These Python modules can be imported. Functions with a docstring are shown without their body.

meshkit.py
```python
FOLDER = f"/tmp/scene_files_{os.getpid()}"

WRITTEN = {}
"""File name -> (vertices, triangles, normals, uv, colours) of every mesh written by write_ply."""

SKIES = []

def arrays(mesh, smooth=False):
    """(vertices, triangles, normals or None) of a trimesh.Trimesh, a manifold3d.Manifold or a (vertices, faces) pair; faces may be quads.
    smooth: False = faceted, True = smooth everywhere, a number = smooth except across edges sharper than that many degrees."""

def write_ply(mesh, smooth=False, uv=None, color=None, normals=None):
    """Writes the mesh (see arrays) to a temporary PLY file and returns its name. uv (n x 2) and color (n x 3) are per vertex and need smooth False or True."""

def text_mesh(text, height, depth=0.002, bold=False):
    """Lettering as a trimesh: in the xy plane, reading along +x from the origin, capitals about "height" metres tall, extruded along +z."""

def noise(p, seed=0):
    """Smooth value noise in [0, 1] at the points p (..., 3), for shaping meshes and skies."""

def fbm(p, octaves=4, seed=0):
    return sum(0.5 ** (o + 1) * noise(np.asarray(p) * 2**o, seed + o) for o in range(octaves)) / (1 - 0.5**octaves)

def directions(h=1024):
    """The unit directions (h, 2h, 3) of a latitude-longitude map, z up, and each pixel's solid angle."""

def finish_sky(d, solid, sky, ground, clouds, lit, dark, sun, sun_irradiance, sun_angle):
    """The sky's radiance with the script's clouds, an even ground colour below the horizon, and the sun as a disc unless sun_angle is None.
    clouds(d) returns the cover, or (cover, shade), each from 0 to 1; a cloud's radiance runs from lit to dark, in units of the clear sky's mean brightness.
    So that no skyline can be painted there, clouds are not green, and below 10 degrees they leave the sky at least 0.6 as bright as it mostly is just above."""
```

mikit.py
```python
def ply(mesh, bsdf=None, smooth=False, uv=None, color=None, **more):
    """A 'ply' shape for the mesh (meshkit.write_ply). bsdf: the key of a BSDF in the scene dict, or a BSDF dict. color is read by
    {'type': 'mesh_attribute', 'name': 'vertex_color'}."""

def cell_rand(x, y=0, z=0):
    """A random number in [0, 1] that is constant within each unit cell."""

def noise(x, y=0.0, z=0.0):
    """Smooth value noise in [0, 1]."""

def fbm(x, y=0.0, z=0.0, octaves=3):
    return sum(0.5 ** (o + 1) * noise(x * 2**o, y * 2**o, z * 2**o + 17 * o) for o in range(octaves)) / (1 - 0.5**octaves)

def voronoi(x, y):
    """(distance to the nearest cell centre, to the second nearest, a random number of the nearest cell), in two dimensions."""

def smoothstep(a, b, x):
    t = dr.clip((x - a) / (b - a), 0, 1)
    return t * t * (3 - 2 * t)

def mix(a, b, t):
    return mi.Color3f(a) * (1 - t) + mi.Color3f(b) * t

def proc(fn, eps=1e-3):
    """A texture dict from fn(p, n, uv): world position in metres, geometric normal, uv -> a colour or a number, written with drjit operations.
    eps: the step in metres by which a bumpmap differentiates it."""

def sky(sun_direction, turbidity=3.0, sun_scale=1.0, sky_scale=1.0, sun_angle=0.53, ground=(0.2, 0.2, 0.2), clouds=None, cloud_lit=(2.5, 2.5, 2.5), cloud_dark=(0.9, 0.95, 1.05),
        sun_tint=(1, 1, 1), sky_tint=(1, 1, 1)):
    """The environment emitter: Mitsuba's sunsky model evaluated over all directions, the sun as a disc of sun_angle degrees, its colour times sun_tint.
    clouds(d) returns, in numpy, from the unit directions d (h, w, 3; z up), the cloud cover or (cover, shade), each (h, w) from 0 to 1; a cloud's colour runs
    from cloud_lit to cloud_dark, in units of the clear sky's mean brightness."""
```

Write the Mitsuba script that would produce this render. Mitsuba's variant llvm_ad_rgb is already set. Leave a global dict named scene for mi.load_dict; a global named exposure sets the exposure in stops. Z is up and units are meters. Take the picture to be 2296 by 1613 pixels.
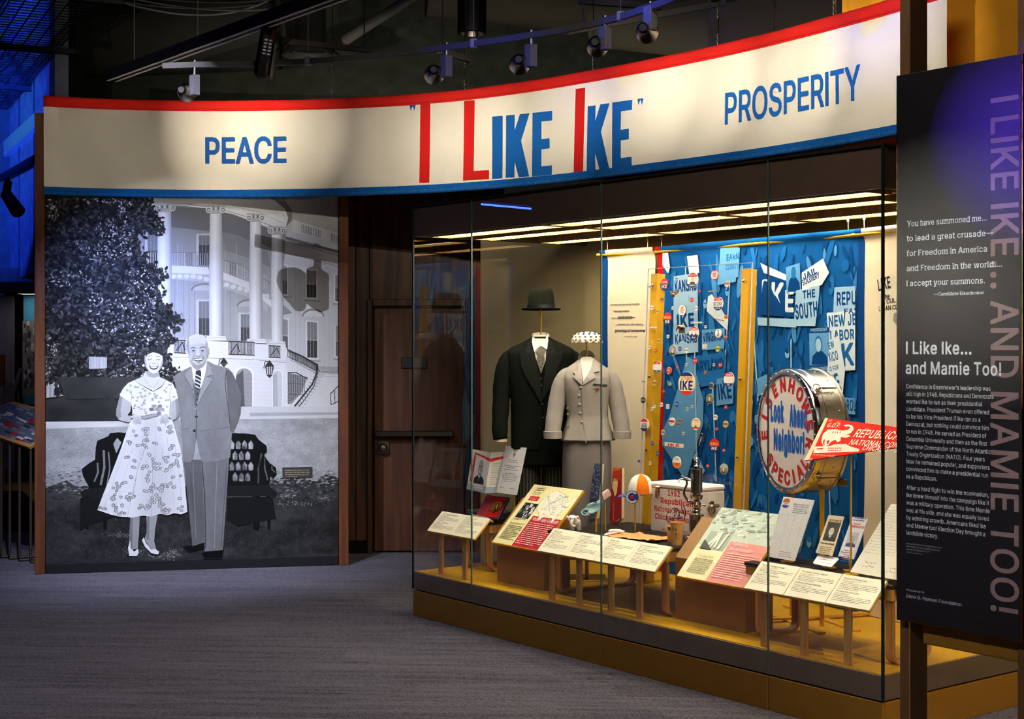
import math, random
import numpy as np
import trimesh
import manifold3d as m3
import mapbox_earcut as earcut
import shapely
from shapely.geometry import Polygon, LineString, Point, box as sbox
from shapely import affinity
from shapely.ops import unary_union
import mitsuba as mi
import drjit as dr
import mikit, meshkit

random.seed(7)
rng = np.random.default_rng(7)
T = mi.ScalarTransform4f
scene, labels = {}, {}

# ------------------------------------------------------------------ camera, light, exposure
EYE, FOC, PX, PY = 1.75, 3272.0, 1148.0, 771.0          # eye height, focal length in pixels of the 2296 x 1613 frame
scene['camera'] = {'type': 'perspective', 'fov_axis': 'x', 'fov': math.degrees(2 * math.atan(1148 / FOC)),
                   'principal_point_offset_y': (806.5 - PY) / 1613, 'near_clip': 0.05, 'far_clip': 100.0,
                   'to_world': T().look_at(origin=[0, 0, EYE], target=[0, 10, EYE], up=[0, 0, 1])}
exposure = 0.0


def lamp_panel(name, center, target, w, h, rgb, pick=1.2):
    """A rectangular soft lamp of the gallery, with its light."""
    scene[name] = {'type': 'rectangle', 'to_world': T().look_at(origin=list(center), target=list(target), up=[0.01, 0.02, 1]) @ T().scale([w / 2, h / 2, 1]),
                   'emitter': {'type': 'area', 'radiance': {'type': 'rgb', 'value': list(rgb)}, 'sampling_weight': pick}}
    labels[name] = {'kind': 'structure'}


def spot(name, origin, target, rgb, cutoff, beam, pick=0.5):
    scene[name] = {'type': 'spot', 'to_world': T().look_at(origin=list(origin), target=list(target), up=[0.01, 0.02, 1]),
                   'intensity': {'type': 'rgb', 'value': list(rgb)}, 'cutoff_angle': float(cutoff), 'beam_width': float(beam), 'sampling_weight': pick}


# gallery ceiling lamps over and behind the visitor (outside the frame), dim light on carpet and case front
lamp_panel('ceiling_lamp_gallery', (0.4, 4.6, 5.2), (0.4, 5.0, 0), 1.8, 1.2, (12, 11.4, 11.4))
spot('floor_spot_light', (-2.2, 7.2, 5.1), (-2.2, 8.3, 0), (11, 12, 15), 40, 14)
lamp_panel('ceiling_lamp_back', (0.2, 12.7, 3.3), (0.2, 15.6, 4.9), 5.0, 0.25, (3.6, 3.6, 2.9), 0.6)
# spots on the photo mural, cool
spot('mural_spot_light', (-2.5, 7.6, 4.5), (-2.4, 11.3, 1.1), (66, 70, 86), 21, 8, 0.8)
spot('mural_spot_light_002', (-2.3, 4.6, 3.4), (-2.38, 11.3, 1.85), (36, 38, 47), 8.0, 2.0, 0.6)
spot('mural_spot_light_001', (-2.9, 8.8, 4.6), (-2.6, 11.2, 0.2), (34, 40, 60), 22, 8)
spot('mural_blue_light', (-3.4, 6.0, 3.6), (-2.95, 11.2, 2.2), (14, 36, 150), 7.5, 2)
# blue theatre light washing the far left wall and the roof steel
spot('blue_wash_light', (-5.6, 10.6, 3.0), (-6.4, 14.6, 4.5), (6, 40, 620), 33, 18)
spot('blue_wash_light_001', (-3.2, 4.85, 3.16), (1.88, 5.02, 2.44), (24, 10, 170), 4.6, 0.5)
spot('blue_wash_light_002', (-5.0, 7.0, 3.0), (0.74, 7.8, 3.5), (3, 8, 110), 4.5, 1)
spot('blue_wash_light_003', (-3.4, 3.0, 2.7), (-0.1, 8.7, 3.58), (2, 5, 70), 5, 1)
# warm wash on the left end of the banner, and the entrance light at the right
spot('banner_wash_light', (-3.0, 5.5, 2.6), (-2.75, 11.0, 3.42), (30, 27.5, 23.5), 13, 4)
spot('entrance_spot_light', (3.4, 3.0, 3.8), (1.95, 6.2, 0.2), (46, 35, 19), 22, 8)
spot('panel_spot_light_001', (-0.6, 2.4, 3.4), (1.65, 5.35, 1.35), (24, 24, 26), 15, 5)
# the spot on the text panel
spot('panel_spot_light', (-3.35, 5.2, 2.42), (1.6, 5.33, 2.02), (52, 49, 41), 6, 1)


# ------------------------------------------------------------------ helpers
def lin(c):
    c = np.asarray(c, float) / 255
    return np.where(c <= 0.04045, c / 12.92, ((c + 0.055) / 1.055) ** 2.4)


def lt(c):
    return [float(x) for x in lin(c)]


def mesh(v, f):
    return trimesh.Trimesh(np.asarray(v, float), np.asarray(f, int), process=False)


def cat(*ms):
    ms = [m for m in ms if m is not None]
    return trimesh.util.concatenate(ms) if len(ms) > 1 else ms[0]


def box(x0, x1, y0, y1, z0, z1, b=0.0):
    """A box, its edges chamfered by b."""
    lo, hi = np.array([x0, y0, z0], float), np.array([x1, y1, z1], float)
    if b <= 0:
        m = trimesh.creation.box(extents=hi - lo)
        m.apply_translation((lo + hi) / 2)
        return m
    pts = []
    for k in range(3):
        l, h = lo + b, hi - b
        l[k], h[k] = lo[k], hi[k]
        pts += [[(l, h)[i][0], (l, h)[j][1], (l, h)[q][2]] for i in (0, 1) for j in (0, 1) for q in (0, 1)]
    return mesh(*hull(pts))


def hull(pts):
    h = trimesh.convex.convex_hull(np.array(pts))
    return h.vertices, h.faces


def rod(p, q, r, n=10, r2=None):
    p, q = np.asarray(p, float), np.asarray(q, float)
    return tube([p, q], r if r2 is None else [r, r2], n)


def tube(pts, r, n=8, closed=False):
    pts = np.asarray(pts, float)
    k = len(pts)
    r = np.broadcast_to(r, k)
    t = np.gradient(pts, axis=0) if not closed else np.roll(pts, -1, 0) - np.roll(pts, 1, 0)
    t /= np.linalg.norm(t, axis=1, keepdims=True) + 1e-12
    u = np.cross(t[0], [0.31, 0.17, 0.93])
    u /= np.linalg.norm(u)
    rings = []
    for i in range(k):
        u = u - t[i] * (u @ t[i])
        u /= np.linalg.norm(u) + 1e-12
        w = np.cross(t[i], u)
        a = np.arange(n) * 2 * np.pi / n
        rings.append(pts[i] + r[i] * (np.cos(a)[:, None] * u + np.sin(a)[:, None] * w))
    v = np.vstack(rings)
    f = []
    for i in range(k if closed else k - 1):
        j = (i + 1) % k
        for s in range(n):
            s2 = (s + 1) % n
            f += [[i * n + s, i * n + s2, j * n + s2], [i * n + s, j * n + s2, j * n + s]]
    if not closed:
        v = np.vstack([v, pts[:1], pts[-1:]])
        a, b = len(v) - 2, len(v) - 1
        for s in range(n):
            s2 = (s + 1) % n
            f += [[a, s2, s], [b, (k - 1) * n + s, (k - 1) * n + s2]]
    return mesh(v, f)


def lathe(profile, n=24):
    """profile: (radius, z) from bottom to top, turned about z."""
    p = np.asarray(profile, float)
    a = np.arange(n) * 2 * np.pi / n
    v = np.vstack([np.stack([r * np.cos(a), r * np.sin(a), np.full(n, z)], 1) for r, z in p])
    f = []
    for i in range(len(p) - 1):
        for s in range(n):
            s2 = (s + 1) % n
            f += [[i * n + s, i * n + s2, (i + 1) * n + s2], [i * n + s, (i + 1) * n + s2, (i + 1) * n + s]]
    return mesh(v, f)


def loft(rings, cap=True):
    """A skin over closed rings of equal length."""
    k, n = len(rings), len(rings[0])
    v = np.vstack(rings)
    i, s = np.meshgrid(np.arange(k - 1), np.arange(n), indexing='ij')
    s2 = (s + 1) % n
    a, b, c, d = i * n + s, i * n + s2, (i + 1) * n + s2, (i + 1) * n + s
    f = np.vstack([np.stack([a, b, c], -1).reshape(-1, 3), np.stack([a, c, d], -1).reshape(-1, 3)])
    if cap:
        v = np.vstack([v, np.mean(rings[0], 0), np.mean(rings[-1], 0)])
        s = np.arange(n)
        f = np.vstack([f, np.stack([np.full(n, k * n), (s + 1) % n, s], 1), np.stack([np.full(n, k * n + 1), (k - 1) * n + s, (k - 1) * n + (s + 1) % n], 1)])
    return mesh(v, f)


def ball(c, r, sub=2):
    m = trimesh.creation.icosphere(subdivisions=sub)
    m.apply_scale(np.broadcast_to(r, 3))
    m.apply_translation(c)
    return m


def prism(poly, d):
    m = trimesh.creation.extrude_polygon(poly, d, engine='earcut')
    return m


def place(m, M):
    m = m.copy()
    m.apply_transform(M)
    return m


def tri2d(g):
    """Triangles of a shapely geometry."""
    V, Fs, n = [], [], 0
    for p in getattr(g, 'geoms', [g]):
        if p.is_empty or p.geom_type != 'Polygon' or p.area < 1e-12:
            continue
        rings = [np.asarray(p.exterior.coords)[:-1]] + [np.asarray(r.coords)[:-1] for r in p.interiors]
        v = np.vstack(rings)
        f = earcut.triangulate_float64(v, np.cumsum([len(r) for r in rings]).astype(np.uint32)).reshape(-1, 3).astype(int)
        a = v[f[:, 1]] - v[f[:, 0]]
        b = v[f[:, 2]] - v[f[:, 0]]
        flip = a[:, 0] * b[:, 1] - a[:, 1] * b[:, 0] < 0
        f[flip] = f[flip][:, ::-1]
        V.append(v)
        Fs.append(f + n)
        n += len(v)
    if not V:
        return np.zeros((0, 2)), np.zeros((0, 3), int)
    return np.vstack(V), np.vstack(Fs)


# ---- materials: a few BSDFs that read the colour of the mesh
def own_colour(p, n, uv):
    """The colour that each mesh carries per vertex: a packed 8-bit triple, or a plain grey where v is negative."""
    r = dr.floor(uv.x / 256.0)
    rgb = mi.Color3f(r, uv.x - 256.0 * r, uv.y) - mi.Color3f(0.0, 0.5, 0.5)
    rgb = dr.clip(rgb / 255.0, 0.0, 1.0)
    rgb = dr.select(rgb <= 0.04045, rgb / 12.92, dr.power((rgb + 0.055) / 1.055, 2.4))
    return dr.select(uv.y < 0.0, mi.Color3f(uv.x), rgb)


VC = mikit.proc(own_colour)


def pack(c):
    """uv rows for linear colours c."""
    c = np.clip(np.atleast_2d(np.asarray(c, float)), 0, 1)
    grey = (np.abs(c[:, 0] - c[:, 1]) < 1e-9) & (np.abs(c[:, 0] - c[:, 2]) < 1e-9)
    s = np.round(np.where(c <= 0.0031308, 12.92 * c, 1.055 * np.maximum(c, 1e-9) ** (1 / 2.4) - 0.055) * 255)
    return np.where(grey[:, None], np.stack([c[:, 0], 0 * c[:, 0] - 1], 1), np.stack([s[:, 0] * 256 + s[:, 1] + 0.5, s[:, 2] + 0.5], 1))
two = lambda b: {'type': 'twosided', 'bsdf': b}
scene['matte'] = two({'type': 'diffuse', 'reflectance': VC})
coat = lambda w, a: two({'type': 'blendbsdf', 'weight': w, 'a': {'type': 'diffuse', 'reflectance': VC}, 'b': {'type': 'roughconductor', 'material': 'none', 'alpha': a}})
scene['satin'] = coat(0.035, 0.28)
scene['gloss'] = coat(0.07, 0.07)
scene['cloth'] = scene['matte']
scene['metal'] = two({'type': 'roughconductor', 'material': 'none', 'specular_reflectance': VC, 'alpha': 0.16})
scene['chrome'] = two({'type': 'roughconductor', 'material': 'none', 'specular_reflectance': VC, 'alpha': 0.05})
scene['glass'] = {'type': 'thindielectric', 'int_ior': 1.5}
scene['acrylic'] = {'type': 'thindielectric', 'int_ior': 1.35}


def grain(p, along, scale=1.0):
    """Wood figure: long streaks along one axis (0, 1, 2)."""
    q = [p.x, p.y, p.z]
    s = [28.0 * scale] * 3
    s[along] = 1.3 * scale
    warp = mikit.fbm(p.x * 2.1, p.y * 2.1, p.z * 0.7, 2) * 3.0
    return mikit.fbm(q[0] * s[0] + warp, q[1] * s[1] + warp, q[2] * s[2], 4)


def wood_bsdf(a, b, along, rough, scale=1.0):
    a, b = lt(a), lt(b)
    return two({'type': 'roughplastic', 'diffuse_reflectance': mikit.proc(lambda p, n, uv: mikit.mix(a, b, mikit.smoothstep(0.25, 0.75, grain(p, along, scale)))), 'alpha': rough * 0.8, 'int_ior': 1.4})


scene['walnut'] = wood_bsdf((52, 30, 16), (96, 58, 30), 2, 0.4)
scene['cherry'] = wood_bsdf((98, 50, 24), (128, 70, 36), 2, 0.5)
scene['door_wood'] = wood_bsdf((76, 40, 20), (104, 60, 32), 2, 0.4)


def carpet_fn(p, n, uv):
    # planks of woven carpet: stripes running along the room's long direction, each plank a shade of its own
    u = p.x * 0.998 - p.y * 0.06
    v = p.y * 0.998 + p.x * 0.06
    row = dr.floor(v / 0.25)
    plank = dr.floor((u + mikit.cell_rand(row, 3) * 1.0) / 1.0)
    tone = mikit.cell_rand(row, plank, 5)
    streak = mikit.fbm(u * 2.2, v * 34.0, 0.0, 3)
    fleck = mikit.noise(u * 160.0, v * 300.0, 2.0)
    k = 0.62 + 0.16 * tone + 0.6 * (streak - 0.5) + 0.9 * (fleck - 0.5)
    return mikit.mix(lt((30, 29, 34)), lt((110, 105, 112)), dr.clip(k, 0, 1))


scene['carpet'] = two({'type': 'diffuse', 'reflectance': mikit.proc(carpet_fn)})


def weave_fn(p, n, uv):
    return 0.5 + 0.5 * dr.sin(p.z * 1500.0) * dr.sin((p.x - p.y) * 1500.0)


def paint_fn(base, var):
    base = lt(base)
    return mikit.proc(lambda p, n, uv: mi.Color3f(base) * (1 - var / 2 + var * mikit.fbm(p.x * 9, p.y * 9, p.z * 9, 4)))


scene['dark_plaster'] = two({'type': 'diffuse', 'reflectance': paint_fn((74, 76, 68), 0.8)})
scene['blue_plaster'] = two({'type': 'diffuse', 'reflectance': paint_fn((150, 150, 155), 0.9)})
scene['orange_plaster'] = two({'type': 'diffuse', 'reflectance': paint_fn((232, 160, 44), 0.12)})
scene['beige_plaster'] = two({'type': 'diffuse', 'reflectance': paint_fn((178, 162, 118), 0.1)})
scene['ochre_paint'] = two({'type': 'roughplastic', 'diffuse_reflectance': paint_fn((216, 160, 14), 0.15), 'alpha': 0.3, 'int_ior': 1.4})
scene['bronze_paint'] = two({'type': 'roughplastic', 'diffuse_reflectance': paint_fn((150, 104, 34), 0.2), 'alpha': 0.3, 'int_ior': 1.4})
scene['umber_paint'] = two({'type': 'roughplastic', 'diffuse_reflectance': paint_fn((104, 84, 66), 0.2), 'alpha': 0.3, 'int_ior': 1.4})
scene['post_paint'] = two({'type': 'roughplastic', 'diffuse_reflectance': paint_fn((112, 80, 48), 0.2), 'alpha': 0.3, 'int_ior': 1.4})
scene['maple'] = wood_bsdf((176, 124, 56), (214, 164, 88), 2, 0.42, 1.5)

used = {}


def key_of(name, parent=None):
    k = f'{parent}__{name}' if parent else name
    n = used.get(k, 0)
    used[k] = n + 1
    return f'{k}_{n:03d}' if n else k


def add(name, m, mat='matte', col=None, parent=None, smooth=30, vcol=None, label=None):
    """One entry of the scene, col as sRGB 0..255."""
    k = key_of(name, parent)
    if vcol is not None:
        uv, f = pack(vcol), np.asarray(m.faces)
        mixed = (np.ptp(uv[f][:, :, 0], axis=1) > 1e-6) & (uv[f][:, :, 1].max(1) >= 0)
        if mixed.any():                                     # one colour to a facet
            uv = np.repeat(uv[f[:, 0]], 3, 0)
            m = mesh(np.asarray(m.vertices)[f].reshape(-1, 3), np.arange(len(f) * 3).reshape(-1, 3))
            smooth = False
        scene[k] = mikit.ply(m, mat, smooth=smooth if smooth in (False, True) else False, uv=uv)
    elif col is not None:
        if smooth not in (False, True):
            m = trimesh.graph.smooth_shade(m, angle=np.radians(smooth), facet_minarea=None)
            smooth = True
        scene[k] = mikit.ply(m, mat, smooth=smooth, uv=np.tile(pack(lin(col)), (len(m.vertices), 1)))
    else:
        scene[k] = mikit.ply(m, mat, smooth=smooth)
    if label:
        labels[k] = {'label': label}
    return k


def thing(name, label, cat_, group=None):
    k = key_of(name)
    labels[k] = {'label': label, 'category': cat_}
    if group:
        labels[k]['group'] = group
    return k


def struct(name, m, mat, col=None, smooth=30):
    k = add(name, m, mat, col, smooth=smooth)
    labels[k] = {'kind': 'structure'}
    return k


class Frame:
    """A flat working plane: origin o, a along the plane, b up the plane, c = towards the viewer."""

    def __init__(self, o, a, b=(0, 0, 1)):
        self.o, self.a, self.b = (np.asarray(x, float) for x in (o, a, b))
        self.a /= np.linalg.norm(self.a)
        self.b /= np.linalg.norm(self.b)
        self.c = np.cross(self.a, self.b)

    def at(self, x, y):
        """Plane coordinates of the point that the photograph shows at (x, y)."""
        r = np.array([(x - PX) / FOC, 1.0, -(y - PY) / FOC])
        e = np.array([0, 0, EYE])
        p = e + r * (((self.o - e) @ self.c) / (r @ self.c)) - self.o
        return float(p @ self.a), float(p @ self.b)

    def ats(self, pts):
        return [self.at(*p) for p in pts]

    def pt(self, a, b, c=0.0):
        return self.o + self.a * a + self.b * b + self.c * c

    def M(self, a=0, b=0, c=0):
        M = np.eye(4)
        M[:3, 0], M[:3, 1], M[:3, 2], M[:3, 3] = self.a, self.b, self.c, self.pt(a, b, c)
        return M

    def put(self, m, a=0, b=0, c=0):
        return place(m, self.M(a, b, c))


class Print:
    """Flat print on a plane: polygons laid one over another, each layer a hair above the last."""

    def __init__(self, frame=None, step=1.2e-4):
        self.fr, self.step, self.h = frame, step, 0.0
        self.V, self.F, self.C, self.n = [], [], [], 0
        self.clip = None

    def tri(self, v, f, c):
        v = np.asarray(v, float)
        c = np.asarray(c, float)
        self.V.append(np.hstack([v[:, :2], np.full((len(v), 1), self.h)]))
        self.F.append(np.asarray(f, int) + self.n)
        self.C.append(np.tile(lin(c), (len(v), 1)) if c.ndim == 1 else lin(c))
        self.n += len(v)

    def up(self):
        self.h += self.step

    def poly(self, g, c, up=True):
        if up:
            self.up()
        if not hasattr(g, 'geom_type'):
            g = Polygon(g)
        if not g.is_valid:
            g = g.buffer(0)
        if self.clip is not None:
            g = g.intersection(self.clip)
        c = (c, c, c) if np.isscalar(c) else c
        v, f = tri2d(g)
        if len(f):
            self.tri(v, f, c)

    def shade(self, g, fn, size, up=True):
        """A polygon cut fine, its print tone given by fn(x, y)."""
        if up:
            self.up()
        if not hasattr(g, 'geom_type'):
            g = Polygon(g)
        if not g.is_valid:
            g = g.buffer(0)
        v, f = tri2d(g)
        v, f = trimesh.remesh.subdivide_to_size(np.hstack([v, np.zeros((len(v), 1))]), f, size, max_iter=14)
        c = np.asarray(fn(v[:, 0], v[:, 1]), float)
        self.tri(v, f, np.repeat(c[:, None], 3, 1) if c.ndim == 1 else c)

    def specks(self, xy, size, ang, aspect, col, k=5, up=True):
        """Many small leaf-like shapes."""
        if up:
            self.up()
        xy, size, ang, aspect = np.asarray(xy, float), np.broadcast_to(size, len(xy)), np.broadcast_to(ang, len(xy)), np.broadcast_to(aspect, len(xy))
        t = np.arange(k) * 2 * np.pi / k
        lx, ly = np.cos(t)[None] * size[:, None], np.sin(t)[None] * (size * aspect)[:, None]
        ca, sa = np.cos(ang)[:, None], np.sin(ang)[:, None]
        v = np.stack([xy[:, :1] + lx * ca - ly * sa, xy[:, 1:2] + lx * sa + ly * ca], -1).reshape(-1, 2)
        fan = np.array([[0, i, i + 1] for i in range(1, k - 1)])
        f = (np.arange(len(xy))[:, None, None] * k + fan[None]).reshape(-1, 3)
        col = np.asarray(col, float)
        col = np.repeat(col[:, None], 3, 1) if col.ndim == 1 else col
        self.tri(v, f, np.repeat(col, k, 0))

    def line(self, pts, w, c, up=True, cap='flat'):
        self.poly(LineString(pts).buffer(w / 2, cap_style=cap), c, up)

    def mesh(self, fn=None):
        v, f, c = np.vstack(self.V), np.vstack(self.F), np.vstack(self.C)
        if fn is None:
            v = self.fr.o + v @ np.stack([self.fr.a, self.fr.b, self.fr.c])
        else:
            v = fn(v)
        return mesh(v, f), c

    def build(self, name, parent, mat='matte', fn=None, label=None):
        m, c = self.mesh(fn)
        return add(name, m, mat, parent=parent, smooth=False, vcol=c, label=label)


# ---- lettering
ADV = dict(zip('!"#$%&\'()*+,-./0123456789:;<=>?@ABCDEFGHIJKLMNOPQRSTUVWXYZ[\\]^_`abcdefghijklmnopqrstuvwxyz{|}~—’“”…',
               [int(x) / 100 for x in ('40 63 87 87 136 89 41 54 53 89 89 37 90 37 50 89 89 89 89 89 89 89 89 89 89 37 37 90 89 90 70 133 94 89 100 99 81 80 103 101 34 79 91 77 123 103 106 '
                '87 106 87 87 90 101 94 136 94 93 87 54 50 54 64 63 44 77 83 79 84 80 50 84 80 34 34 74 37 120 80 83 83 84 51 73 44 80 77 113 76 77 76 54 44 54 89 137 36 60 60 117').split()]))
GLYPH, RAW = {}, {}


def raw_glyph(c):
    if c not in RAW:
        if c == 'I':
            RAW[c] = sbox(0.1, 0, 0.24, 1)
        else:
            m = meshkit.text_mesh(c, 1.0, 0.01)
            f = m.faces[(m.triangles_center[:, 2] > 0.0099)]
            RAW[c] = shapely.union_all(shapely.polygons(m.vertices[f][:, :, :2])).buffer(0).simplify(0.008)
    return RAW[c]


def glyph(c, weight=0.0, slab=0.0):
    k = (c, weight, slab)
    if k in GLYPH:
        return GLYPH[k]
    g = raw_glyph(c)
    if weight:
        g = g.buffer(weight, quad_segs=3)
    if slab and c not in '.,…—’\'!-':
        x0, y0, x1, y1 = g.bounds
        for lo, hi in ((y0, y0 + 0.1), (y1 - 0.1, y1)) + (((0.66, 0.76),) if c in 'hbdk' else ()) + (((0, 0.1),) if c in 'pqgy' else ()):
            band = g.intersection(sbox(-1, lo, 3, hi))
            if c in 'osceaOCSGQ09386' or band.is_empty:
                continue
            g = unary_union([g, affinity.translate(band, slab, 0), affinity.translate(band, -slab, 0), affinity.translate(band, slab / 2, 0), affinity.translate(band, -slab / 2, 0)])
    GLYPH[k] = g
    return g


def text_poly(s, weight=0.0, slab=0.0, track=0.0):
    """(shape, width) of a line of lettering with capitals 1 unit tall, from x = 0."""
    x, out = 0.0, []
    for c in s:
        if c == ' ':
            x += 0.36 + track
            continue
        out.append(affinity.translate(glyph(c, weight, slab), x, 0))
        x += (0.34 if c == 'I' else ADV.get(c, 0.85)) + track + 2 * weight
    return shapely.MultiPolygon([q for g in out for q in getattr(g, 'geoms', [g]) if q.geom_type == 'Polygon']), x


def write(pr, s, p, q, cap, col, weight=0.0, slab=0.0, up=True, slant=0.0, track=0.0):
    """Letters from p to q (plane coordinates on the baseline), capitals cap high."""
    g, w = text_poly(s, weight, slab, track)
    x0, _, x1, _ = g.bounds
    d = np.subtract(q, p)
    sx = np.linalg.norm(d) / (x1 - x0)
    an = math.atan2(d[1], d[0])
    g = affinity.translate(g, -x0, 0)
    M = [sx * math.cos(an), cap * (-math.sin(an) + slant * math.cos(an)), sx * math.sin(an), cap * (math.cos(an) + slant * math.sin(an)), p[0], p[1]]
    pr.poly(affinity.affine_transform(g, M), col, up)


def greek(pr, x0, x1, y, cap, col, seed=0, fill=0.62):
    """A line of print too small to read: words as short bars of uneven height."""
    r = random.Random(int(seed * 977 + 13))
    x = x0
    parts = []
    while x < x1 - cap:
        w = min(cap * r.choice((1.2, 1.8, 2.4, 3.2, 4.0)), x1 - x)
        parts.append(sbox(x, y, x + w, y + cap * 0.55))
        for k in range(int(w / cap)):
            if r.random() < 0.5:
                u = x + (k + r.random() * 0.5) * cap
                parts.append(sbox(u, y, u + cap * 0.2, y + cap))
        x += w + cap * 0.5
    pr.poly(unary_union(parts), col, up=False)


def sheet(poly, frame, t, c=0.0):
    """A plate of thickness t whose front face lies at height c over the frame."""
    return frame.put(prism(poly if hasattr(poly, 'geom_type') else Polygon(poly), t), 0, 0, c - t)


# ------------------------------------------------------------------ the room
floor = struct('floor', box(-9, 9, -3, 17, -0.1, 0.0), 'carpet')
struct('ceiling', box(-9, 9, -3, 17, 5.6, 5.7), 'dark_plaster')
struct('wall_far', box(-9, 9, 16.2, 16.3, 0, 5.6), 'dark_plaster')

# the case's own directions: t along its glass front, s into it
ang = math.atan(0.764)
D1 = np.array([math.sin(ang), -math.cos(ang), 0.0])
D2 = np.array([math.cos(ang), math.sin(ang), 0.0])
CO = np.array([-0.638, 9.40, 0.0])
CM = np.eye(4)
CM[:3, 0], CM[:3, 1], CM[:3, 3] = D1, D2, CO
inc = lambda m: place(m, CM)                       # from case coordinates (t, s, z) to the room


def cpt(t, s, z):
    return CO + D1 * t + D2 * s + np.array([0, 0, z])


def cframe(s):
    return Frame(CO + D2 * s, D1)


W, DEP, DECK, HB, HT = 3.74, 1.45, 0.286, 2.437, 2.625
JOINTS = [0.0, 0.644, 1.849, 3.064, W]

# wall behind the case, reaching past its left end to the wood door
struct('wall_case', inc(box(-1.25, 4.6, DEP + 0.002, DEP + 0.14, 0, 2.63)), 'beige_plaster')
struct('wall_right', inc(box(2.3, 4.6, DEP + 0.002, DEP + 0.14, 2.635, 5.6)), 'orange_plaster')
# ------------------------------------------------------------------ the wood wall with the exit door, at the back
DW = Frame((0, 12.2, 0), (1, 0, 0))
dx = lambda x: DW.at(x, 771)[0]
dz = lambda y: DW.at(1148, y)[1]
wall = struct('wall_door', box(dx(560), dx(829), 12.26, 12.36, 0, 3.05), 'walnut')
add('panel', box(dx(560), dx(797), 12.2, 12.26, 0.1, 3.05, 0.004), 'walnut', parent=wall)
add('panel', box(dx(798), dx(828), 12.2, 12.26, 0.1, 3.05, 0.004), 'walnut', parent=wall)
add('panel', box(dx(829), dx(1054), 12.2, 12.26, dz(679), 3.05, 0.004), 'walnut', parent=wall)
add('panel', box(dx(1055), dx(1130), 12.2, 12.26, 0.1, 3.05, 0.004), 'walnut', parent=wall)
struct('wall_door_lintel', box(dx(829), dx(1130), 12.27, 12.36, 2.1, 3.05), 'walnut')
struct('baseboard_door', box(dx(560), dx(829), 12.17, 12.26, 0, 0.1, 0.004), 'matte', (26, 23, 20))
door = key_of('door_1')
labels[door] = {'kind': 'structure'}
z0, z1 = 0.0, dz(679)
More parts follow.
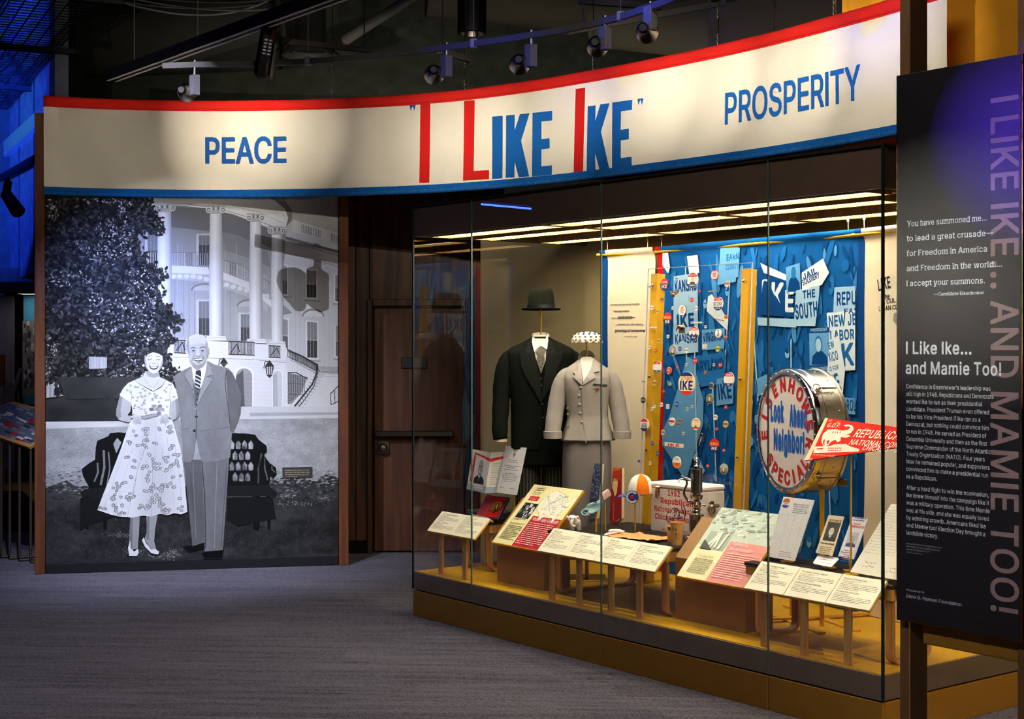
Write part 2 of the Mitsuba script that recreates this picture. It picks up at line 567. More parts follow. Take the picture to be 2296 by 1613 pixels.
add('door_frame', cat(box(dx(824), dx(836), 12.16, 12.3, z0, z1 + 0.03, 0.006), box(dx(1043), dx(1055), 12.16, 12.3, z0, z1 + 0.03, 0.006), box(dx(836), dx(1043), 12.16, 12.3, z1 - 0.03, z1 + 0.03, 0.006)), 'walnut', parent=door)
leaf = add('door_leaf', box(dx(839), dx(1040), 12.22, 12.27, 0.012, z1 - 0.04, 0.004), 'door_wood', parent=door)
add('push_bar', cat(box(dx(842), dx(1017), 12.13, 12.16, dz(978), dz(966), 0.005), box(dx(848), dx(862), 12.15, 12.23, dz(979), dz(965)), box(dx(1000), dx(1014), 12.15, 12.23, dz(979), dz(965))), 'metal', (120, 112, 104), door)
kx, kz = dx(852), dz(1004)
kn = lathe([(0.0, 0), (0.045, 0), (0.045, 0.012), (0.018, 0.016), (0.018, 0.04), (0.034, 0.05), (0.036, 0.066), (0.024, 0.078), (0, 0.08)], 20)
add('door_knob', place(kn, Frame((kx + 0.03, 12.22, kz), (1, 0, 0)).M()), 'metal', (190, 180, 165), door)
add('door_plate', box(kx - 0.02, kx + 0.08, 12.205, 12.225, kz - 0.06, kz + 0.06, 0.004), 'metal', (150, 140, 125), door)
pl = add('room_sign', box(dx(900), dx(958), 12.2, 12.218, dz(826), dz(801), 0.003), 'satin', (16, 15, 15), door)

# ------------------------------------------------------------------ photo mural with its wood posts
MF = Frame((-3.583, 11.08, 0), (2.25, 0.46, 0))
MW = MF.at(758, 1260)[0]
M0 = MF.at(103, 1260)[0]
mural = thing('photo_mural', 'tall black and white photo mural of a smiling couple before a white columned mansion', 'mural')
add('backing', MF.put(box(M0, MW, 0, 3.1, -0.06, -0.001)), 'matte', (60, 60, 62), mural)
add('bottom_rail', MF.put(box(M0, MW, 0, 0.075, -0.05, 0.012, 0.004)), 'matte', (38, 38, 40), mural)
add('trim_strip', MF.put(box(M0, MW, 0.076, 0.083, -0.02, 0.006)), 'satin', (150, 150, 155), mural)
capt = add('caption_plate', MF.put(box(*[MF.at(633, 1060)[0], MF.at(700, 1060)[0]], MF.at(665, 1072)[1], MF.at(665, 1048)[1], 0.016, 0.021)), 'satin', (52, 50, 48), mural)
p = Print(MF)
p.h = 0.0215
for i, (s, x1) in enumerate((('President and Mrs. Eisenhower on the', 692), ('South Lawn of the White House on their', 694), ('38th wedding anniversary. July 1, 1954', 693))):
    y = 1055.5 + i * 4.9
    write(p, s, MF.at(638, y), MF.at(x1, y - (x1 - 638) * 0.005), 0.0098, (214, 205, 170), weight=0.02, up=False)
greek(p, MF.at(638, 1069)[0], MF.at(667, 1069)[0], MF.at(638, 1069.6)[1], 0.005, (170, 160, 130), 4)
p.build('lettering', mural + '__caption_plate')
a0 = MF.at(78, 1280)[0]
k = thing('wood_post', 'slim reddish wood post at the outer left edge of the photo mural', 'post')
scene[k] = mikit.ply(MF.put(box(a0, M0 - 0.004, 0, 3.5, -0.2, 0.02, 0.004)), 'cherry')
k = thing('wood_post', 'slim reddish wood post between the photo mural and the wood wall', 'post')
scene[k] = mikit.ply(MF.put(box(MW + 0.004, MF.at(781, 1260)[0], 0, 3.05, -0.2, 0.03, 0.004)), 'cherry')

# ------------------------------------------------------------------ the long curved banner
BX = np.array([-3.52, -2.22, -1.245, -0.488, 0.58, 1.488, 2.085, 2.245])
BY = np.array([10.97, 11.2, 11.07, 10.78, 9.91, 8.82, 7.84, 7.52])
from scipy.interpolate import CubicSpline
cl = np.concatenate([[0], np.cumsum(np.hypot(np.diff(BX), np.diff(BY)))])
csx, csy = CubicSpline(cl, BX), CubicSpline(cl, BY)
us = np.linspace(0, cl[-1], 4001)
bx, by = csx(us), csy(us)
arc = np.concatenate([[0], np.cumsum(np.hypot(np.diff(bx), np.diff(by)))])
BL = arc[-1]
ZB, ZT = 2.872, 3.612


def bxy(u):
    return np.interp(u, arc, bx), np.interp(u, arc, by)


def bpoint(v):
    """From banner coordinates (along the cloth, height, off the cloth) to the room."""
    v = np.asarray(v, float)
    u = v[:, 0]
    x, y = bxy(u)
    x2, y2 = bxy(np.minimum(u + 0.01, BL))
    x1, y1 = bxy(np.maximum(u - 0.01, 0))
    tx, ty = x2 - x1, y2 - y1
    l = np.hypot(tx, ty)
    z = v[:, 1]
    h = v[:, 2] + 0.004 * np.sin(u * 2.3 + z * 3) + 0.006 * (meshkit.noise(np.stack([u * 3, z * 2, 0 * u], -1)) - 0.5)
    h = h + 0.012 * np.exp(-u / 0.12) * np.sin(u * 60 + z * 5)          # hanging folds at the left end
    return np.stack([x + ty / l * h, y - tx / l * h, z], 1)


def bat(x, y):
    """Banner coordinates of the point seen at (x, y)."""
    u = np.interp((x - PX) / FOC, bx / by, arc)
    return float(u), float(EYE + (PY - y) / FOC * bxy(u)[1])


def cloth(u0, u1, z0, z1, nu, nz, h=0.0, sag=0.0):
    u, z = np.meshgrid(np.linspace(u0, u1, nu), np.linspace(z0, z1, nz))
    w = h + 0 * u
    v = bpoint(np.stack([u.ravel(), z.ravel(), w.ravel()], 1))
    i, j = np.meshgrid(np.arange(nz - 1), np.arange(nu - 1), indexing='ij')
    a = i * nu + j
    return mesh(v, np.vstack([np.stack([a, a + 1, a + nu + 1], -1).reshape(-1, 3), np.stack([a, a + nu + 1, a + nu], -1).reshape(-1, 3)]))


ban = thing('campaign_banner', 'long curved cream banner with red top hem and blue bottom hem, reading PEACE and PROSPERITY', 'banner')
CREAM, RED, BLUE = (236, 226, 202), (206, 40, 34), (26, 92, 160)
add('cream_field', cloth(0, BL, ZB + 0.055, ZT - 0.07, 260, 12, 0, 1.0), 'cloth', CREAM, ban, smooth=True)


def hem(zc, r, squash, n=14):
    a = np.linspace(0, 2 * np.pi, n, endpoint=False)
    u = np.linspace(0, BL, 240)
    rings = []
    for q in u:
        zz = zc + r * np.sin(a) * (1 + 0.03 * math.sin(q * 9))
        hh = squash * np.cos(a)
        rings.append(bpoint(np.stack([np.full(n, q), zz, hh], 1)))
    return loft(rings)


add('red_hem', cat(hem(ZT - 0.033, 0.037, 0.022), cloth(0, BL, ZT - 0.078, ZT - 0.05, 240, 3, 0.003)), 'cloth', RED, ban, smooth=True)
add('blue_hem', cat(cloth(0, BL, ZB + 0.026, ZB + 0.06, 240, 3, 0.003), hem(ZB + 0.014, 0.017, 0.016)), 'cloth', BLUE, ban, smooth=True)
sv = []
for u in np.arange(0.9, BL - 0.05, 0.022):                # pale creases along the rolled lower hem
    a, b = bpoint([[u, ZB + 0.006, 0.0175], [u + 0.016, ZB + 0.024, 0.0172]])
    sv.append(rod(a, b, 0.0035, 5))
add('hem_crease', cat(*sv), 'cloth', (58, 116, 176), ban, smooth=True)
labels[ban + '__hem_crease'] = {'kind': 'stuff'}
p = Print(step=0.0004)
p.h = 0.0016


def bpoly(pts, c):
    p.shade(Polygon([bat(x, y) for x, y in pts]).buffer(0), lambda x, y: np.tile(np.array(c, float), (len(x), 1)), 0.06, up=False)


Z = lambda x, y: (900 + x / 3.8267, 180 + y / 3.8267)
LR, LB = (200, 36, 32), (30, 92, 160)
for pts, c in (
    ([(68, 213), (122, 209), (108, 262), (96, 220), (80, 262)], LB),
    ([(162, 207), (248, 201), (239, 878), (154, 882)], LR),
    ([(539, 178), (630, 170), (616, 779), (750, 771), (750, 849), (527, 861)], LR),
    ([(780, 312), (870, 306), (865, 841), (776, 848)], LB),
    ([(900, 303), (974, 296), (972, 430), (1019, 292), (1100, 283), (1026, 520), (1094, 826), (1004, 832), (970, 700), (967, 834), (893, 838)], LB),
    ([(1126, 281), (1296, 262), (1293, 345), (1202, 354), (1199, 506), (1270, 498), (1270, 584), (1199, 593), (1197, 740), (1290, 730), (1288, 810), (1117, 827)], LB),
    ([(1498, 75), (1579, 64), (1561, 788), (1480, 797)], LR),
    ([(1602, 225), (1670, 215), (1666, 352), (1711, 208), (1789, 197), (1716, 440), (1787, 763), (1703, 772), (1666, 630), (1668, 774), (1592, 782)], LB),
    ([(1814, 192), (1983, 168), (1980, 254), (1888, 268), (1885, 427), (1956, 416), (1955, 507), (1886, 518), (1886, 668), (1980, 657), (1981, 743), (1810, 762)], LB),
    ([(2028, 162), (2078, 153), (2066, 212), (2053, 165), (2036, 214)], LB),
):
    bpoly([Z(*q) for q in pts], c)


def block(s, q0, q1, top, c, fat):
    """Condensed bold capitals between two baseline points on the banner."""
    g, w = text_poly(s)
    x0, _, x1, _ = g.bounds
    (a0, b0), (a1, b1), (_, bt) = bat(*q0), bat(*q1), bat(*top)
    cap = bt - b0
    g = affinity.translate(g, -x0, 0)
    g = affinity.scale(g, (a1 - a0) / (x1 - x0), cap, origin=(0, 0)).buffer(fat * cap, join_style=2)
    x0, y0, x1, y1 = g.bounds
    g = affinity.affine_transform(g, [(a1 - a0) / (x1 - x0), 0, 0, cap / (y1 - y0), a0 - x0 * (a1 - a0) / (x1 - x0), b0 - y0 * cap / (y1 - y0)])
    p.shade(g, lambda x, y: np.tile(np.array(c, float), (len(x), 1)), 0.08, up=False)


block('PEACE', (460, 368), (643, 367), (460, 307), (40, 84, 150), 0.032)
block('PROSPERITY', (1625, 281), (1930, 213), (1625, 208), (36, 96, 168), 0.022)
p.build('lettering', ban, 'cloth', fn=bpoint)

# ------------------------------------------------------------------ the glass display case
case = thing('display_case', 'long glass display case with bronze plinth, ochre deck and dark header', 'display case')
for i in range(4):
    a, b = JOINTS[i] + 0.0015, JOINTS[i + 1] - 0.0015
    add('plinth_panel', inc(box(a, b, 0, 0.02, 0.0, 0.163, 0.002)), 'bronze_paint', parent=case)
    add('band_panel', inc(box(a, b, 0.004, 0.02, 0.171, 0.283, 0.002)), 'umber_paint', parent=case)
    add('header_panel', inc(box(a, b, 0.008, 0.03, HB, HT - 0.004, 0.002)), 'umber_paint', parent=case)
for x0, x1 in ((0.0, 0.02), (W - 0.02, W)):
    add('plinth_panel', inc(box(x0, x1, 0.02, DEP, 0.0, 0.163, 0.002)), 'bronze_paint', parent=case)
    o = 0.004 if x0 == 0 else -0.004
    add('band_panel', inc(box(x0 + (o if o > 0 else 0), x1 + (o if o < 0 else 0), 0.02, DEP, 0.171, 0.283, 0.002)), 'umber_paint', parent=case)
    add('header_panel', inc(box(x0 + 2 * (o if o > 0 else 0), x1 + 2 * (o if o < 0 else 0), 0.03, DEP, HB, HT - 0.004, 0.002)), 'umber_paint', parent=case)
add('plinth_core', inc(box(0.02, W - 0.02, 0.02, DEP, 0.0, 0.28)), 'matte', (14, 13, 12), case)
add('deck', inc(box(0.012, W - 0.012, 0.012, DEP, 0.2805, DECK)), 'ochre_paint', parent=case)
add('roof_panel', inc(box(0.0, W, 0.0, DEP, HT - 0.004, HT + 0.012, 0.002)), 'matte', (40, 34, 30), case)
scene['soffit_gloss'] = two({'type': 'roughplastic', 'diffuse_reflectance': {'type': 'rgb', 'value': [0.035, 0.03, 0.024]}, 'alpha': 0.04, 'int_ior': 1.7})
add('soffit', inc(box(0.03, W - 0.03, 0.03, DEP, 2.52, 2.53)), 'soffit_gloss', parent=case)


def pane(t0, s0, t1, s1, z0, z1):
    v = np.array([[t0, s0, z0], [t1, s1, z0], [t1, s1, z1], [t0, s0, z1]])
    return inc(mesh(v, [[0, 1, 2], [0, 2, 3]]))


for i in range(4):
    add('glass_pane', pane(JOINTS[i] + 0.004, 0.0, JOINTS[i + 1] - 0.004, 0.0, 0.172, HT), 'glass', parent=case, smooth=False)
add('glass_pane', pane(0.0, 0.004, 0.0, DEP - 0.002, 0.172, HT), 'glass', parent=case, smooth=False)
add('glass_pane', pane(W, 0.004, W, DEP - 0.002, 0.172, HT), 'glass', parent=case, smooth=False)
for t in JOINTS:                                       # polished edges of the panes
    c = (0.0025 if 0 < t < W else 0.006)
    add('glass_edge', inc(box(t - c, t + c, -0.003, 0.007, 0.172, HT)), 'satin', (70, 92, 84) if 0 < t < W else (16, 34, 30), case)
# light fittings under the soffit, three rows
scene['diffuser'] = two({'type': 'diffuse', 'reflectance': {'type': 'rgb', 'value': 0.7}})
CASE_LIGHT = (20, 18.3, 14.6)
for s, runs in ((0.13, ((0.13, 1.28), (1.33, 2.46), (2.51, 3.62))), (0.47, ((0.13, 1.26), (1.32, 2.36), (2.42, 3.42))), (1.02, ((0.13, 1.2), (1.28, 2.36), (2.42, 3.4)))):
    for a, b in runs:
        fx = key_of('light_fitting', case)
        add('housing', inc(cat(box(a, b, s - 0.088, s - 0.075, 2.43, 2.5), box(a, b, s + 0.075, s + 0.088, 2.43, 2.5), box(a, b, s - 0.075, s + 0.075, 2.49, 2.5), box(a, a + 0.01, s - 0.075, s + 0.075, 2.43, 2.49), box(b - 0.01, b, s - 0.075, s + 0.075, 2.43, 2.49))), 'maple', parent=fx)
        k = key_of('diffuser', fx)
        scene[k] = mikit.ply(inc(mesh([[a + 0.01, s - 0.075, 2.446], [a + 0.01, s + 0.075, 2.446], [b - 0.01, s + 0.075, 2.446], [b - 0.01, s - 0.075, 2.446]], [[0, 1, 2], [0, 2, 3]])), 'diffuser',
                             emitter={'type': 'area', 'radiance': {'type': 'rgb', 'value': list(CASE_LIGHT)}, 'sampling_weight': 0.3})
    add('light_rail', inc(box(0.03, W - 0.03, s + 0.11, s + 0.15, 2.44, 2.51, 0.004)), 'maple', parent=case)
# ------------------------------------------------------------------ the tall text panel on its posts
SF = Frame((1.451, 5.5, 0), D1)
sA, sB = SF.at(2011, 771)[0], SF.at(2290, 771)[0]
sb, st = SF.at(2011, 1388)[1], SF.at(2011, 170)[1]
panel = thing('text_panel', 'tall dark text panel with white writing standing before the right end of the case', 'sign')
add('board', SF.put(box(sA, sB, sb, st, -0.045, 0.0, 0.002)), 'satin', (32, 29, 31), panel)
add('copper_edge', SF.put(cat(box(sA - 0.003, sA, sb, st, -0.04, -0.002), box(sB, sB + 0.004, sb, st, -0.04, -0.002), box(sA - 0.003, sB + 0.004, sb - 0.004, sb, -0.04, -0.002))), 'metal', (190, 116, 66), panel)
p = Print(SF)
S = SF.at
WH, TP = (232, 234, 238), (132, 108, 104)
Q = lambda x, y: (2000 + x / 3.507, 440 + y / 3.507)
R = lambda x, y: (2000 + x / 3.507, 850 + y / 3.507)
a0, b0 = S(2222.6, 221)
a1, b1 = S(2222.6, 1370)
cap = S(2282.6, 800)[0] - S(2222.6, 800)[0]
g, w = text_poly('I LIKE IKE... AND MAMIE TOO!', 0.025)
x0, _, x1, _ = g.bounds
k = (b0 - b1) / (x1 - x0)
p.poly(affinity.affine_transform(g, [0, cap, -k, 0, a0, b0 + x0 * k]), TP)
p.up()
for s, l, r, cp in (('You have summoned me...', (117, 240), (745, 197), 12.5), ('to lead a great crusade—', (117, 355), (797, 313), 12.5), ('for Freedom in America', (115, 472), (748, 445), 12.5),
                    ('and Freedom in the world....', (115, 590), (866, 563), 12.5), ('I accept your summons.', (113, 708), (730, 690), 12.5), ('—Candidate Eisenhower', (328, 783), (725, 775), 7.0)):
    q0, q1 = S(*Q(*l)), S(*Q(*r))
    write(p, s, q0, (q1[0], q0[1]), cp * 5.4 / FOC, WH, weight=0.012, slab=0.085, up=False)
for s, l, r in (('I Like Ike...', (110, 1240), (625, 1245)), ('and Mamie Too!', (108, 1395), (860, 1408))):
    q0, q1 = S(*Q(*l)), S(*Q(*r))
    write(p, s, q0, (q1[0], q0[1]), 26.5 * 5.45 / FOC, WH, weight=0.035, up=False)
body = [('Confidence in Eisenhower’s leadership was', 775), ('still high in 1948. Republicans and Democrats', 798), ('wanted Ike to run as their presidential', 710), ('candidate. President Truman even offered', 763),
        ('to be his Vice President if Ike ran as a', 695), ('Democrat, but nothing could convince him', 762), ('to run in 1948. He served as President of', 742), ('Columbia University and then as the first', 747),
        ('Supreme Commander of the North Atlantic', 775), ('Treaty Organization (NATO). Four years', 730), ('later he remained popular, and supporters', 768), ('convinced him to make a presidential run', 755), ('as a Republican.', 353)]
for i, (s, r) in enumerate(body):
    q0, q1 = S(*R(112, 74 + 58.9 * i)), S(*R(r, 74 + 58.9 * i))
    write(p, s, q0, (q1[0], q0[1]), 9.6 * 5.4 / FOC, WH, weight=0.012, up=False)
for i, (s, r) in enumerate([('After a hard fight to win the nomination,', 762), ('Ike threw himself into the campaign like it', 764), ('was a military operation. This time Mamie', 768), ('was at his side, and she was equally loved', 762),
                            ('by admiring crowds. Americans liked Ike', 737), ('and Mamie too! Election Day brought a', 733), ('landslide victory.', 363)]):
    q0, q1 = S(*R(114, 869 + 59 * i)), S(*R(r, 869 + 59 * i))
    write(p, s, q0, (q1[0], q0[1]), 9.6 * 5.4 / FOC, WH, weight=0.012, up=False)
for i, (s, r) in enumerate([('Dwight and Mamie Eisenhower depart Pennsylvania', 388), ('Station in New York City during their whistle-stop', 375), ('campaign tour. September 14, 1952', 299), ('(UPI) Associated Press', 249)]):
    q0, q1 = S(*R(112, 1298 + 22.5 * i)), S(*R(r, 1298 + 22.5 * i))
    write(p, s, q0, (q1[0], q0[1]), (3.4 if i < 3 else 2.2) * 5.4 / FOC, (190, 186, 190), up=False)
q0 = S(2032, 1325)
write(p, 'Presented by the', q0, (S(2072.6, 1325)[0], q0[1]), 4.8 * 5.45 / FOC, (196, 192, 216), weight=0.01, up=False)
q0 = S(2032, 1339.5)
write(p, 'Dane G. Hansen Foundation', q0, (S(2155.7, 1339)[0], q0[1]), 7.6 * 5.45 / FOC, (196, 192, 216), weight=0.02, up=False)
p.build('lettering', panel, 'satin')
# square posts behind the panel
def sq(name, label, x0, x1, c0, c1, top, mt):
    k = thing(name, label, 'post')
    scene[k] = mikit.ply(SF.put(box(SF.at(x0, 771)[0], SF.at(x1, 771)[0], 0, top, c0, c1, 0.004)), mt)
sq('sign_post', 'square bronze post behind the left edge of the dark text panel', 1998, 2021, -0.16, -0.05, 4.6, 'post_paint')
sq('sign_post', 'square bronze post behind the right edge of the dark text panel', 2262, 2288, -0.16, -0.05, 4.6, 'post_paint')
k = thing('cross_rail', 'bronze rail joining the posts below the dark text panel', 'rail')
scene[k] = mikit.ply(SF.put(box(SF.at(2046, 771)[0], SF.at(2261, 771)[0], sb - 0.09, sb + 0.03, -0.13, -0.06, 0.004)), 'bronze_paint')
k = thing('steel_upright', 'black grooved metal upright with purple sheen under the text panel', 'upright')
x0, x1 = SF.at(2214, 771)[0], SF.at(2257, 771)[0]
add('channel', SF.put(cat(box(x0, x0 + 0.02, 0, 1.2, -0.34, -0.27), box(x0 + 0.03, x0 + 0.05, 0, 1.2, -0.34, -0.27), box(x0, x1, 0, 1.2, -0.36, -0.34))), 'gloss', (18, 16, 20), k)

# ------------------------------------------------------------------ tables in the case
def bent_leg(t, s0, s1, z1, w, th, r=0.05):
    """A flat bar bent into a U: two uprights joined by a runner on the deck."""
    path = [(s0, z1)] + [(s0 + r - r * math.cos(a), DECK + th / 2 + r - r * math.sin(a)) for a in np.linspace(0, np.pi / 2, 7)]
    path += [(s1 - r + r * math.sin(a), DECK + th / 2 + r - r * math.cos(a)) for a in np.linspace(0, np.pi / 2, 7)] + [(s1, z1)]
    poly = LineString(path).buffer(th / 2, cap_style='flat', join_style='round')
    m = prism(poly, w)
    M = np.array([[0, 0, 1, t], [1, 0, 0, 0], [0, 1, 0, 0], [0, 0, 0, 1.0]])
    return place(m, M)


def table(label, t0, t1, s0, s1, z, legs, top=(46, 40, 36)):
    k = thing('display_table', label, 'table')
    add('table_top', inc(box(t0, t1, s0, s1, z - 0.018, z, 0.002)), 'gloss', top, k)
    add('apron', inc(cat(box(t0 + 0.005, t1 - 0.005, s0 + 0.004, s0 + 0.03, z - 0.075, z - 0.018, 0.003), box(t0 + 0.005, t1 - 0.005, s1 - 0.03, s1 - 0.004, z - 0.075, z - 0.018, 0.003),
                         box(t0 + 0.005, t0 + 0.03, s0 + 0.03, s1 - 0.03, z - 0.075, z - 0.018, 0.003), box(t1 - 0.03, t1 - 0.005, s0 + 0.03, s1 - 0.03, z - 0.075, z - 0.018, 0.003))), 'maple', parent=k)
    for t in legs:
        add('bent_leg', inc(bent_leg(t, s0 + 0.03, s1 - 0.03, z - 0.075, 0.045, 0.016)), 'maple', parent=k)
    return k


TZ = 0.656
table('small maple table with dark top at the left end of the case', 0.04, 0.375, 0.34, 0.74, 0.61, (0.06, 0.31))
table('wide maple table with dark top in the middle of the case', 1.17, 2.18, 0.172, 0.815, TZ, (1.22, 2.12))
table('maple table with dark top at the right end of the case', 2.745, 3.66, 0.172, 0.50, TZ, (2.8, 3.6))


# sloped label rails: plates on posts
def slope_frame(t0, s0, z0, s1, z1):
    """Plane rising from the front edge (s0, z0) to the back edge (s1, z1); a along t, b up the slope."""
    return Frame(cpt(t0, s0, z0), D1, D2 * (s1 - s0) + np.array([0, 0, z1 - z0]))


INK = (84, 80, 66)


def label_print(parent, fr, w, h, blocks, seed):
    p = Print(fr)
    p.h = 0.0003
    p.up()
    y = h - 0.026
    r = random.Random(seed)
    for head, rows in blocks:
        write(p, head, (0.022, y), (0.022 + min(len(head) * 0.0049, w - 0.05), y), 0.0085, (70, 66, 56), weight=0.03, up=False)
        y -= 0.0085
        for i in range(2):
            greek(p, 0.022, 0.022 + w * r.uniform(0.25, 0.45), y, 0.0032, INK, seed + i)
            y -= 0.0055
        for i in range(rows):
            y -= 0.003
            greek(p, 0.022, w - (0.02 if i < rows - 1 else w * r.uniform(0.25, 0.6)), y, 0.0046, INK, seed * 3 + i)
            y -= 0.0058
        y -= 0.011
    return p.build('lettering', parent)


def label_rail(label, t0, w, n, s0, z0, s1, z1, legs, heads):
    k = thing('label_rail', label, 'label stand')
    fr = slope_frame(t0, s0, z0, s1, z1)
    h = math.hypot(s1 - s0, z1 - z0)
    add('tray', fr.put(box(0, w * n, -0.002, h, -0.016, -0.006, 0.002)), 'ochre_paint', parent=k)
    for i in range(n):
        pk = add('label_plate', fr.put(box(i * w + 0.0015, (i + 1) * w - 0.0015, 0, h, -0.006, 0.0, 0.001)), 'satin', (236, 230, 200), k)
        label_print(pk, Frame(fr.pt(i * w, 0), fr.a, fr.b), w, h, heads[i], int(t0 * 100) + i * 7)
    for t in legs:
        add('leg', inc(box(t - 0.021, t + 0.021, s0 + 0.018, s0 + 0.034, DECK, z0 + 0.014 * (z1 - z0) / (s1 - s0) + 0.0, 0.002)), 'maple', parent=k)
    return k


label_rail('two cream label plates on a sloped rail at the left end of the case', 0.115, 0.258, 2, 0.03, 0.555, 0.15, 0.672, (0.24, 0.5),
           [[('July 1956: Democratic Campaign Poster', 4), ('1953 Dinner Inaugural Medal', 4)], [('The Pennsylvania and 1953', 4), ('Mamie Inauguration suit and hat', 4)]])
label_rail('four cream label plates on a sloped rail in the middle of the case', 1.262, 0.2475, 4, 0.02, 0.558, 0.145, 0.679, (1.37, 1.61, 1.88, 2.11),
           [[('Campaign Buttons', 4), ('Campaign Elephant "Piggy Bank"', 4)], [('"Ike" Campaign Scarf', 4), ('Elephant Head Ashtray', 4)], [('Campaign Sandals', 3), ('Campaign Lighter', 5)], [('Ice Chest with Bottle Opener', 3), ('Steam Whistle', 5)]])
label_rail('three cream label plates on a sloped rail at the right end of the case', 2.886, 0.255, 3, 0.02, 0.558, 0.145, 0.679, (3.0, 3.25, 3.51),
           [[('Presidential Campaign Drumhead', 3), ('Republican Convention Souvenir', 4)], [('"Win with Ike" Campaign Pamphlet', 4), ('Presidential Campaign Guest Pass', 4)], [('Republican Convention Flyer', 5), ('Minnesota Nomination Speech', 4)]])


# two large sloped story panels on bronze pedestals
def story(label, t0, w, s0, z0, s1, z1, bt0, bt1, bs0):
    k = thing('story_panel', label, 'display panel')
    fr = slope_frame(t0, s0, z0, s1, z1)
    h = math.hypot(s1 - s0, z1 - z0)
    add('board', fr.put(box(0, w, 0, h, -0.012, 0.0, 0.0015)), 'satin', (240, 228, 168), k)
    add('edge_strip', fr.put(cat(box(-0.002, w + 0.002, -0.004, 0, -0.014, 0.001), box(w, w + 0.004, -0.002, h, -0.014, 0.0))), 'ochre_paint', parent=k)
    zt = z0 + (z1 - z0) / (s1 - s0) * (bs0 - s0)
    v = [(bs0, DECK), (bs0 + 0.2, DECK), (bs0 + 0.2, zt + 0.2 - 0.018), (bs0, zt - 0.02)]
    add('pedestal', inc(place(prism(Polygon(v), bt1 - bt0), np.array([[0, 0, 1, bt0], [1, 0, 0, 0], [0, 1, 0, 0], [0, 0, 0, 1.0]]))), 'bronze_paint', parent=k)
    return k, fr, w, h


# ------------------------------------------------------------------ clothes on hidden forms
def smoothloft(prof, n=48, power=2.3):
    """Torso-like skin: rows of (z, x centre, half width, half depth, y centre)."""
    pr = np.array(prof, float)
    zs = np.linspace(0, 1, 60)
    k = np.linspace(0, 1, len(pr))
    q = np.stack([np.interp(zs, k, pr[:, i]) for i in range(5)], 1)
    for _ in range(2):
        q[1:-1] = (q[:-2] + 2 * q[1:-1] + q[2:]) / 4
    a = np.arange(n) * 2 * np.pi / n
    ca, sa = np.sign(np.cos(a)) * np.abs(np.cos(a)) ** (2 / power), np.sign(np.sin(a)) * np.abs(np.sin(a)) ** (2 / power)
    return loft([np.stack([c + rx * ca, yc + ry * sa, np.full(n, z)], 1) for z, c, rx, ry, yc in q]), q, power


class Suit:
    """A garment seen from its front (-y); px/py lay patches over it where the photograph shows them."""

    def __init__(self, x0, y0, cx):
        self.x0, self.y0, self.k, self.cx = x0, y0, y0 / FOC, cx
        self.M = np.eye(4)
        self.M[:3, 3] = (x0, y0, 0)

    def p(self, x, y):
        return (x - self.cx) * self.k, EYE - (y - PY) * self.k

    def out(self, m):
        return place(m, self.M)

    def front(self, x, z, q, power):
        o = np.argsort(q[:, 0])
        c, rx, ry, yc = (np.interp(z, q[o, 0], q[o, i]) for i in (1, 2, 3, 4))
        u = np.clip(np.abs((x - c) / rx), 0, 0.995)
        return yc - ry * (1 - u ** power) ** (1 / power)

    def patch(self, pts, q, power, off, th=0.004, size=0.02):
        """A piece of cloth lying on the garment's front, th thick."""
        g = Polygon([self.p(*a) for a in pts]).buffer(0)
        g = g.buffer(0.004).buffer(-0.004)
        v, f = tri2d(g)
        v, f = trimesh.remesh.subdivide_to_size(np.hstack([v, 0 * v[:, :1]]), f, size, max_iter=12)
        x, z = v[:, 0], v[:, 1]
        y = self.front(x, z, q, power)
        m = mesh(np.stack([x, y - off - th, z], 1), f)
        m.merge_vertices()
        e = m.edges[trimesh.grouping.group_rows(m.edges_sorted, require_count=1)]
        n = len(m.vertices)
        back = m.vertices + [0, th + off + 0.002, 0]
        side = np.vstack([np.stack([e[:, 1], e[:, 0], e[:, 0] + n], 1), np.stack([e[:, 1], e[:, 0] + n, e[:, 1] + n], 1)])
        return mesh(np.vstack([m.vertices, back]), np.vstack([m.faces, side]))


ZM = lambda pts: [(1100 + x / 4.36, 640 + y / 4.36) for x, y in pts]
P0 = cpt(0.545, 0.62, 0)
man = Suit(P0[0], P0[1], 1214)
suit = thing('man_suit', 'black cutaway suit with white shirt, patterned tie and striped trousers on a form', 'suit')
prof = [(0.97, 0.0, 0.185, 0.115, 0.0), (1.08, 0.0, 0.187, 0.12, 0), (1.2, 0, 0.186, 0.12, 0), (1.3, 0.0, 0.182, 0.118, 0), (1.4, 0.0, 0.196, 0.125, 0), (1.5, 0.0, 0.208, 0.13, 0), (1.6, 0, 0.215, 0.125, 0),
        (1.69, 0, 0.224, 0.112, 0.005), (1.718, 0.0, 0.205, 0.094, 0.01), (1.745, 0, 0.15, 0.078, 0.015), (1.775, 0, 0.085, 0.064, 0.02), (1.795, 0, 0.052, 0.046, 0.02)]
body, q, pw = smoothloft(prof)
BLK = (24, 26, 23)
add('jacket', suit and man.out(body), 'cloth', BLK, suit, smooth=True)
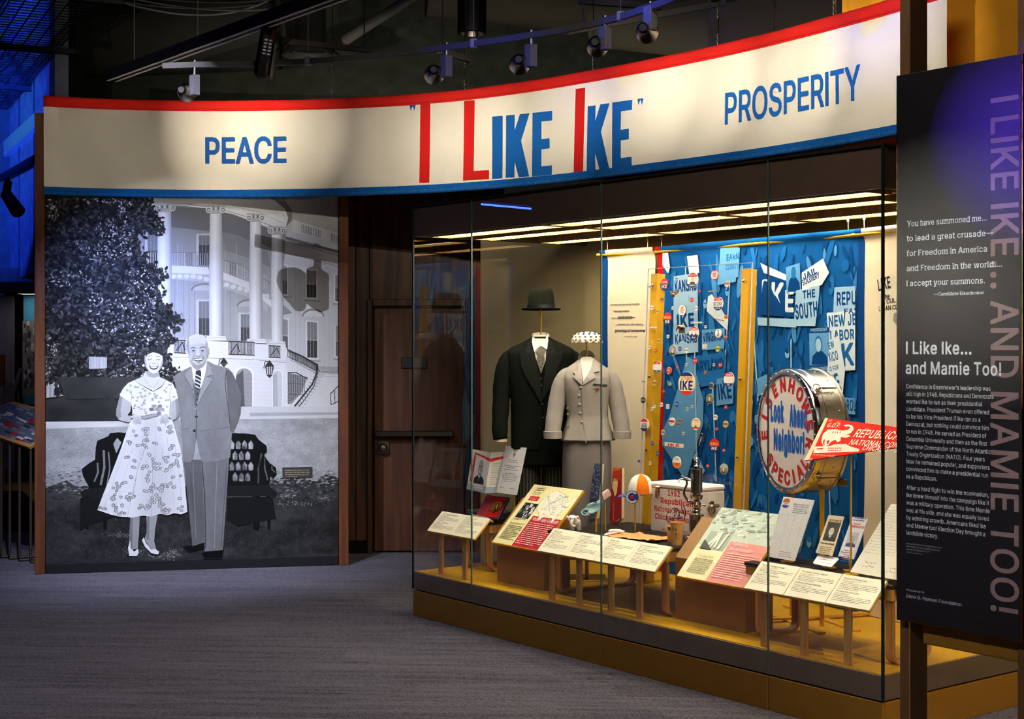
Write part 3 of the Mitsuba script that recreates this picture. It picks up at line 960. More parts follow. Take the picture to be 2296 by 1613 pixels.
for s in (-1, 1):
    pts = [(s * 0.165, 0.012, 1.675), (s * 0.216, 0.008, 1.63), (s * 0.244, 0.005, 1.51), (s * 0.255, -0.005, 1.36), (s * 0.262, -0.03, 1.24), (s * 0.258, -0.045, 1.142)]
    k = np.linspace(0, 1, 6)
    kk = np.linspace(0, 1, 26)
    path = np.stack([CubicSpline(k, [a[i] for a in pts])(kk) for i in range(3)], 1)
    r = np.interp(kk, [0, 0.1, 0.3, 0.6, 1], [0.03, 0.052, 0.06, 0.055, 0.047]) * (1 + 0.035 * np.sin(kk * 31) * (kk > 0.4))
    sl = add('sleeve', man.out(tube(path, r, 20)), 'cloth', BLK, suit, smooth=True)
    add('shirt_cuff', man.out(tube([(s * 0.258, -0.045, 1.15), (s * 0.257, -0.047, 1.124)], 0.041, 20)), 'cloth', (226, 216, 196), sl)
# tails behind the trousers, front skirts cut away
for s, pts in ((-1, [(200, 1150), (500, 1150), (512, 1330), (490, 1500), (470, 1590), (206, 1590)]), (1, [(500, 1150), (760, 1150), (800, 1700), (650, 1720), (560, 1480)])):
    add('front_skirt', man.out(man.patch(ZM(pts), q, pw, 0.006, 0.006)), 'cloth', BLK, suit, smooth=30)
vest = add('vest', man.out(man.patch(ZM([(440, 690), (560, 690), (545, 850), (515, 1080), (500, 1120), (480, 1080), (462, 850)]), q, pw, 0.004)), 'cloth', (20, 20, 19), suit)
add('shirt_front', man.out(man.patch(ZM([(412, 520), (566, 520), (552, 700), (492, 862), (440, 700)]), q, pw, 0.009)), 'cloth', (206, 199, 184), suit)
tm = man.patch(ZM([(452, 652), (492, 598), (546, 628), (524, 680), (532, 740), (512, 800), (490, 858), (468, 790), (452, 720), (470, 680)]), q, pw, 0.02, 0.008, 0.006)
c = np.where((((np.floor(tm.vertices[:, 0] * 220) + np.floor(tm.vertices[:, 2] * 220)) % 2) == 0)[:, None], lin((120, 112, 96)), lin((62, 58, 52)))
add('tie', man.out(tm), 'cloth', parent=suit, smooth=True, vcol=c)
for s in (0, 1):
    L = [(404, 500), (372, 560), (340, 668), (293, 650), (300, 780), (350, 900), (420, 1010), (490, 1142), (500, 1100), (482, 870), (462, 800), (430, 645)]
    Rr = [(568, 500), (600, 560), (640, 660), (706, 636), (690, 730), (640, 860), (590, 980), (492, 1146), (500, 1095), (528, 850), (548, 640)]
    add('lapel', man.out(man.patch(ZM(Rr if s else L), q, pw, 0.012, 0.006)), 'cloth', (30, 32, 29), suit)
    C = [(412, 470), (450, 545), (488, 590), (428, 648), (408, 560)]
    D = [(562, 470), (530, 545), (492, 592), (553, 628), (567, 540)]
    add('shirt_collar', man.out(man.patch(ZM(D if s else C), q, pw, 0.028, 0.006)), 'cloth', (212, 205, 190), suit)
ring = loft([np.stack([r * np.cos(a) * 1.0, 0.02 + r * 0.85 * np.sin(a), np.full(28, z) + 0.012 * np.sin(a)], 1) for r, z in ((0.062, 1.715), (0.056, 1.77), (0.054, 1.812), (0.049, 1.812), (0.05, 1.79)) for a in [np.arange(28) * 2 * np.pi / 28]], cap=False)
add('collar_band', man.out(ring), 'cloth', (232, 224, 206), suit, smooth=True)
add('neck_form', man.out(lathe([(0, 1.72), (0.05, 1.72), (0.0485, 1.79), (0.03, 1.806), (0, 1.808)], 24).apply_translation((0, 0.02, 0))), 'matte', (222, 214, 196), suit)
for x, y in ((490, 910), (497, 975), (505, 1155), (512, 1285)):
    bx_, bz_ = man.p(1100 + x / 4.36, 640 + y / 4.36)
    yy = float(man.front(bx_, bz_, q, pw)) - 0.014
    add('button', man.out(place(ball((0, 0, 0), (0.007, 0.004, 0.007), 1), trimesh.transformations.translation_matrix((bx_, yy, bz_)))), 'satin', (40, 38, 36), suit, smooth=True)
for s in (-1, 1):
    rows = []
    for z, cx_, rx, ry in ((1.2, 0.085, 0.088, 0.1), (1.0, 0.09, 0.088, 0.098), (0.8, 0.092, 0.08, 0.085), (0.55, 0.094, 0.07, 0.075), (0.33, 0.096, 0.064, 0.075)):
        a = np.arange(72) * 2 * np.pi / 72
        rows.append(np.stack([s * cx_ + rx * np.cos(a), 0.01 + ry * np.sin(a), np.full(72, z)], 1))
    m = loft(rows)
    st = np.concatenate([np.tile(np.where((np.arange(72) % 3 == 0)[:, None], lin((88, 88, 78)), lin((46, 48, 42))), (5, 1)), lin((46, 48, 42))[None], lin((46, 48, 42))[None]])
    add('trouser_leg', man.out(m), 'cloth', parent=suit, smooth=True, vcol=st)
add('stand', man.out(cat(rod((0, 0.02, DECK), (0, 0.02, 1.2), 0.012), box(-0.13, 0.13, -0.11, 0.15, DECK, DECK + 0.008, 0.002))), 'metal', (190, 150, 60), suit)
add('neck_rod', man.out(rod((0, 0.02, 1.78), (0, 0.02, 1.975), 0.0055)), 'metal', (222, 168, 54), suit)


def ell_rings(rows, n=40, wave=None):
    a = np.arange(n) * 2 * np.pi / n
    return [np.stack([rx * np.cos(a), ry * np.sin(a), np.full(n, z) + (wave(a, i) if wave else 0)], 1) for i, (rx, ry, z) in enumerate(rows)]


hat = thing('homburg_hat', 'black felt homburg hat held on a thin rod above the suit', 'hat')
HM = man.M @ trimesh.transformations.translation_matrix((0.002, 0.02, 1.965))
a = np.arange(40) * 2 * np.pi / 40
brim = [(0.082, 0.1, 0.002), (0.118, 0.142, 0.0), (0.128, 0.154, 0.008), (0.126, 0.152, 0.012), (0.116, 0.14, 0.006), (0.088, 0.106, 0.012)]
add('brim', place(loft(ell_rings(brim), cap=False), HM), 'cloth', (26, 28, 22), hat, smooth=True)
crown = ell_rings([(0.088, 0.106, 0.008), (0.087, 0.104, 0.03), (0.084, 0.1, 0.078), (0.074, 0.092, 0.116), (0.058, 0.078, 0.134), (0.03, 0.055, 0.124), (0.006, 0.03, 0.11)], wave=lambda a, i: 0.006 * np.cos(a) ** 2 * (i > 2))
add('crown', place(loft(crown), HM), 'cloth', (28, 30, 24), hat, smooth=True)
add('band', place(loft(ell_rings([(0.0895, 0.1075, 0.008), (0.0895, 0.1075, 0.034)]), cap=False), HM), 'satin', (18, 19, 16), hat, smooth=True)

P1 = cpt(0.93, 0.68, 0)
wom = Suit(P1[0], P1[1], 1318)
GR = (150, 142, 132)
jac = thing('woman_suit', 'grey wool jacket with peplum and brooch over a long grey skirt on a form', 'suit')
prof = [(1.15, 0.005, 0.166, 0.132, 0), (1.2, 0.004, 0.15, 0.122, 0), (1.285, 0.003, 0.127, 0.104, 0), (1.31, 0.003, 0.124, 0.102, 0), (1.4, 0.0, 0.134, 0.112, 0), (1.48, 0.0, 0.146, 0.124, 0), (1.54, 0.0, 0.152, 0.116, 0), (1.575, 0, 0.146, 0.1, 0.005),
        (1.605, 0, 0.118, 0.084, 0.01), (1.63, 0, 0.08, 0.064, 0.015), (1.65, 0.0, 0.056, 0.05, 0.018)]
body, q2, pw2 = smoothloft(prof, n=64)
v = body.vertices
fl = np.clip((1.28 - v[:, 2]) / 0.13, 0, 1)
an_ = np.arctan2(v[:, 1], v[:, 0])
v[:, :2] *= (1 + 0.05 * fl * np.sin(an_ * 7 + 0.6))[:, None]
add('jacket', wom.out(body), 'cloth', GR, jac, smooth=True)
for s in (-1, 1):
    pts = [(s * 0.1, 0.01, 1.57), (s * 0.148, 0.004, 1.525), (s * 0.176, 0.0, 1.44), (s * 0.194, -0.01, 1.345), (s * 0.208, -0.03, 1.255), (s * 0.213, -0.04, 1.2)]
    path = np.stack([CubicSpline(np.linspace(0, 1, 6), [b[i] for b in pts])(kk) for i in range(3)], 1)
    r = np.interp(kk, [0, 0.15, 0.35, 0.6, 1], [0.035, 0.05, 0.054, 0.053, 0.05]) * (1 + 0.02 * np.sin(kk * 27))
    sl = add('sleeve', wom.out(tube(path, r, 20)), 'cloth', GR, jac, smooth=True)
    add('cuff', wom.out(loft(ell_rings([(0.05, 0.05, 0), (0.056, 0.056, 0.002), (0.058, 0.058, 0.045), (0.052, 0.052, 0.047)]), cap=True).apply_translation((s * 0.214, -0.042, 1.162))), 'cloth', (156, 148, 138), sl, smooth=40)
add('blouse_front', wom.out(wom.patch(ZM([(884, 720), (1018, 712), (975, 850), (902, 945), (893, 850)]), q2, pw2, 0.006)), 'cloth', (206, 200, 186), jac)
for pts in ([(884, 720), (860, 770), (850, 840), (806, 848), (832, 868), (808, 896), (888, 972), (896, 930), (890, 850)], [(1020, 705), (1045, 740), (1062, 838), (1008, 848), (1026, 896), (894, 972), (905, 940), (978, 820)]):
    add('lapel', wom.out(wom.patch(ZM(pts), q2, pw2, 0.011, 0.006)), 'cloth', (158, 150, 140), jac)
add('placket', wom.out(wom.patch(ZM([(886, 965), (902, 968), (910, 1310), (936, 1524), (926, 1526), (902, 1310)]), q2, pw2, 0.004, 0.003)), 'cloth', (144, 136, 126), jac)
add('collar_band', wom.out(loft([np.stack([r * np.cos(b), 0.016 + r * 0.9 * np.sin(b), np.full(28, z) + 0.05 * np.sin(b) - 0.022], 1) for r, z in ((0.066, 1.61), (0.056, 1.655), (0.053, 1.682), (0.048, 1.682), (0.05, 1.655)) for b in [np.arange(28) * 2 * np.pi / 28]], cap=False)), 'cloth', (128, 120, 112), jac, smooth=True)
add('neck_form', wom.out(lathe([(0, 1.6), (0.047, 1.6), (0.043, 1.655), (0.03, 1.668), (0, 1.67)], 24).apply_translation((0, 0.016, 0))), 'matte', (226, 220, 204), jac)
for x, y in ((866, 1070), (868, 1156), (878, 1240), (893, 1326), (878, 992)):
    bx_, bz_ = wom.p(1100 + x / 4.36, 640 + y / 4.36)
    add('button', wom.out(ball((bx_, float(wom.front(bx_, bz_, q2, pw2)) - 0.008, bz_), (0.0075, 0.005, 0.0075), 2)), 'satin', (170, 160, 148), jac, smooth=True)
for y in (955, 966):
    add('pocket_welt', wom.out(wom.patch(ZM([(1000, y), (1140, y + 13), (1140, y + 18), (1000, y + 5)]), q2, pw2, 0.006, 0.003)), 'satin', (52, 50, 48), jac)
for x, y in ((765, 1200), (768, 1255), (766, 1365)):
    bx_, bz_ = wom.p(1100 + x / 4.36, 640 + y / 4.36)
    yy = float(wom.front(bx_, bz_, q2, pw2)) - 0.006
    add('side_bow', wom.out(cat(*[tube([(bx_ - 0.012, yy, bz_ + d), (bx_, yy - 0.006, bz_ + d * 2.2), (bx_ + 0.012, yy, bz_ + d)], 0.0025, 6) for d in (-0.003, 0.003)])), 'cloth', (140, 132, 122), jac, smooth=True)
skirt = loft([np.stack([rx * np.cos(b) * (1 + 0.03 * np.sin(5 * b)), rx * 0.75 * np.sin(b), np.full(64, z)], 1) for rx, z in ((0.12, 1.25), (0.148, 1.12), (0.152, 1.0), (0.15, 0.8), (0.155, 0.6), (0.16, 0.42)) for b in [np.arange(64) * 2 * np.pi / 64]])
add('skirt', wom.out(skirt), 'cloth', (122, 114, 110), jac, smooth=True)
add('stand', wom.out(cat(rod((0, 0.02, DECK), (0, 0.02, 1.2), 0.012), box(-0.12, 0.12, -0.1, 0.14, DECK, DECK + 0.008, 0.002))), 'metal', (190, 150, 60), jac)
add('neck_rod', wom.out(rod((0, 0.016, 1.66), (-0.003, 0.016, 1.80), 0.0055)), 'metal', (222, 168, 54), jac)
bz = wom.p(*ZM([(1045, 1000)])[0])
yb = float(wom.front(bz[0], bz[1], q2, pw2)) - 0.012
br = thing('brooch', 'small copper flower brooch pinned under the pocket of the grey jacket', 'brooch')
scene[br] = mikit.ply(wom.out(cat(ball((bz[0], yb - 0.004, bz[1]), 0.0055, 1), *[ball((bz[0] + 0.0085 * math.cos(t), yb, bz[1] + 0.0085 * math.sin(t)), (0.0055, 0.003, 0.0055), 1) for t in np.arange(5) * 1.2566],
                                    rod((bz[0] - 0.025, yb, bz[1]), (bz[0] - 0.008, yb, bz[1]), 0.0018), rod((bz[0] + 0.01, yb, bz[1]), (bz[0] + 0.03, yb, bz[1] - 0.004), 0.0018))), 'metal', smooth=False,
                      uv=np.tile(pack(lin((176, 122, 96))), (42 * 6 + 2 * 22, 1)))
hat2 = thing('ruffled_hat', 'small cream ruffled hat with black dots held above the grey jacket', 'hat')
HW = wom.M @ trimesh.transformations.translation_matrix((0.002, 0.016, 1.772))
wv = lambda b, i: (0.006 * np.sin(b * 14) if i < 3 else 0.0) + 0 * b
rows = [(0.094, 0.108, -0.014), (0.1, 0.115, -0.012), (0.094, 0.11, 0.006), (0.088, 0.1, 0.026), (0.07, 0.082, 0.042), (0.04, 0.05, 0.05), (0.008, 0.01, 0.053)]
add('cap', place(loft(ell_rings(rows, 84, wv)), HW), 'cloth', (226, 210, 190), hat2, smooth=True)
for rx, ry, z, n, ph in ((0.096, 0.112, 0.0, 18, 0), (0.09, 0.104, 0.02, 16, 0.2), (0.076, 0.088, 0.038, 13, 0), (0.05, 0.06, 0.0475, 8, 0.3)):
    for i in range(n):
        b = ph + i * 2 * math.pi / n
        add('dot', place(ball((rx * 0.965 * math.cos(b), ry * 0.965 * math.sin(b), z), (0.0085, 0.0085, 0.0042), 1), HW), 'cloth', (40, 34, 30), hat2, smooth=True)


# ------------------------------------------------------------------ small exhibits
def FB(t, s):
    """A plane square to the viewer through case point (t, s)."""
    return Frame(cpt(t, s, 0), (1, 0, 0))


def stem(t, s, z0, z1, parent, r=0.004, name='stem'):
    return add(name, rod(cpt(t, s, z0), cpt(t, s, z1), r), 'ochre_paint', parent=parent)


def lean(t0, s0, z0, s1, z1):
    return slope_frame(t0, s0, z0, s1, z1)


def portrait(p, x, y, w, dark=(52, 54, 58), skin=(196, 196, 192), suitc=(48, 52, 58), mid=(150, 150, 148)):
    """A small printed head and shoulders, w wide, its chin base at (x, y)."""
    p.poly([(x - w * .5, y), (x - w * .46, y + w * .22), (x - w * .16, y + w * .36), (x + w * .14, y + w * .36), (x + w * .46, y + w * .2), (x + w * .5, y)], suitc)
    p.poly([(x - w * .12, y + w * .36), (x, y + w * .12), (x + w * .1, y + w * .36)], (232, 232, 228))
    p.poly([(x - w * .03, y + w * .3), (x + w * .03, y + w * .3), (x + w * .02, y), (x - w * .02, y)], dark)
    p.poly(affinity.scale(Point(x, y + w * .66).buffer(w * .26, 16), 0.86, 1.2), mid)
    p.poly(affinity.scale(Point(x - w * .02, y + w * .68).buffer(w * .24, 16), 0.84, 1.16), skin)
    p.up()
    for sx in (-1, 1):
        p.poly(affinity.scale(Point(x + sx * w * .09, y + w * .72).buffer(w * .035, 6), 1.3, 0.7), dark, up=False)
    p.poly([(x - w * .02, y + w * .7), (x + w * .05, y + w * .56), (x - w * .03, y + w * .56)], mid, up=False)
    p.poly(affinity.scale(Point(x, y + w * .49).buffer(w * .07, 8), 1.4, 0.5), (225, 222, 218), up=False)


# booklet with a portrait, open on a thin stand
bk = thing('open_booklet', 'open white booklet with red drapes and a man\'s portrait at the left of the case', 'booklet')
A, B, C = cpt(0.035, 0.40, 0.79), cpt(0.315, 0.345, 0.79), cpt(0.44, 0.47, 0.80)
f1 = Frame(A, B - A, D2 * 0.05 + np.array([0, 0, 0.26]))
w1 = float(np.linalg.norm(B - A))
add('left_page', f1.put(prism(Polygon([(0, 0), (w1, 0), (w1, 0.262), (0, 0.268)]), 0.003), 0, 0, -0.003), 'satin', (238, 234, 222), bk)
p = Print(f1); p.h = 0.0004
p.poly(sbox(0.0, 0.0, w1, 0.045), (168, 184, 192))
p.poly([(0.05, 0.25), (0.28, 0.225), (0.28, 0.205), (0.19, 0.222), (0.08, 0.236)], (204, 44, 34))
p.poly([(0.045, 0.252), (0.028, 0.06), (0.05, 0.052), (0.072, 0.06), (0.066, 0.24)], (204, 44, 34), up=False)
p.poly([(0.05, 0.24), (0.042, 0.07), (0.05, 0.06), (0.056, 0.07)], (160, 24, 20))
portrait(p, 0.165, 0.05, 0.16, skin=(176, 174, 168), mid=(120, 120, 116))
p.poly([(0.05, 0.06), (0.09, 0.064), (0.1, 0.04), (0.06, 0.034)], (226, 206, 150))
p.poly(sbox(0.1, 0.02, 0.25, 0.044), (232, 228, 214))
greek(p, 0.115, 0.24, 0.028, 0.008, (150, 150, 140), 3)
p.build('print', bk)
f2 = Frame(B, C - B, D2 * 0.05 + np.array([0, 0, 0.26]))
w2 = float(np.linalg.norm(C - B))
add('right_page', f2.put(box(0, w2, 0, 0.265, -0.003, 0)), 'satin', (226, 222, 208), bk)
p = Print(f2); p.h = 0.0004
p.poly(sbox(0, 0.0, w2, 0.04), (168, 184, 192))
p.poly([(0.0, 0.225), (w2 - 0.01, 0.25), (w2 - 0.015, 0.24), (0.0, 0.2)], (196, 50, 40))
for i in range(13):
    greek(p, 0.02, w2 - 0.02, 0.19 - i * 0.0115, 0.006, (140, 138, 128), 20 + i)
p.build('print', bk)
stem(0.2, 0.43, DECK, 0.8, bk)
# invitation card
iv = thing('invitation_card', 'tall white invitation card with a small gold crest on a thin yellow stand', 'card')
fi = lean(0.392, 0.375, 0.80, 0.455, 1.098)
add('card', fi.put(box(0, 0.215, 0, 0.305, -0.004, 0)), 'satin', (238, 236, 232), iv)
p = Print(fi); p.h = 0.0004
p.poly(affinity.scale(Point(0.108, 0.255).buffer(0.017, 16), 0.8, 1.2).difference(affinity.scale(Point(0.108, 0.255).buffer(0.0145, 16), 0.8, 1.2)), (150, 120, 60))
p.poly([(0.108, 0.272), (0.12, 0.25), (0.112, 0.25), (0.112, 0.24), (0.104, 0.24), (0.104, 0.25), (0.096, 0.25)], (140, 104, 48), up=False)
for i, (l, r_) in enumerate(((0.06, 0.155), (0.055, 0.16), (0, 0), (0.03, 0.185), (0.06, 0.155), (0.035, 0.18), (0, 0), (0.055, 0.16), (0.03, 0.185), (0.03, 0.185), (0.04, 0.175), (0.06, 0.15))):
    if r_:
        greek(p, l, r_, 0.215 - i * 0.0125, 0.0062 if i not in (4, 7) else 0.009, (110, 106, 100), 40 + i)
greek(p, 0.03, 0.07, 0.035, 0.006, (120, 116, 110), 60); greek(p, 0.13, 0.185, 0.035, 0.006, (120, 116, 110), 61)
p.build('print', iv)
stem(0.53, 0.42, DECK, 0.83, iv)
# medal in its red case, on a grey block
bl = thing('grey_block', 'low dark grey display block on the small left table', 'display block')
scene[bl] = mikit.ply(inc(box(0.06, 0.33, 0.38, 0.6, 0.6105, 0.66, 0.004)), 'satin', smooth=30 and False, uv=np.tile(pack(lin((66, 66, 62))), (24, 1)))
md = thing('medal_case', 'open red leather case holding a round gold medal', 'medal case')
fm = Frame(cpt(0.2, 0.352, 0.632), D1 * 0.9 - D2 * 0.1, D2 * 0.55 + np.array([0, 0, 0.8]))
ml = Frame(cpt(0.2, 0.352, 0.634), D1 * 0.82 + D2 * 0.35, D2 * 0.55 + np.array([0, 0, 0.8]))
add('lid', fm.put(box(-0.002, 0.098, 0, 0.165, -0.012, 0, 0.004), 0.0), 'satin', (120, 26, 34), md)
add('lid_lining', fm.put(box(0.006, 0.09, 0.01, 0.155, 0, 0.003, 0.002)), 'satin', (140, 40, 46), md)
g2 = Frame(fm.pt(0.102, 0, 0), D1 * 0.95 + D2 * 0.15, D2 * 0.55 + np.array([0, 0, 0.8]))
add('tray', g2.put(box(0, 0.125, 0, 0.165, -0.022, 0, 0.004)), 'satin', (60, 30, 34), md)
add('tray_lining', g2.put(box(0.008, 0.116, 0.01, 0.155, 0, 0.003, 0.002)), 'cloth', (160, 28, 24), md)
add('medal', g2.put(lathe([(0, 0), (0.04, 0), (0.042, 0.003), (0.036, 0.0045), (0.0, 0.0045)], 36), 0.064, 0.085, 0.003), 'metal', (226, 176, 84), md)
add('medal_relief', g2.put(cat(ball((0.062, 0.09, 0.0075), (0.014, 0.018, 0.003), 2), ball((0.066, 0.07, 0.0075), (0.018, 0.01, 0.003), 2))), 'metal', (206, 156, 70), md + '', smooth=True)
add('clear_foot', fm.put(box(0.0, 0.21, -0.012, -0.002, -0.02, 0.03, 0.002)), 'gloss', (176, 168, 150), md)

# story panel one: route map
k, fr, w, h = story('cream and red sloped story panel with a map of the country', 0.69, 0.475, 0.12, 0.537, 0.452, 0.871, 0.652, 1.115, 0.19)
p = Print(fr); p.h = 0.0004
RD = (172, 44, 52)
p.poly([(0.2, 0.0), (w, 0.0), (w, 0.235), (0.2, 0.235)], RD)
mp = [(0.215, 0.43), (0.25, 0.445), (0.32, 0.425), (0.36, 0.415), (0.395, 0.39), (0.4, 0.36), (0.43, 0.375), (0.46, 0.425), (0.475, 0.42), (0.465, 0.38), (0.44, 0.34), (0.435, 0.31), (0.41, 0.275), (0.415, 0.24), (0.40, 0.19), (0.385, 0.235), (0.33, 0.245), (0.3, 0.235), (0.27, 0.205), (0.25, 0.245),
      (0.215, 0.27), (0.185, 0.29), (0.175, 0.34), (0.19, 0.39)]
p.poly(mp, (236, 232, 206))
p.line(mp + mp[:1], 0.0016, (84, 96, 90))
p.up()
rr = random.Random(3)
hubs = [(rr.uniform(0.2, 0.43), rr.uniform(0.25, 0.42)) for _ in range(26)]
for i in range(34):
    a, b = rr.choice(hubs), rr.choice(hubs)
    p.line([a, b], 0.0012, (110, 140, 150), up=False)
for q_ in hubs:
    greek(p, q_[0], q_[0] + 0.03, q_[1], 0.004, (90, 96, 90), int(q_[0] * 900))
p.poly(sbox(0.05, 0.385, 0.14, 0.455).difference(sbox(0.0512, 0.3862, 0.1388, 0.4538)), (120, 116, 84))
write(p, 'Ike and Mamie’s', (0.058, 0.44), (0.13, 0.44), 0.009, (60, 56, 44), weight=0.03, up=False)
write(p, 'Campaign Travels', (0.058, 0.426), (0.134, 0.426), 0.009, (60, 56, 44), weight=0.03, up=False)
for i in range(3):
    greek(p, 0.058, 0.125, 0.412 - i * 0.009, 0.005, INK, i)
p.poly(sbox(0.05, 0.345, 0.14, 0.38), (180, 40, 46))
greek(p, 0.062, 0.13, 0.366, 0.005, (236, 220, 200), 8); greek(p, 0.062, 0.12, 0.355, 0.005, (236, 220, 200), 9)
p.poly(sbox(0.045, 0.205, 0.175, 0.325), (40, 42, 40))
p.up()
for i in range(46):
    x, y = rr.uniform(0.05, 0.165), rr.uniform(0.21, 0.315)
    p.poly(affinity.scale(Point(x, y).buffer(rr.uniform(0.004, 0.012), 5), rr.uniform(0.6, 1.4), rr.uniform(0.8, 1.6)).intersection(sbox(0.045, 0.205, 0.175, 0.325)), (lambda g_: (g_, g_, g_))(rr.choice((30, 70, 110, 150, 190, 215))), up=i % 3 == 0)
greek(p, 0.045, 0.16, 0.196, 0.0045, INK, 11); greek(p, 0.045, 0.11, 0.188, 0.0045, INK, 12)
write(p, 'Mamie is Good at This', (0.04, 0.155), (0.185, 0.155), 0.0125, (120, 120, 60), weight=0.02)
for i in range(9):
    greek(p, 0.04, 0.185 - (0.03 if i % 4 == 3 else 0), 0.138 - i * 0.0125, 0.0072, (92, 90, 60), 70 + i)
write(p, 'Whistle-stop Campaign', (0.215, 0.2), (0.465, 0.2), 0.026, (246, 232, 226), weight=0.01, slant=0.12)
for i in range(12):
    greek(p, 0.218, 0.45 - (0.05 if i == 11 else 0.004 * (i % 3)), 0.178 - i * 0.0142, 0.0085, (232, 190, 184), 90 + i)
p.build('print', k)
# story panel two
k, fr, w, h = story('pale green, cream and pink sloped story panel with a crowd photograph', 2.315, 0.475, 0.12, 0.537, 0.452, 0.871, 2.205, 2.715, 0.215)
p = Print(fr); p.h = 0.0004
p.poly(sbox(0, 0.21, w, h), (196, 208, 190))
p.poly(sbox(0.21, 0, w, 0.262), (222, 150, 142))
p.poly(sbox(0.0, 0, 0.205, 0.215), (240, 232, 184))
p.poly(sbox(0.035, 0.19, 0.2, 0.31), (168, 176, 160))
for i in range(110):
    x, y = rr.uniform(0.0, w), rr.uniform(0.3, h)
    g_ = rr.choice((150, 170, 185, 215, 225))
    p.poly(affinity.scale(Point(x, y).buffer(rr.uniform(0.004, 0.012), 5), rr.uniform(0.7, 2.2), rr.uniform(0.6, 1.2)).intersection(sbox(0, 0.265, w, h)), (g_ - 6, g_ + 4, g_ - 8), up=i % 4 == 0)
for x, y, a_ in ((0.1, 0.2, 0.2), (0.13, 0.205, -0.1), (0.16, 0.2, 0.1), (0.075, 0.2, 0.4)):
    p.poly(affinity.rotate(sbox(x - 0.008, y, x + 0.008, y + 0.1), -a_ * 50, origin=(x, y)).intersection(sbox(0.035, 0.19, 0.2, 0.31)), (226, 230, 214))
    p.poly(Point(x + a_ * 0.07, y + 0.095).buffer(0.011, 8), (214, 220, 204))
p.poly([(0.035, 0.19), (0.12, 0.19), (0.035, 0.25)], (84, 92, 84))
write(p, 'Choosing Nixon', (0.055, 0.14), (0.165, 0.14), 0.014, (170, 166, 120), weight=0.0, slant=0.1)
for i in range(8):
    greek(p, 0.05, 0.185, 0.122 - i * 0.0125, 0.007, (120, 118, 84), 130 + i)
write(p, 'Fighting for', (0.235, 0.235), (0.35, 0.235), 0.02, (248, 228, 222), slant=0.1)
write(p, 'the Nomination', (0.235, 0.205), (0.4, 0.205), 0.02, (248, 228, 222), slant=0.1)
for i in range(12):
    greek(p, 0.232, 0.45 - 0.006 * (i % 4), 0.182 - i * 0.0138, 0.008, (240, 206, 198), 150 + i)
p.build('print', k)
# ------------------------------------------------------------------ hanging banners inside the case
def hang(t0, s0, t1, s1):
    return Frame(cpt(t0, s0, 0), cpt(t1, s1, 0) - cpt(t0, s0, 0)), math.hypot(t1 - t0, s1 - s0)


ZTOP = 2.372


def hung_banner(label, fr, w, field, strips):
    """A banner with a rolled top over a rod; strips: (a0, a1, colour) of printed borders."""
    k = thing('hanging_banner', label, 'banner')
    n = 40
    prof = [(0.0, DECK + 0.004)] + [(0.006 * math.sin(z * 4), z) for z in np.linspace(0.4, ZTOP - 0.075, 22)]
    prof += [(0.004 + 0.024 * (1 - math.cos(b)) / 2 + 0.012 * math.sin(b), ZTOP - 0.06 + 0.06 * (b / math.pi) ** 0.8) for b in np.linspace(0.3, math.pi, 9)]
    xs = sorted(set([0.0, w] + [q for a_, b_, _ in strips for q in (a_, b_)]))
    for a_, b_, c_ in [(0.0, w, field)] + list(strips):
        us_ = np.linspace(a_, b_, max(2, int((b_ - a_) / 0.05)))
        off = 0.0 if (a_, b_) == (0.0, w) else 0.0012
        pts = np.array([[u, z, h + off + 0.006 * math.sin(u * 7 + z * 2)] for h, z in prof for u in us_])
        m_, nu = len(prof), len(us_)
        i, j = np.meshgrid(np.arange(m_ - 1), np.arange(nu - 1), indexing='ij')
        q_ = i * nu + j
        f = np.vstack([np.stack([q_, q_ + 1, q_ + nu + 1], -1).reshape(-1, 3), np.stack([q_, q_ + nu + 1, q_ + nu], -1).reshape(-1, 3)])
        v = fr.o + pts @ np.stack([fr.a, fr.b, fr.c])
        add('cloth' if off == 0 else 'border', mesh(v, f), 'cloth', c_, k, smooth=True)
    add('rod', rod(fr.pt(-0.03, ZTOP - 0.03, 0.012), fr.pt(w + 0.03, ZTOP - 0.03, 0.012), 0.012, 12), 'ochre_paint', parent=k)
    for q in (0.06, w - 0.06):
        hk = add('hook', cat(rod(fr.pt(q, ZTOP, 0.012), fr.pt(q, 2.52, 0.012), 0.003), rod(fr.pt(q, ZTOP + 0.045, 0.012), fr.pt(q, ZTOP + 0.075, 0.012), 0.008)), 'metal', (210, 200, 186), k)
    return k


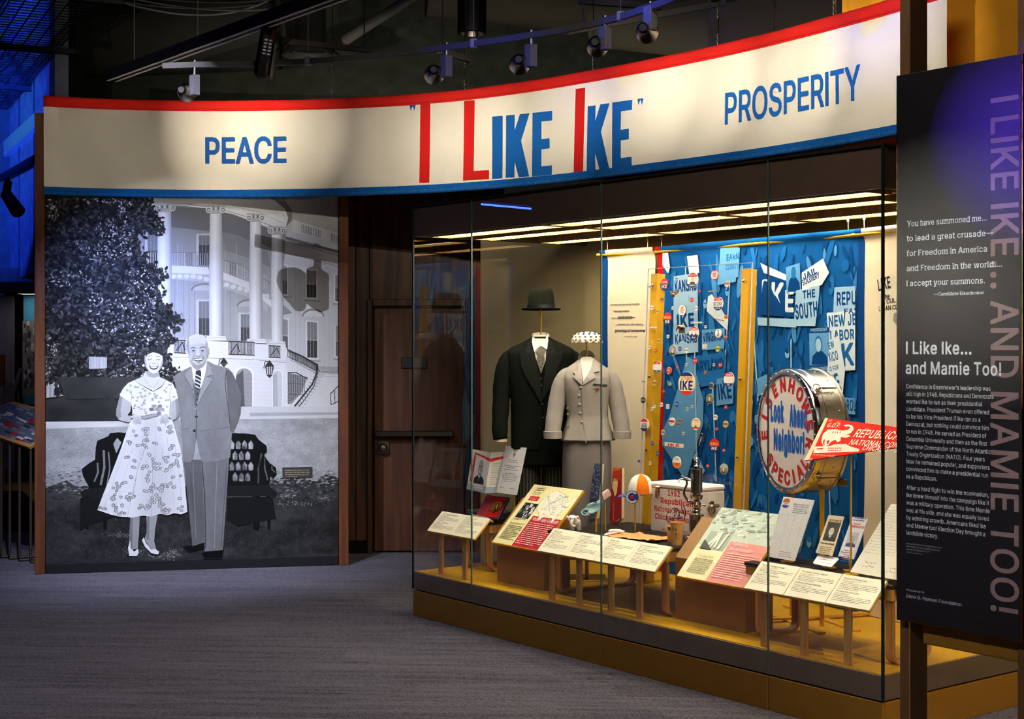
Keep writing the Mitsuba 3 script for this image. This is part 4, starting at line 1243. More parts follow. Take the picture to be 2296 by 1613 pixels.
CRM, NAVY = (222, 208, 178), (20, 62, 120)
fc, wc = hang(0.49, 1.185, 0.952, 1.245)
fb, wb = hang(0.957, 1.25, 2.70, 1.105)
fr3, wr = hang(2.705, 1.10, 3.55, 0.99)
kc = hung_banner('cream banner with black italic writing and a blue left border inside the case', fc, wc, CRM, [(0.0, 0.05, NAVY)])
p = Print(fc); p.h = 0.0
def bend(v):
    v = v.copy()
    h = 0.006 * np.sin(v[:, 1] * 4) + 0.006 * np.sin(v[:, 0] * 7 + v[:, 1] * 2) + 0.003 + v[:, 2]
    return np.stack([v[:, 0], v[:, 1], h], 1)
Y4 = lambda x, y: (1340 + x / 5.042, 540 + y / 5.042)
for s, l, r_, cp, wt in (('It is more than a nomination', (152, 738), (484, 728), 26, 0.0), ('I accept today.', (186, 810), (362, 806), 26, 0.015), ('It is a', (166, 888), (222, 886), 24, 0.0), ('dedication—', (230, 887), (430, 882), 36, 0.03),
                         ('a dedication to the shining', (205, 961), (520, 955), 24, 0.0), ('promise of tomorrow.', (198, 1035), (556, 1030), 34, 0.03), ('—Candidate Eisenhower', (292, 1092), (455, 1090), 14, 0.0)):
    q0, q1 = fc.at(*Y4(*l)), fc.at(*Y4(*r_))
    write(p, s, q0, (min(q1[0], wc + 0.03), q0[1]), cp / 5.042 * 9.5 / FOC, (28, 36, 52), weight=wt, up=False, slant=0.14)
p.build('lettering', kc, 'cloth', fn=lambda v: fc.o + bend(v) @ np.stack([fc.a, fc.b, fc.c]))

kb = hung_banner('blue and white crowd photograph banner with placards behind the drum', fb, wb, (22, 84, 146), [(0.0, 0.062, (176, 26, 28)), ])
p = Print(fb, 1.5e-4); p.h = 0.0035
p.clip = sbox(0.064, 0.3, wb - 0.001, 2.36)
B1, B2, B3, B4, B5 = (16, 62, 118), (36, 104, 166), (92, 148, 192), (150, 186, 210), (206, 220, 226)
r6 = random.Random(11)
bb = sbox(0.064, 0.3, wb, 2.33)
pb = lambda pts, c, up=True: p.poly(Polygon([fb.at(*q) for q in pts]).buffer(0).intersection(bb), c, up)
for L_ in range(7):                                           # heads, arms and hats of a crowd
    p.up()
    for i in range(60):
        x, y = r6.uniform(0.05, wb), r6.uniform(0.3, 2.33)
        g_ = affinity.rotate(affinity.scale(Point(x, y).buffer(r6.uniform(0.01, 0.036), 7), r6.uniform(0.35, 0.9), r6.uniform(1.0, 3.6)), r6.uniform(-30, 30))
        p.poly(g_.intersection(bb), r6.choice((B1, B1, B2, B1, B2, (26, 92, 156), (20, 74, 132), (48, 112, 170), (70, 130, 180) if L_ > 3 else B2)), up=False)
for i in range(70):
    x, y = fb.at(r6.uniform(1480, 1945), r6.uniform(540, 1330))
    if 0.1 < x < wb - 0.05 and y < 2.2:
        p.poly(affinity.scale(Point(x, y).buffer(0.026, 9), 0.72, 1.1).intersection(bb), r6.choice((B3, (70, 130, 180), B2, (120, 168, 202))), up=i % 10 == 0)
        p.poly(affinity.scale(Point(x, y + 0.016).buffer(0.024, 9), 0.8, 0.7).intersection(bb), r6.choice((B1, B2)), up=i % 10 == 0)
for x, y0, y1, l in ((1540, 600, 1000, 0), (1600, 860, 1080, 6), (1690, 720, 900, 10), (1640, 620, 860, -14), (1720, 900, 1080, 12), (1776, 760, 860, -2), (1560, 780, 1100, 3), (1912, 980, 1300, -4), (1860, 1080, 1300, 8)):
    pb([(x, y0), (x + 3, y0), (x + 3 + l, y1), (x + l, y1)], B4)


def placard(pts, col, lines, ink=B1):
    pb(pts, col)
    for s, q0, q1, cp in lines:
        a_, b_ = fb.at(*q0), fb.at(*q1)
        p.up()
        write(p, s, a_, b_, cp * 8.6 / FOC, ink, weight=0.045, up=False)


placard([(1514, 620), (1570, 612), (1570, 790), (1512, 796)], B4, [('KANSAS', (1517, 655), (1568, 650), 26), ('IKE', (1522, 735), (1562, 731), 30), ('KANSAS', (1517, 772), (1568, 768), 22)])
placard([(1580, 740), (1632, 736), (1630, 782), (1579, 786)], B3, [('VIRGINIA', (1582, 767), (1629, 762), 20)])
placard([(1550, 800), (1632, 790), (1630, 860), (1550, 872)], B2, [('MARYLAND', (1553, 836), (1629, 826), 24)])
placard([(1612, 850), (1650, 842), (1648, 905), (1610, 910)], B3, [('IKE', (1616, 896), (1646, 892), 34)])
pb([(1502, 935), (1545, 800), (1556, 806), (1580, 900), (1578, 950), (1540, 1080), (1480, 985)], B3)
pb([(1520, 930), (1540, 860), (1566, 920), (1556, 1000)], B1)
for i in range(6):
    pb([(1506 + 9 * i, 960 + 12 * i), (1512 + 9 * i, 950 + 12 * i), (1562 + 4 * i, 1010 + 9 * i), (1556 + 4 * i, 1022 + 9 * i)], B4 if i % 2 else B1, up=i == 0)
pb([(1478, 565), (1500, 562), (1506, 600), (1502, 614), (1484, 590)], B5)
pb([(1545, 575), (1570, 572), (1575, 612), (1552, 620)], B5)
pb([(1620, 555), (1660, 550), (1655, 632), (1616, 640)], B3)
placard([(1632, 560), (1662, 556), (1660, 622), (1628, 630)], B3, [('EARN', (1634, 585), (1660, 581), 14), ('COUNTY', (1633, 606), (1660, 602), 12)], (22, 84, 146))
pb([(1595, 665), (1604, 660), (1640, 718), (1638, 742), (1592, 698)], B5)
# the large cloth sign with three letters
pb([(1700, 605), (1715, 592), (1770, 618), (1788, 712), (1704, 706)], B1)
pb([(1708, 590), (1768, 616), (1774, 632), (1716, 612)], B5)
pb([(1702, 712), (1788, 716), (1792, 735), (1704, 730)], B4)
for s, q0, q1, cp in (('I', (1712, 690), (1728, 690), 62), ('K', (1732, 696), (1760, 698), 62), ('E', (1766, 698), (1786, 698), 46)):
    a_, b_ = fb.at(*q0), fb.at(*q1)
    write(p, s, a_, b_, cp * 8.2 / FOC, B5, weight=0.06)
pb([(1768, 600), (1800, 590), (1804, 655), (1770, 660)], B3)
pb([(1772, 655), (1776, 630), (1783, 620), (1792, 622), (1800, 634), (1802, 654)], B1)
p.poly(affinity.scale(Point(*fb.at(1786, 612)).buffer(0.028, 10), 0.7, 1.2), B2)
placard([(1805, 612), (1852, 580), (1866, 612), (1850, 640), (1806, 652)], B5, [('JAIL', (1809, 628), (1840, 612), 12), ('SOLDIERY', (1808, 641), (1846, 622), 12)])
placard([(1792, 652), (1846, 640), (1842, 690), (1836, 732), (1786, 732)], B4, [('THE', (1808, 670), (1836, 666), 16), ('SOUTH', (1791, 716), (1842, 708), 30)])
placard([(1878, 645), (1949, 640), (1949, 700), (1876, 702)], B4, [('REPUBL', (1884, 685), (1948, 680), 26), ('FARM', (1900, 704), (1946, 701), 10)])
placard([(1862, 702), (1949, 694), (1949, 828), (1900, 832), (1866, 776)], B5, [('NEW JERS', (1867, 733), (1948, 726), 22), ('LABOR FO', (1870, 764), (1948, 758), 20), ('KE', (1896, 820), (1948, 816), 44)], (30, 92, 150))
placard([(1822, 738), (1868, 734), (1866, 836), (1822, 836)], B3, [])
pb([(1822, 738), (1868, 734), (1868, 746), (1822, 748)], B1)
write(p, 'PRESIDENT', fb.at(1826, 744), fb.at(1864, 742), 0.016, B4, weight=0.03)
pb([(1826, 818), (1830, 798), (1840, 788), (1852, 788), (1862, 800), (1864, 818)], B1)
p.poly(affinity.scale(Point(*fb.at(1843, 772)).buffer(0.04, 12), 0.72, 1.15), B2)
p.poly(affinity.scale(Point(*fb.at(1843, 774)).buffer(0.034, 12), 0.68, 1.1), B4)
pb([(1822, 820), (1866, 818), (1866, 836), (1822, 838)], B1)
write(p, 'EISENHOWER', fb.at(1825, 832), fb.at(1863, 830), 0.02, B4, weight=0.03)
placard([(1868, 764), (1889, 752), (1902, 830), (1896, 885), (1858, 895), (1862, 840)], B5, [('EW', (1868, 784), (1880, 778), 14), ('XICO', (1867, 812), (1888, 806), 18), ('IS FOR', (1868, 833), (1888, 828), 9), ('IKE', (1868, 884), (1894, 872), 34)], (30, 92, 150))
placard([(1886, 890), (1946, 896), (1944, 932), (1882, 926)], B3, [('CAROLINA', (1890, 920), (1944, 922), 22)])
placard([(1698, 852), (1726, 838), (1726, 880), (1702, 890)], B3, [('AIR', (1702, 880), (1722, 872), 24)])
placard([(1683, 850), (1693, 900), (1690, 935), (1676, 930)], B5, [('IE', (1677, 925), (1690, 922), 40)])
pb([(1684, 700), (1697, 712), (1699, 755), (1688, 750)], B5)
pb([(1916, 1060), (1940, 1056), (1944, 1090), (1914, 1094)], B1)
p.poly(affinity.scale(Point(*fb.at(1930, 1043)).buffer(0.04, 10), 0.7, 1.2), B3)
p.build('print', kb, 'cloth', fn=lambda v: fb.o + bend(v) @ np.stack([fb.a, fb.b, fb.c]))

kr = hung_banner('cream banner with a black and white rally photograph at the right end inside the case', fr3, wr, CRM, [(0.0, 0.05, NAVY)])
p = Print(fr3, 1.5e-4); p.h = 0.004
pr3 = lambda pts, c, up=True: p.poly(Polygon([fr3.at(*q) for q in pts]).buffer(0), (c, c * 0.96, c * 0.86), up)
pr3([(1976, 620), (2160, 600), (2160, 1300), (1976, 1290)], 214)
pr3([(1976, 705), (2160, 700), (2160, 1180), (1976, 1150)], 96)
for i in range(240):
    x, y = r6.uniform(1976, 2150), r6.uniform(705, 1150)
    p.poly(affinity.scale(Point(*fr3.at(x, y)).buffer(r6.uniform(0.01, 0.035), 6), r6.uniform(0.5, 1), r6.uniform(0.7, 2)).intersection(Polygon([fr3.at(*q) for q in ((1976, 620), (2160, 600), (2160, 1300), (1976, 1290))])),
           (lambda c_: (c_, c_ * .96, c_ * .86))(r6.choice((34, 44, 60, 90, 30, 130, 170))), up=i % 30 == 0)
pr3([(1976, 830), (2140, 838), (2150, 945), (1976, 942)], 190)
pr3([(1980, 866), (2120, 866), (2140, 938), (1979, 940)], 38)
pr3([(1976, 942), (2150, 945), (2150, 1040), (2010, 1080), (1976, 1040)], 176)
pr3([(1990, 1000), (2020, 1040), (2010, 1075), (1984, 1060)], 60)
pr3([(1975, 622), (2160, 606), (2160, 694), (1976, 704)], 214)
for s, q0, q1, cp in (('LIKE', (1973, 653), (2001, 645), 26), ('The', (1982, 672), (1998, 669), 11), ('K CUL', (1982, 683), (2012, 678), 10), ('LICAN CLUB', (1974, 698), (2030, 692), 10)):
    write(p, s, fr3.at(*q0), fr3.at(*q1), cp * 7.6 / FOC, (48, 46, 42), weight=0.03)
p.poly(Polygon([fr3.at(*q) for q in ((2160, 1405), (2195, 1412), (2195, 1432), (2160, 1425))]), (180, 30, 26))
p.build('print', kr, 'cloth', fn=lambda v: fr3.o + bend(v) @ np.stack([fr3.a, fr3.b, fr3.c]))

# ------------------------------------------------------------------ clear board with campaign buttons on two yellow posts
kbd = thing('button_board', 'clear acrylic sheet held by two yellow posts, carrying rows of campaign buttons', 'display board')
bf = slope_frame(1.22, 0.83, 0.30, 0.928, 2.21)
bh = math.hypot(0.098, 1.91)
bw = 0.865
add('acrylic_sheet', bf.put(mesh([[0, 0, 0], [bw, 0, 0], [bw, bh, 0], [0, bh, 0]], [[0, 1, 2], [0, 2, 3]])), 'acrylic', parent=kbd, smooth=False)
add('sheet_edge', bf.put(cat(box(-0.004, 0, 0, bh, -0.008, 0.0), box(bw, bw + 0.004, 0, bh, -0.008, 0.0), box(-0.004, bw + 0.004, bh, bh + 0.003, -0.008, 0))), 'satin', (196, 190, 186), kbd)
for x0 in (0.02, bw - 0.085):
    ps = add('post', bf.put(cat(box(x0, x0 + 0.058, -0.0, bh - 0.03, -0.018, -0.008, 0.001), box(x0 + 0.046, x0 + 0.058, 0, bh - 0.03, -0.075, -0.018, 0.001))), 'ochre_paint', parent=kbd)
    for z in (0.35, 0.8, 1.25, bh - 0.1):
        add('bolt', bf.put(lathe([(0, 0), (0.009, 0), (0.009, 0.006), (0.004, 0.008), (0, 0.008)], 10), x0 + 0.03, z, 0.001), 'metal', (190, 180, 160), ps)
add('base', inc(cat(box(1.22, 1.28, 0.62, 1.08, DECK, DECK + 0.012, 0.002), box(2.0, 2.06, 0.62, 1.08, DECK, DECK + 0.012, 0.002))), 'ochre_paint', parent=kbd)
WHT, RED2, NAV, ORG, CRE = (232, 226, 212), (196, 44, 38), (34, 42, 92), (226, 112, 40), (236, 214, 160)
N4 = lambda x, y: (1340 + x / 5.042, 540 + y / 5.042)
N5 = lambda x, y: (1420 + x / 5.377, 800 + y / 5.377)
BIG = []


def disc(px, py, hpx, field, bands, texts, name, label, face=None, group=None, rim=None):
    """A round button: bands = (lo, hi, colour) in radii, texts = (string, y, width, cap, colour)."""
    k = thing('campaign_button' if hpx > 14 else 'lapel_pin', label, 'button' if hpx > 14 else 'pin', group)
    x, y = bf.at(px, py)
    r = hpx / 2 * 8.55 / FOC
    th = 0.006 if hpx > 14 else 0.003
    n = 28 if hpx > 14 else 14
    add('shell', bf.put(lathe([(0, 0), (r * .96, 0), (r, th * .4), (r * .97, th * .8), (r * .9, th), (0, th + 0.0003)], n), x, y, 0.014), 'gloss', rim or field, k)
    p = Print(bf, 1.0e-4); p.h = 0.014 + th + 0.0006
    C = Point(x, y).buffer(r * .97, 16)
    if bands or texts or face:
        p.poly(C, field)
        p.up()
        for lo, hi, c in bands:
            p.poly(C.intersection(sbox(x - r, y + lo * r, x + r, y + hi * r)), c, up=False)
        p.up()
        for s, ty, tw, cp, c in texts:
            write(p, s, (x - tw * r / 2, y + ty * r), (x + tw * r / 2, y + ty * r), cp * r, c, weight=0.05, up=False)
        if face:
            for fx_ in face:
                portrait(p, x + fx_[0] * r, y + fx_[1] * r, fx_[2] * r)
        p.build('print', k, 'satin')
    add('pin_wire', rod(bf.pt(x, y, 0.0), bf.pt(x, y, 0.014), 0.0015, 6), 'metal', (190, 180, 160), k)
    if hpx > 14:
        BIG.append((x, y, name))
    return x, y, r, k


IK = lambda c: ('IKE', -0.62, 1.2, 0.55, c)
for args in (
    (*N4(783, 500), 29, NAV, [(0.1, 1, RED2)], [('J’AIME', 0.25, 1.3, 0.3, WHT), ('IKE', -0.55, 1.3, 0.5, WHT)], 'J’AIME IKE', 'red and navy button reading J’AIME IKE near the top left of the clear board'),
    (*N4(1102, 450), 35, WHT, [(0.45, 1, RED2), (-1, -0.5, NAV)], [('EISENHOWER', 0.6, 1.1, 0.16, WHT), ('PRESIDENT', -0.74, 1.1, 0.16, WHT)], 'portrait', 'large portrait button with red top and navy foot at the top of the clear board', [(0, -0.5, 0.95)]),
    (*N4(1350, 392), 23, RED2, [(-0.8, 0.8, (226, 196, 186))], [('IKE', -0.3, 0.7, 0.7, RED2)], 'upper pink', 'red rimmed pink button near the top right of the clear board'),
    (*N4(1389, 715), 31, WHT, [(0.42, 1, RED2), (-1, -0.42, NAV)], [('I LIKE', 0.52, 0.9, 0.24, WHT), ('IKE·DICK'.replace('·', ' '), -0.28, 1.7, 0.52, NAV), ('***', -0.85, 0.9, 0.3, WHT)], 'I LIKE IKE DICK', 'button with red top and navy foot reading I LIKE IKE DICK'),
    (*N4(818, 886), 30, NAV, [(-0.1, 1, RED2)], [('MI PIACE', 0.05, 1.4, 0.34, (240, 190, 90)), ('IKE', -0.62, 1.0, 0.4, WHT)], 'MI PIACE', 'red and navy button reading MI PIACE IKE'),
    (*N4(985, 787), 25, WHT, [(0.4, 0.8, WHT)], [('IKE', 0.25, 0.7, 0.4, RED2), ('NIXON', -0.2, 1.1, 0.34, RED2), ('TEAM', -0.6, 0.8, 0.3, RED2)], 'scalloped', 'white button with red lettering and a navy rim left of the centre line', None, None, NAV),
    (*N4(1117, 1048), 31, WHT, [(0.4, 1, RED2), (-1, -0.3, NAV)], [('Eisenhower', 0.5, 1.2, 0.24, WHT), ('Nixon', -0.75, 0.7, 0.26, WHT)], 'two men', 'red topped button with two men side by side above the centre of the board', [(-.4, -.28, .55), (.4, -.28, .55)]),
    (*N4(1391, 1050), 20, WHT, [], [('I’M', 0.4, 0.5, 0.4, NAV), ('FOR', -0.1, 0.6, 0.3, NAV), ('IKE', -0.65, 0.9, 0.42, NAV)], 'I’M FOR IKE', 'small white button reading I’M FOR IKE'),
    (*N4(877, 1240), 26, WHT, [(-.9, .9, (140, 136, 128))], [], 'sepia portrait', 'oval silver button with a grey portrait left of the board centre', [(0, -0.8, 1.2)]),
    (*N5(316, 127), 29, WHT, [(0.45, 1, RED2), (-1, -0.5, NAV)], [('IKE', 0.55, 0.6, 0.26, WHT), ('DICK', -0.85, 0.8, 0.28, WHT)], 'IKE DICK faces', 'button with two small faces reading IKE above and DICK below'),
    (*N5(457, 170), 17, (200, 150, 110), [(-.6, .6, RED2)], [('IKE', -0.3, 0.9, 0.6, WHT)], 'red rosette', 'small red button with a copper rosette rim'),
    (*N5(671, 326), 54, CRE, [(0.62, 1, (20, 54, 120)), (-1, -0.62, (206, 56, 36))], [('LET’S BACK', 0.3, 1.3, 0.26, (206, 60, 34)), ('IKE', -0.52, 1.5, 0.72, (20, 40, 120))], 'LET’S BACK IKE', 'largest button, cream with blue top and red foot, reading LET’S BACK IKE'),
    (*N5(1182, 275), 32, WHT, [(0.4, 1, RED2), (-1, -0.55, NAV)], [('MAMIE', 0.5, 1.1, 0.26, WHT), ('PAT', -0.9, 0.6, 0.28, WHT)], 'MAMIE PAT', 'button with two women\'s faces reading MAMIE above and PAT below'),
    (*N5(966, 353), 14.5, (176, 168, 150), [(-.7, .7, (70, 66, 80))], [], 'dark cameo', 'small dark cameo button with a pale rim right of the largest button'),
    (*N5(949, 511), 23, (140, 130, 110), [(-.9, .9, (120, 114, 100))], [], 'grey portrait', 'grey portrait button below the dark cameo', [(0, -0.8, 1.2)]),
    (*N5(164, 825), 30, WHT, [(0.5, 1, RED2), (-1, -0.5, NAV)], [('I LIKE', 0.1, 1.0, 0.24, NAV), ('IKE', -0.42, 1.2, 0.46, NAV)], 'I LIKE IKE', 'red, white and navy button reading I LIKE IKE on the left post'),
    (*N5(494, 786), 20, WHT, [(-0.15, 0.3, RED2)], [('VOTE', -0.6, 0.8, 0.36, NAV)], 'red ribbon', 'small white button with a red ribbon across it'),
    (*N5(783, 814), 28, (238, 220, 176), [(-0.75, -0.5, RED2)], [('THE GUY', 0.5, 1.2, 0.24, RED2)], 'cartoon ring', 'cream button with red lettering round a dark dancing figure', [(0, -0.45, 0.5)]),
    (*N5(1008, 1072), 32, NAV, [(-0.1, 1, RED2)], [('ME GUSTA', 0.05, 1.5, 0.34, (240, 190, 90)), ('IKE', -0.62, 1.0, 0.42, WHT)], 'ME GUSTA', 'red and navy button reading ME GUSTA IKE'),
    (*N5(552, 1275), 28, WHT, [(-1, -0.05, ORG)], [('Let us go', 0.45, 0.9, 0.2, NAV), ('VOTE', -0.45, 0.7, 0.26, (120, 50, 10))], 'orange foot', 'white button with an orange lower half'),
    (*N5(1120, 1355), 24, (170, 180, 160), [(-.9, .2, (150, 110, 80))], [], 'colour portrait', 'oval colour portrait button at the lower right of the board', [(0, -0.8, 1.1)]),
    (*N5(1016, 733), 12.8, WHT, [(-.1, .25, (150, 120, 100))], [], '', 'small white striped pin right of the dancing figure button'),
):
    disc(*args)
cn = {'w': WHT, 'r': RED2, 'b': (60, 70, 130), 's': (190, 182, 168), 'g': (206, 166, 96), 'o': ORG, 'y': (214, 190, 60), 'c': (160, 120, 90), 'k': (60, 56, 54)}
cw = {'w': 'white', 'r': 'red', 'b': 'blue', 's': 'silver', 'g': 'gold', 'o': 'orange', 'y': 'yellow', 'c': 'copper', 'k': 'dark'}
tiny = [(*N4(618, 525), 10, 's'), (*N4(915, 432), 8, 's'), (*N4(1489, 490), 15.5, 's'), (*N4(1178, 572), 7, 'r'), (*N4(752, 668), 11, 'c'), (*N4(1086, 672), 11, 'r'), (*N4(635, 760), 11, 'w'), (*N4(704, 802), 9, 'g'), (*N4(871, 763), 8.5, 'w'), (*N4(1140, 767), 11, 'w'),
        (*N4(1474, 865), 10, 'o'), (*N4(1243, 977), 8, 'w'), (*N4(1475, 1088), 8, 'r'), (*N4(818, 1085), 9, 'w'), (*N4(711, 1135), 11, 'g'), (*N4(607, 1208), 9, 'w'), (*N4(680, 1248), 9, 'r'), (*N4(953, 1224), 11, 'b'), (*N4(1032, 1243), 12, 'w'), (*N4(1380, 1226), 13, 'y'),
        (*N5(771, 52), 13.5, 'r'), (*N5(1072, 105), 10, 'r'), (*N5(664, 98), 8, 's'), (*N5(995, 100), 8, 's'), (*N5(556, 130), 8, 'r'), (*N5(890, 190), 8, 'o'), (*N5(284, 318), 14, 'g'), (*N5(146, 302), 8, 's'), (*N5(472, 335), 7, 'g'), (*N5(827, 345), 6, 'k'), (*N5(391, 422), 8, 'r'),
        (*N5(145, 527), 14.5, 'k'), (*N5(362, 580), 11, 'w'), (*N5(250, 633), 9, 'w'), (*N5(278, 603), 8, 'w'), (*N5(549, 577), 13, 'b'), (*N5(677, 632), 8, 's'), (*N5(733, 605), 8, 's'), (*N5(1140, 611), 9, 'r'), (*N5(590, 778), 10, 'c'), (*N5(558, 818), 9, 'c'), (*N5(1140, 815), 16, 'g'),
        (*N5(935, 800), 6, 'k'), (*N5(1030, 872), 8, 'r'), (*N5(382, 915), 14, 's'), (*N5(627, 930), 9, 's'), (*N5(253, 1045), 10, 'b'), (*N5(318, 1170), 11, 'b'), (*N5(1116, 1132), 8, 'r'), (*N5(920, 1318), 8, 'r'), (*N5(226, 1285), 9, 'w'), (*N5(91, 1262), 7, 'b')]
seen_l = set()
for px, py, hp, c in tiny:
    x, y = bf.at(px, py)
    o = sorted((math.hypot(x - a_, y - b_), a_, b_, n_) for a_, b_, n_ in BIG if n_)
    lab = None
    for q in range(4):
        _, a_, b_, n_ = o[q]
        d = ('below' if y < b_ - 0.02 else 'above' if y > b_ + 0.02 else 'level with') + (' and left of' if x < a_ - 0.015 else ' and right of' if x > a_ + 0.015 else '')
        for sz in ('tiny', 'very small'):
            lab = f'{sz} {cw[c]} pin {d} the {n_} button'
            if lab not in seen_l:
                break
        if lab not in seen_l:
            break
    seen_l.add(lab)
    disc(px, py, hp, cn[c], [(-0.25, 0.35, tuple(min(255, int(z * .6 + (90 if c in 'rbk' else 0))) for z in cn[c]))] if hp > 7.5 else [], [], '', lab, None, 'small pins on the clear board')


def bar_pin(px, py, w, h, col, label, rot=0.0, txt=None):
    k = thing('bar_pin', label, 'pin')
    x, y = bf.at(px, py)
    W2, H2 = w * 8.55 / FOC * 1.35, h * 8.55 / FOC
    m = box(-W2 / 2, W2 / 2, -H2 / 2, H2 / 2, 0, 0.004, 0.001)
    m.apply_transform(trimesh.transformations.rotation_matrix(rot, [0, 0, 1]))
    add('bar', bf.put(m, x, y, 0.012), 'satin', col, k)
    if txt:
        p = Print(bf); p.h = 0.0165
        write(p, txt, (x - W2 * .3, y - H2 * .35), (x + W2 * .3, y - H2 * .35), H2 * .7, RED2, weight=0.06)
        p.build('lettering', k)
    add('pin_wire', rod(bf.pt(x, y, 0.0), bf.pt(x, y, 0.012), 0.0015, 6), 'metal', (190, 180, 160), k)


bar_pin(*N5(512, 1067), 46, 9, (214, 208, 190), 'long silver bar pin with red letters low on the clear board', -0.03, 'IKE')
bar_pin(*N4(1310, 575), 18, 3, (150, 112, 80), 'thin copper bar pin near the top right of the clear board')
bar_pin(*N4(650, 985), 18, 4, (200, 196, 186), 'thin silver bar pin on the upper part of the left yellow post')
bar_pin(*N4(1150, 928), 22, 4, (196, 190, 178), 'thin silver script pin right of the copper elephant')
bar_pin(*N4(1400, 897), 20, 3, (150, 134, 90), 'thin gold script pin below the I LIKE IKE DICK button', -0.12)
bar_pin(*N4(1231, 1197), 11, 11, (206, 200, 186), 'small square silver badge in the right half of the clear board')
bar_pin(*N5(437, 602), 8, 12, (206, 200, 186), 'small upright silver letter badge left of the centre of the board')
# two figured badges and a torch
k = thing('elephant_badge', 'copper elephant badge near the middle of the clear board', 'badge')
x, y = bf.at(*N4(978, 990))
add('body', bf.put(cat(ball((x, y, 0.018), (0.028, 0.021, 0.008), 2), ball((x - 0.02, y + 0.008, 0.02), (0.016, 0.014, 0.008), 2), *[rod((x + d, y - 0.01, 0.018), (x + d, y - 0.03, 0.018), 0.006) for d in (-0.016, -0.004, 0.01, 0.02)],
                       tube([(x - 0.03, y + 0.006, 0.02), (x - 0.042, y - 0.006, 0.02), (x - 0.044, y - 0.018, 0.02)], [0.005, 0.004, 0.003], 8), rod((x, y, 0), (x, y, 0.015), 0.0015, 6))), 'metal', (176, 134, 110), k)
k = thing('eagle_badge', 'copper eagle badge with spread wings near the top of the clear board', 'badge')
x, y = bf.at(*N4(882, 605))
for s in (-1, 1):
    add('wing', bf.put(prism(Polygon([(x, y + 0.012), (x + s * 0.028, y + 0.022), (x + s * 0.034, y + 0.01), (x + s * 0.02, y - 0.004), (x, y - 0.004)]), 0.004), 0, 0, 0.012), 'metal', (178, 140, 96), k)
add('body', bf.put(cat(ball((x, y - 0.004, 0.015), (0.012, 0.014, 0.006), 2), ball((x, y + 0.012, 0.016), 0.006, 1), rod((x, y, 0), (x, y, 0.015), 0.0015, 6))), 'metal', (186, 120, 100), k)
k = thing('torch_pin', 'slim silver ice cream cone shaped torch pin low on the clear board', 'pin')
x, y = bf.at(*N5(835, 975))
add('cone', bf.put(cat(rod((x + 0.006, y + 0.004, 0.016), (x - 0.012, y - 0.05, 0.016), 0.008, 10, 0.002), rod((x, y, 0), (x, y, 0.015), 0.0015, 6))), 'metal', (200, 180, 160), k)
add('flame', bf.put(ball((x + 0.01, y + 0.014, 0.016), (0.009, 0.014, 0.006), 1)), 'metal', (150, 120, 90), k)

# ------------------------------------------------------------------ the painted bass drum
n_ = np.array([-0.953, -0.304, 0]); n_ /= np.linalg.norm(n_)
dc = cpt(2.64, 0.6, 0) + np.array([0, 0, 1.29])
df = Frame(dc, (-n_[1], n_[0], 0))
R0 = 0.333
drum = thing('bass_drum', 'chrome bass drum with red and blue painted writing on its white head', 'drum')
add('drum_head', df.put(lathe([(0, -0.002), (R0 * .9, -0.002), (R0 * .9, -0.006)], 64)), 'satin', (222, 212, 204), drum)
add('front_hoop', df.put(lathe([(R0 * .885, -0.003), (R0 * .89, 0.006), (R0 * .93, 0.01), (R0 * .985, 0.004), (R0, -0.006), (R0, -0.03), (R0 * .975, -0.034)], 72)), 'chrome', (200, 198, 204), drum, smooth=40)
add('shell', df.put(lathe([(R0 * .972, -0.03), (R0 * .972, -0.062), (R0 * .98, -0.064), (R0 * .98, -0.068), (R0 * .972, -0.07), (R0 * .972, -0.168), (R0 * .99, -0.17), (R0 * .99, -0.184), (R0 * .9, -0.186), (0, -0.186)], 72)), 'metal', (196, 188, 176), drum, smooth=30)
for i in range(30):
    b = i * 2 * math.pi / 30
    add('rivet', df.put(ball((R0 * .945 * math.cos(b), R0 * .945 * math.sin(b), 0.009), (0.005, 0.005, 0.004), 1)), 'metal', (216, 206, 190), drum, smooth=True)
for b in (0.75, -0.72, 2.3, -2.3):
    ca, sa = math.cos(b), math.sin(b)
    lg = add('lug', df.put(cat(rod((R0 * .99 * ca, R0 * .99 * sa, -0.05), (R0 * 1.03 * ca, R0 * 1.03 * sa, -0.05), 0.012), rod((R0 * 1.03 * ca, R0 * 1.03 * sa, -0.045), (R0 * 1.03 * ca, R0 * 1.03 * sa, -0.15), 0.007, 8, 0.004))), 'metal', (176, 166, 150), drum)
    tt = np.linspace(0, 2 * np.pi, 17)[:-1]
    add('ring', df.put(tube(np.stack([R0 * 1.035 * ca + 0.024 * np.cos(tt) * -sa, R0 * 1.035 * sa + 0.024 * np.cos(tt) * ca, -0.04 + 0.024 * np.sin(tt)], 1), 0.003, 6, True)), 'metal', (190, 184, 172), lg)
for i in range(9):
    b = 1.3 - i * 0.31
    add('stud', df.put(ball((R0 * .975 * math.cos(b), R0 * .975 * math.sin(b), -0.12 - 0.02 * (i % 2)), 0.0045, 1)), 'metal', (210, 200, 186), drum, smooth=True)
p = Print(df); p.h = 0.0
DR, DB = (178, 40, 44), (22, 88, 176)


def arc_text(s, r, a0, a1, cap, col, inward):
    for i, c in enumerate(s):
        b = a0 + (a1 - a0) * i / (len(s) - 1)
        g = glyph(c, 0.07)
        x0, y0, x1, y1 = g.bounds
        g = affinity.translate(g, -(x0 + x1) / 2, -0.5)
        g = affinity.scale(g, cap * (1.05 if c == 'I' else 0.95), cap, origin=(0, 0))
        g = affinity.rotate(g, math.degrees(b) + (90 if inward else -90), origin=(0, 0))
        p.poly(affinity.translate(g, r * math.cos(b), r * math.sin(b)), col, up=False)


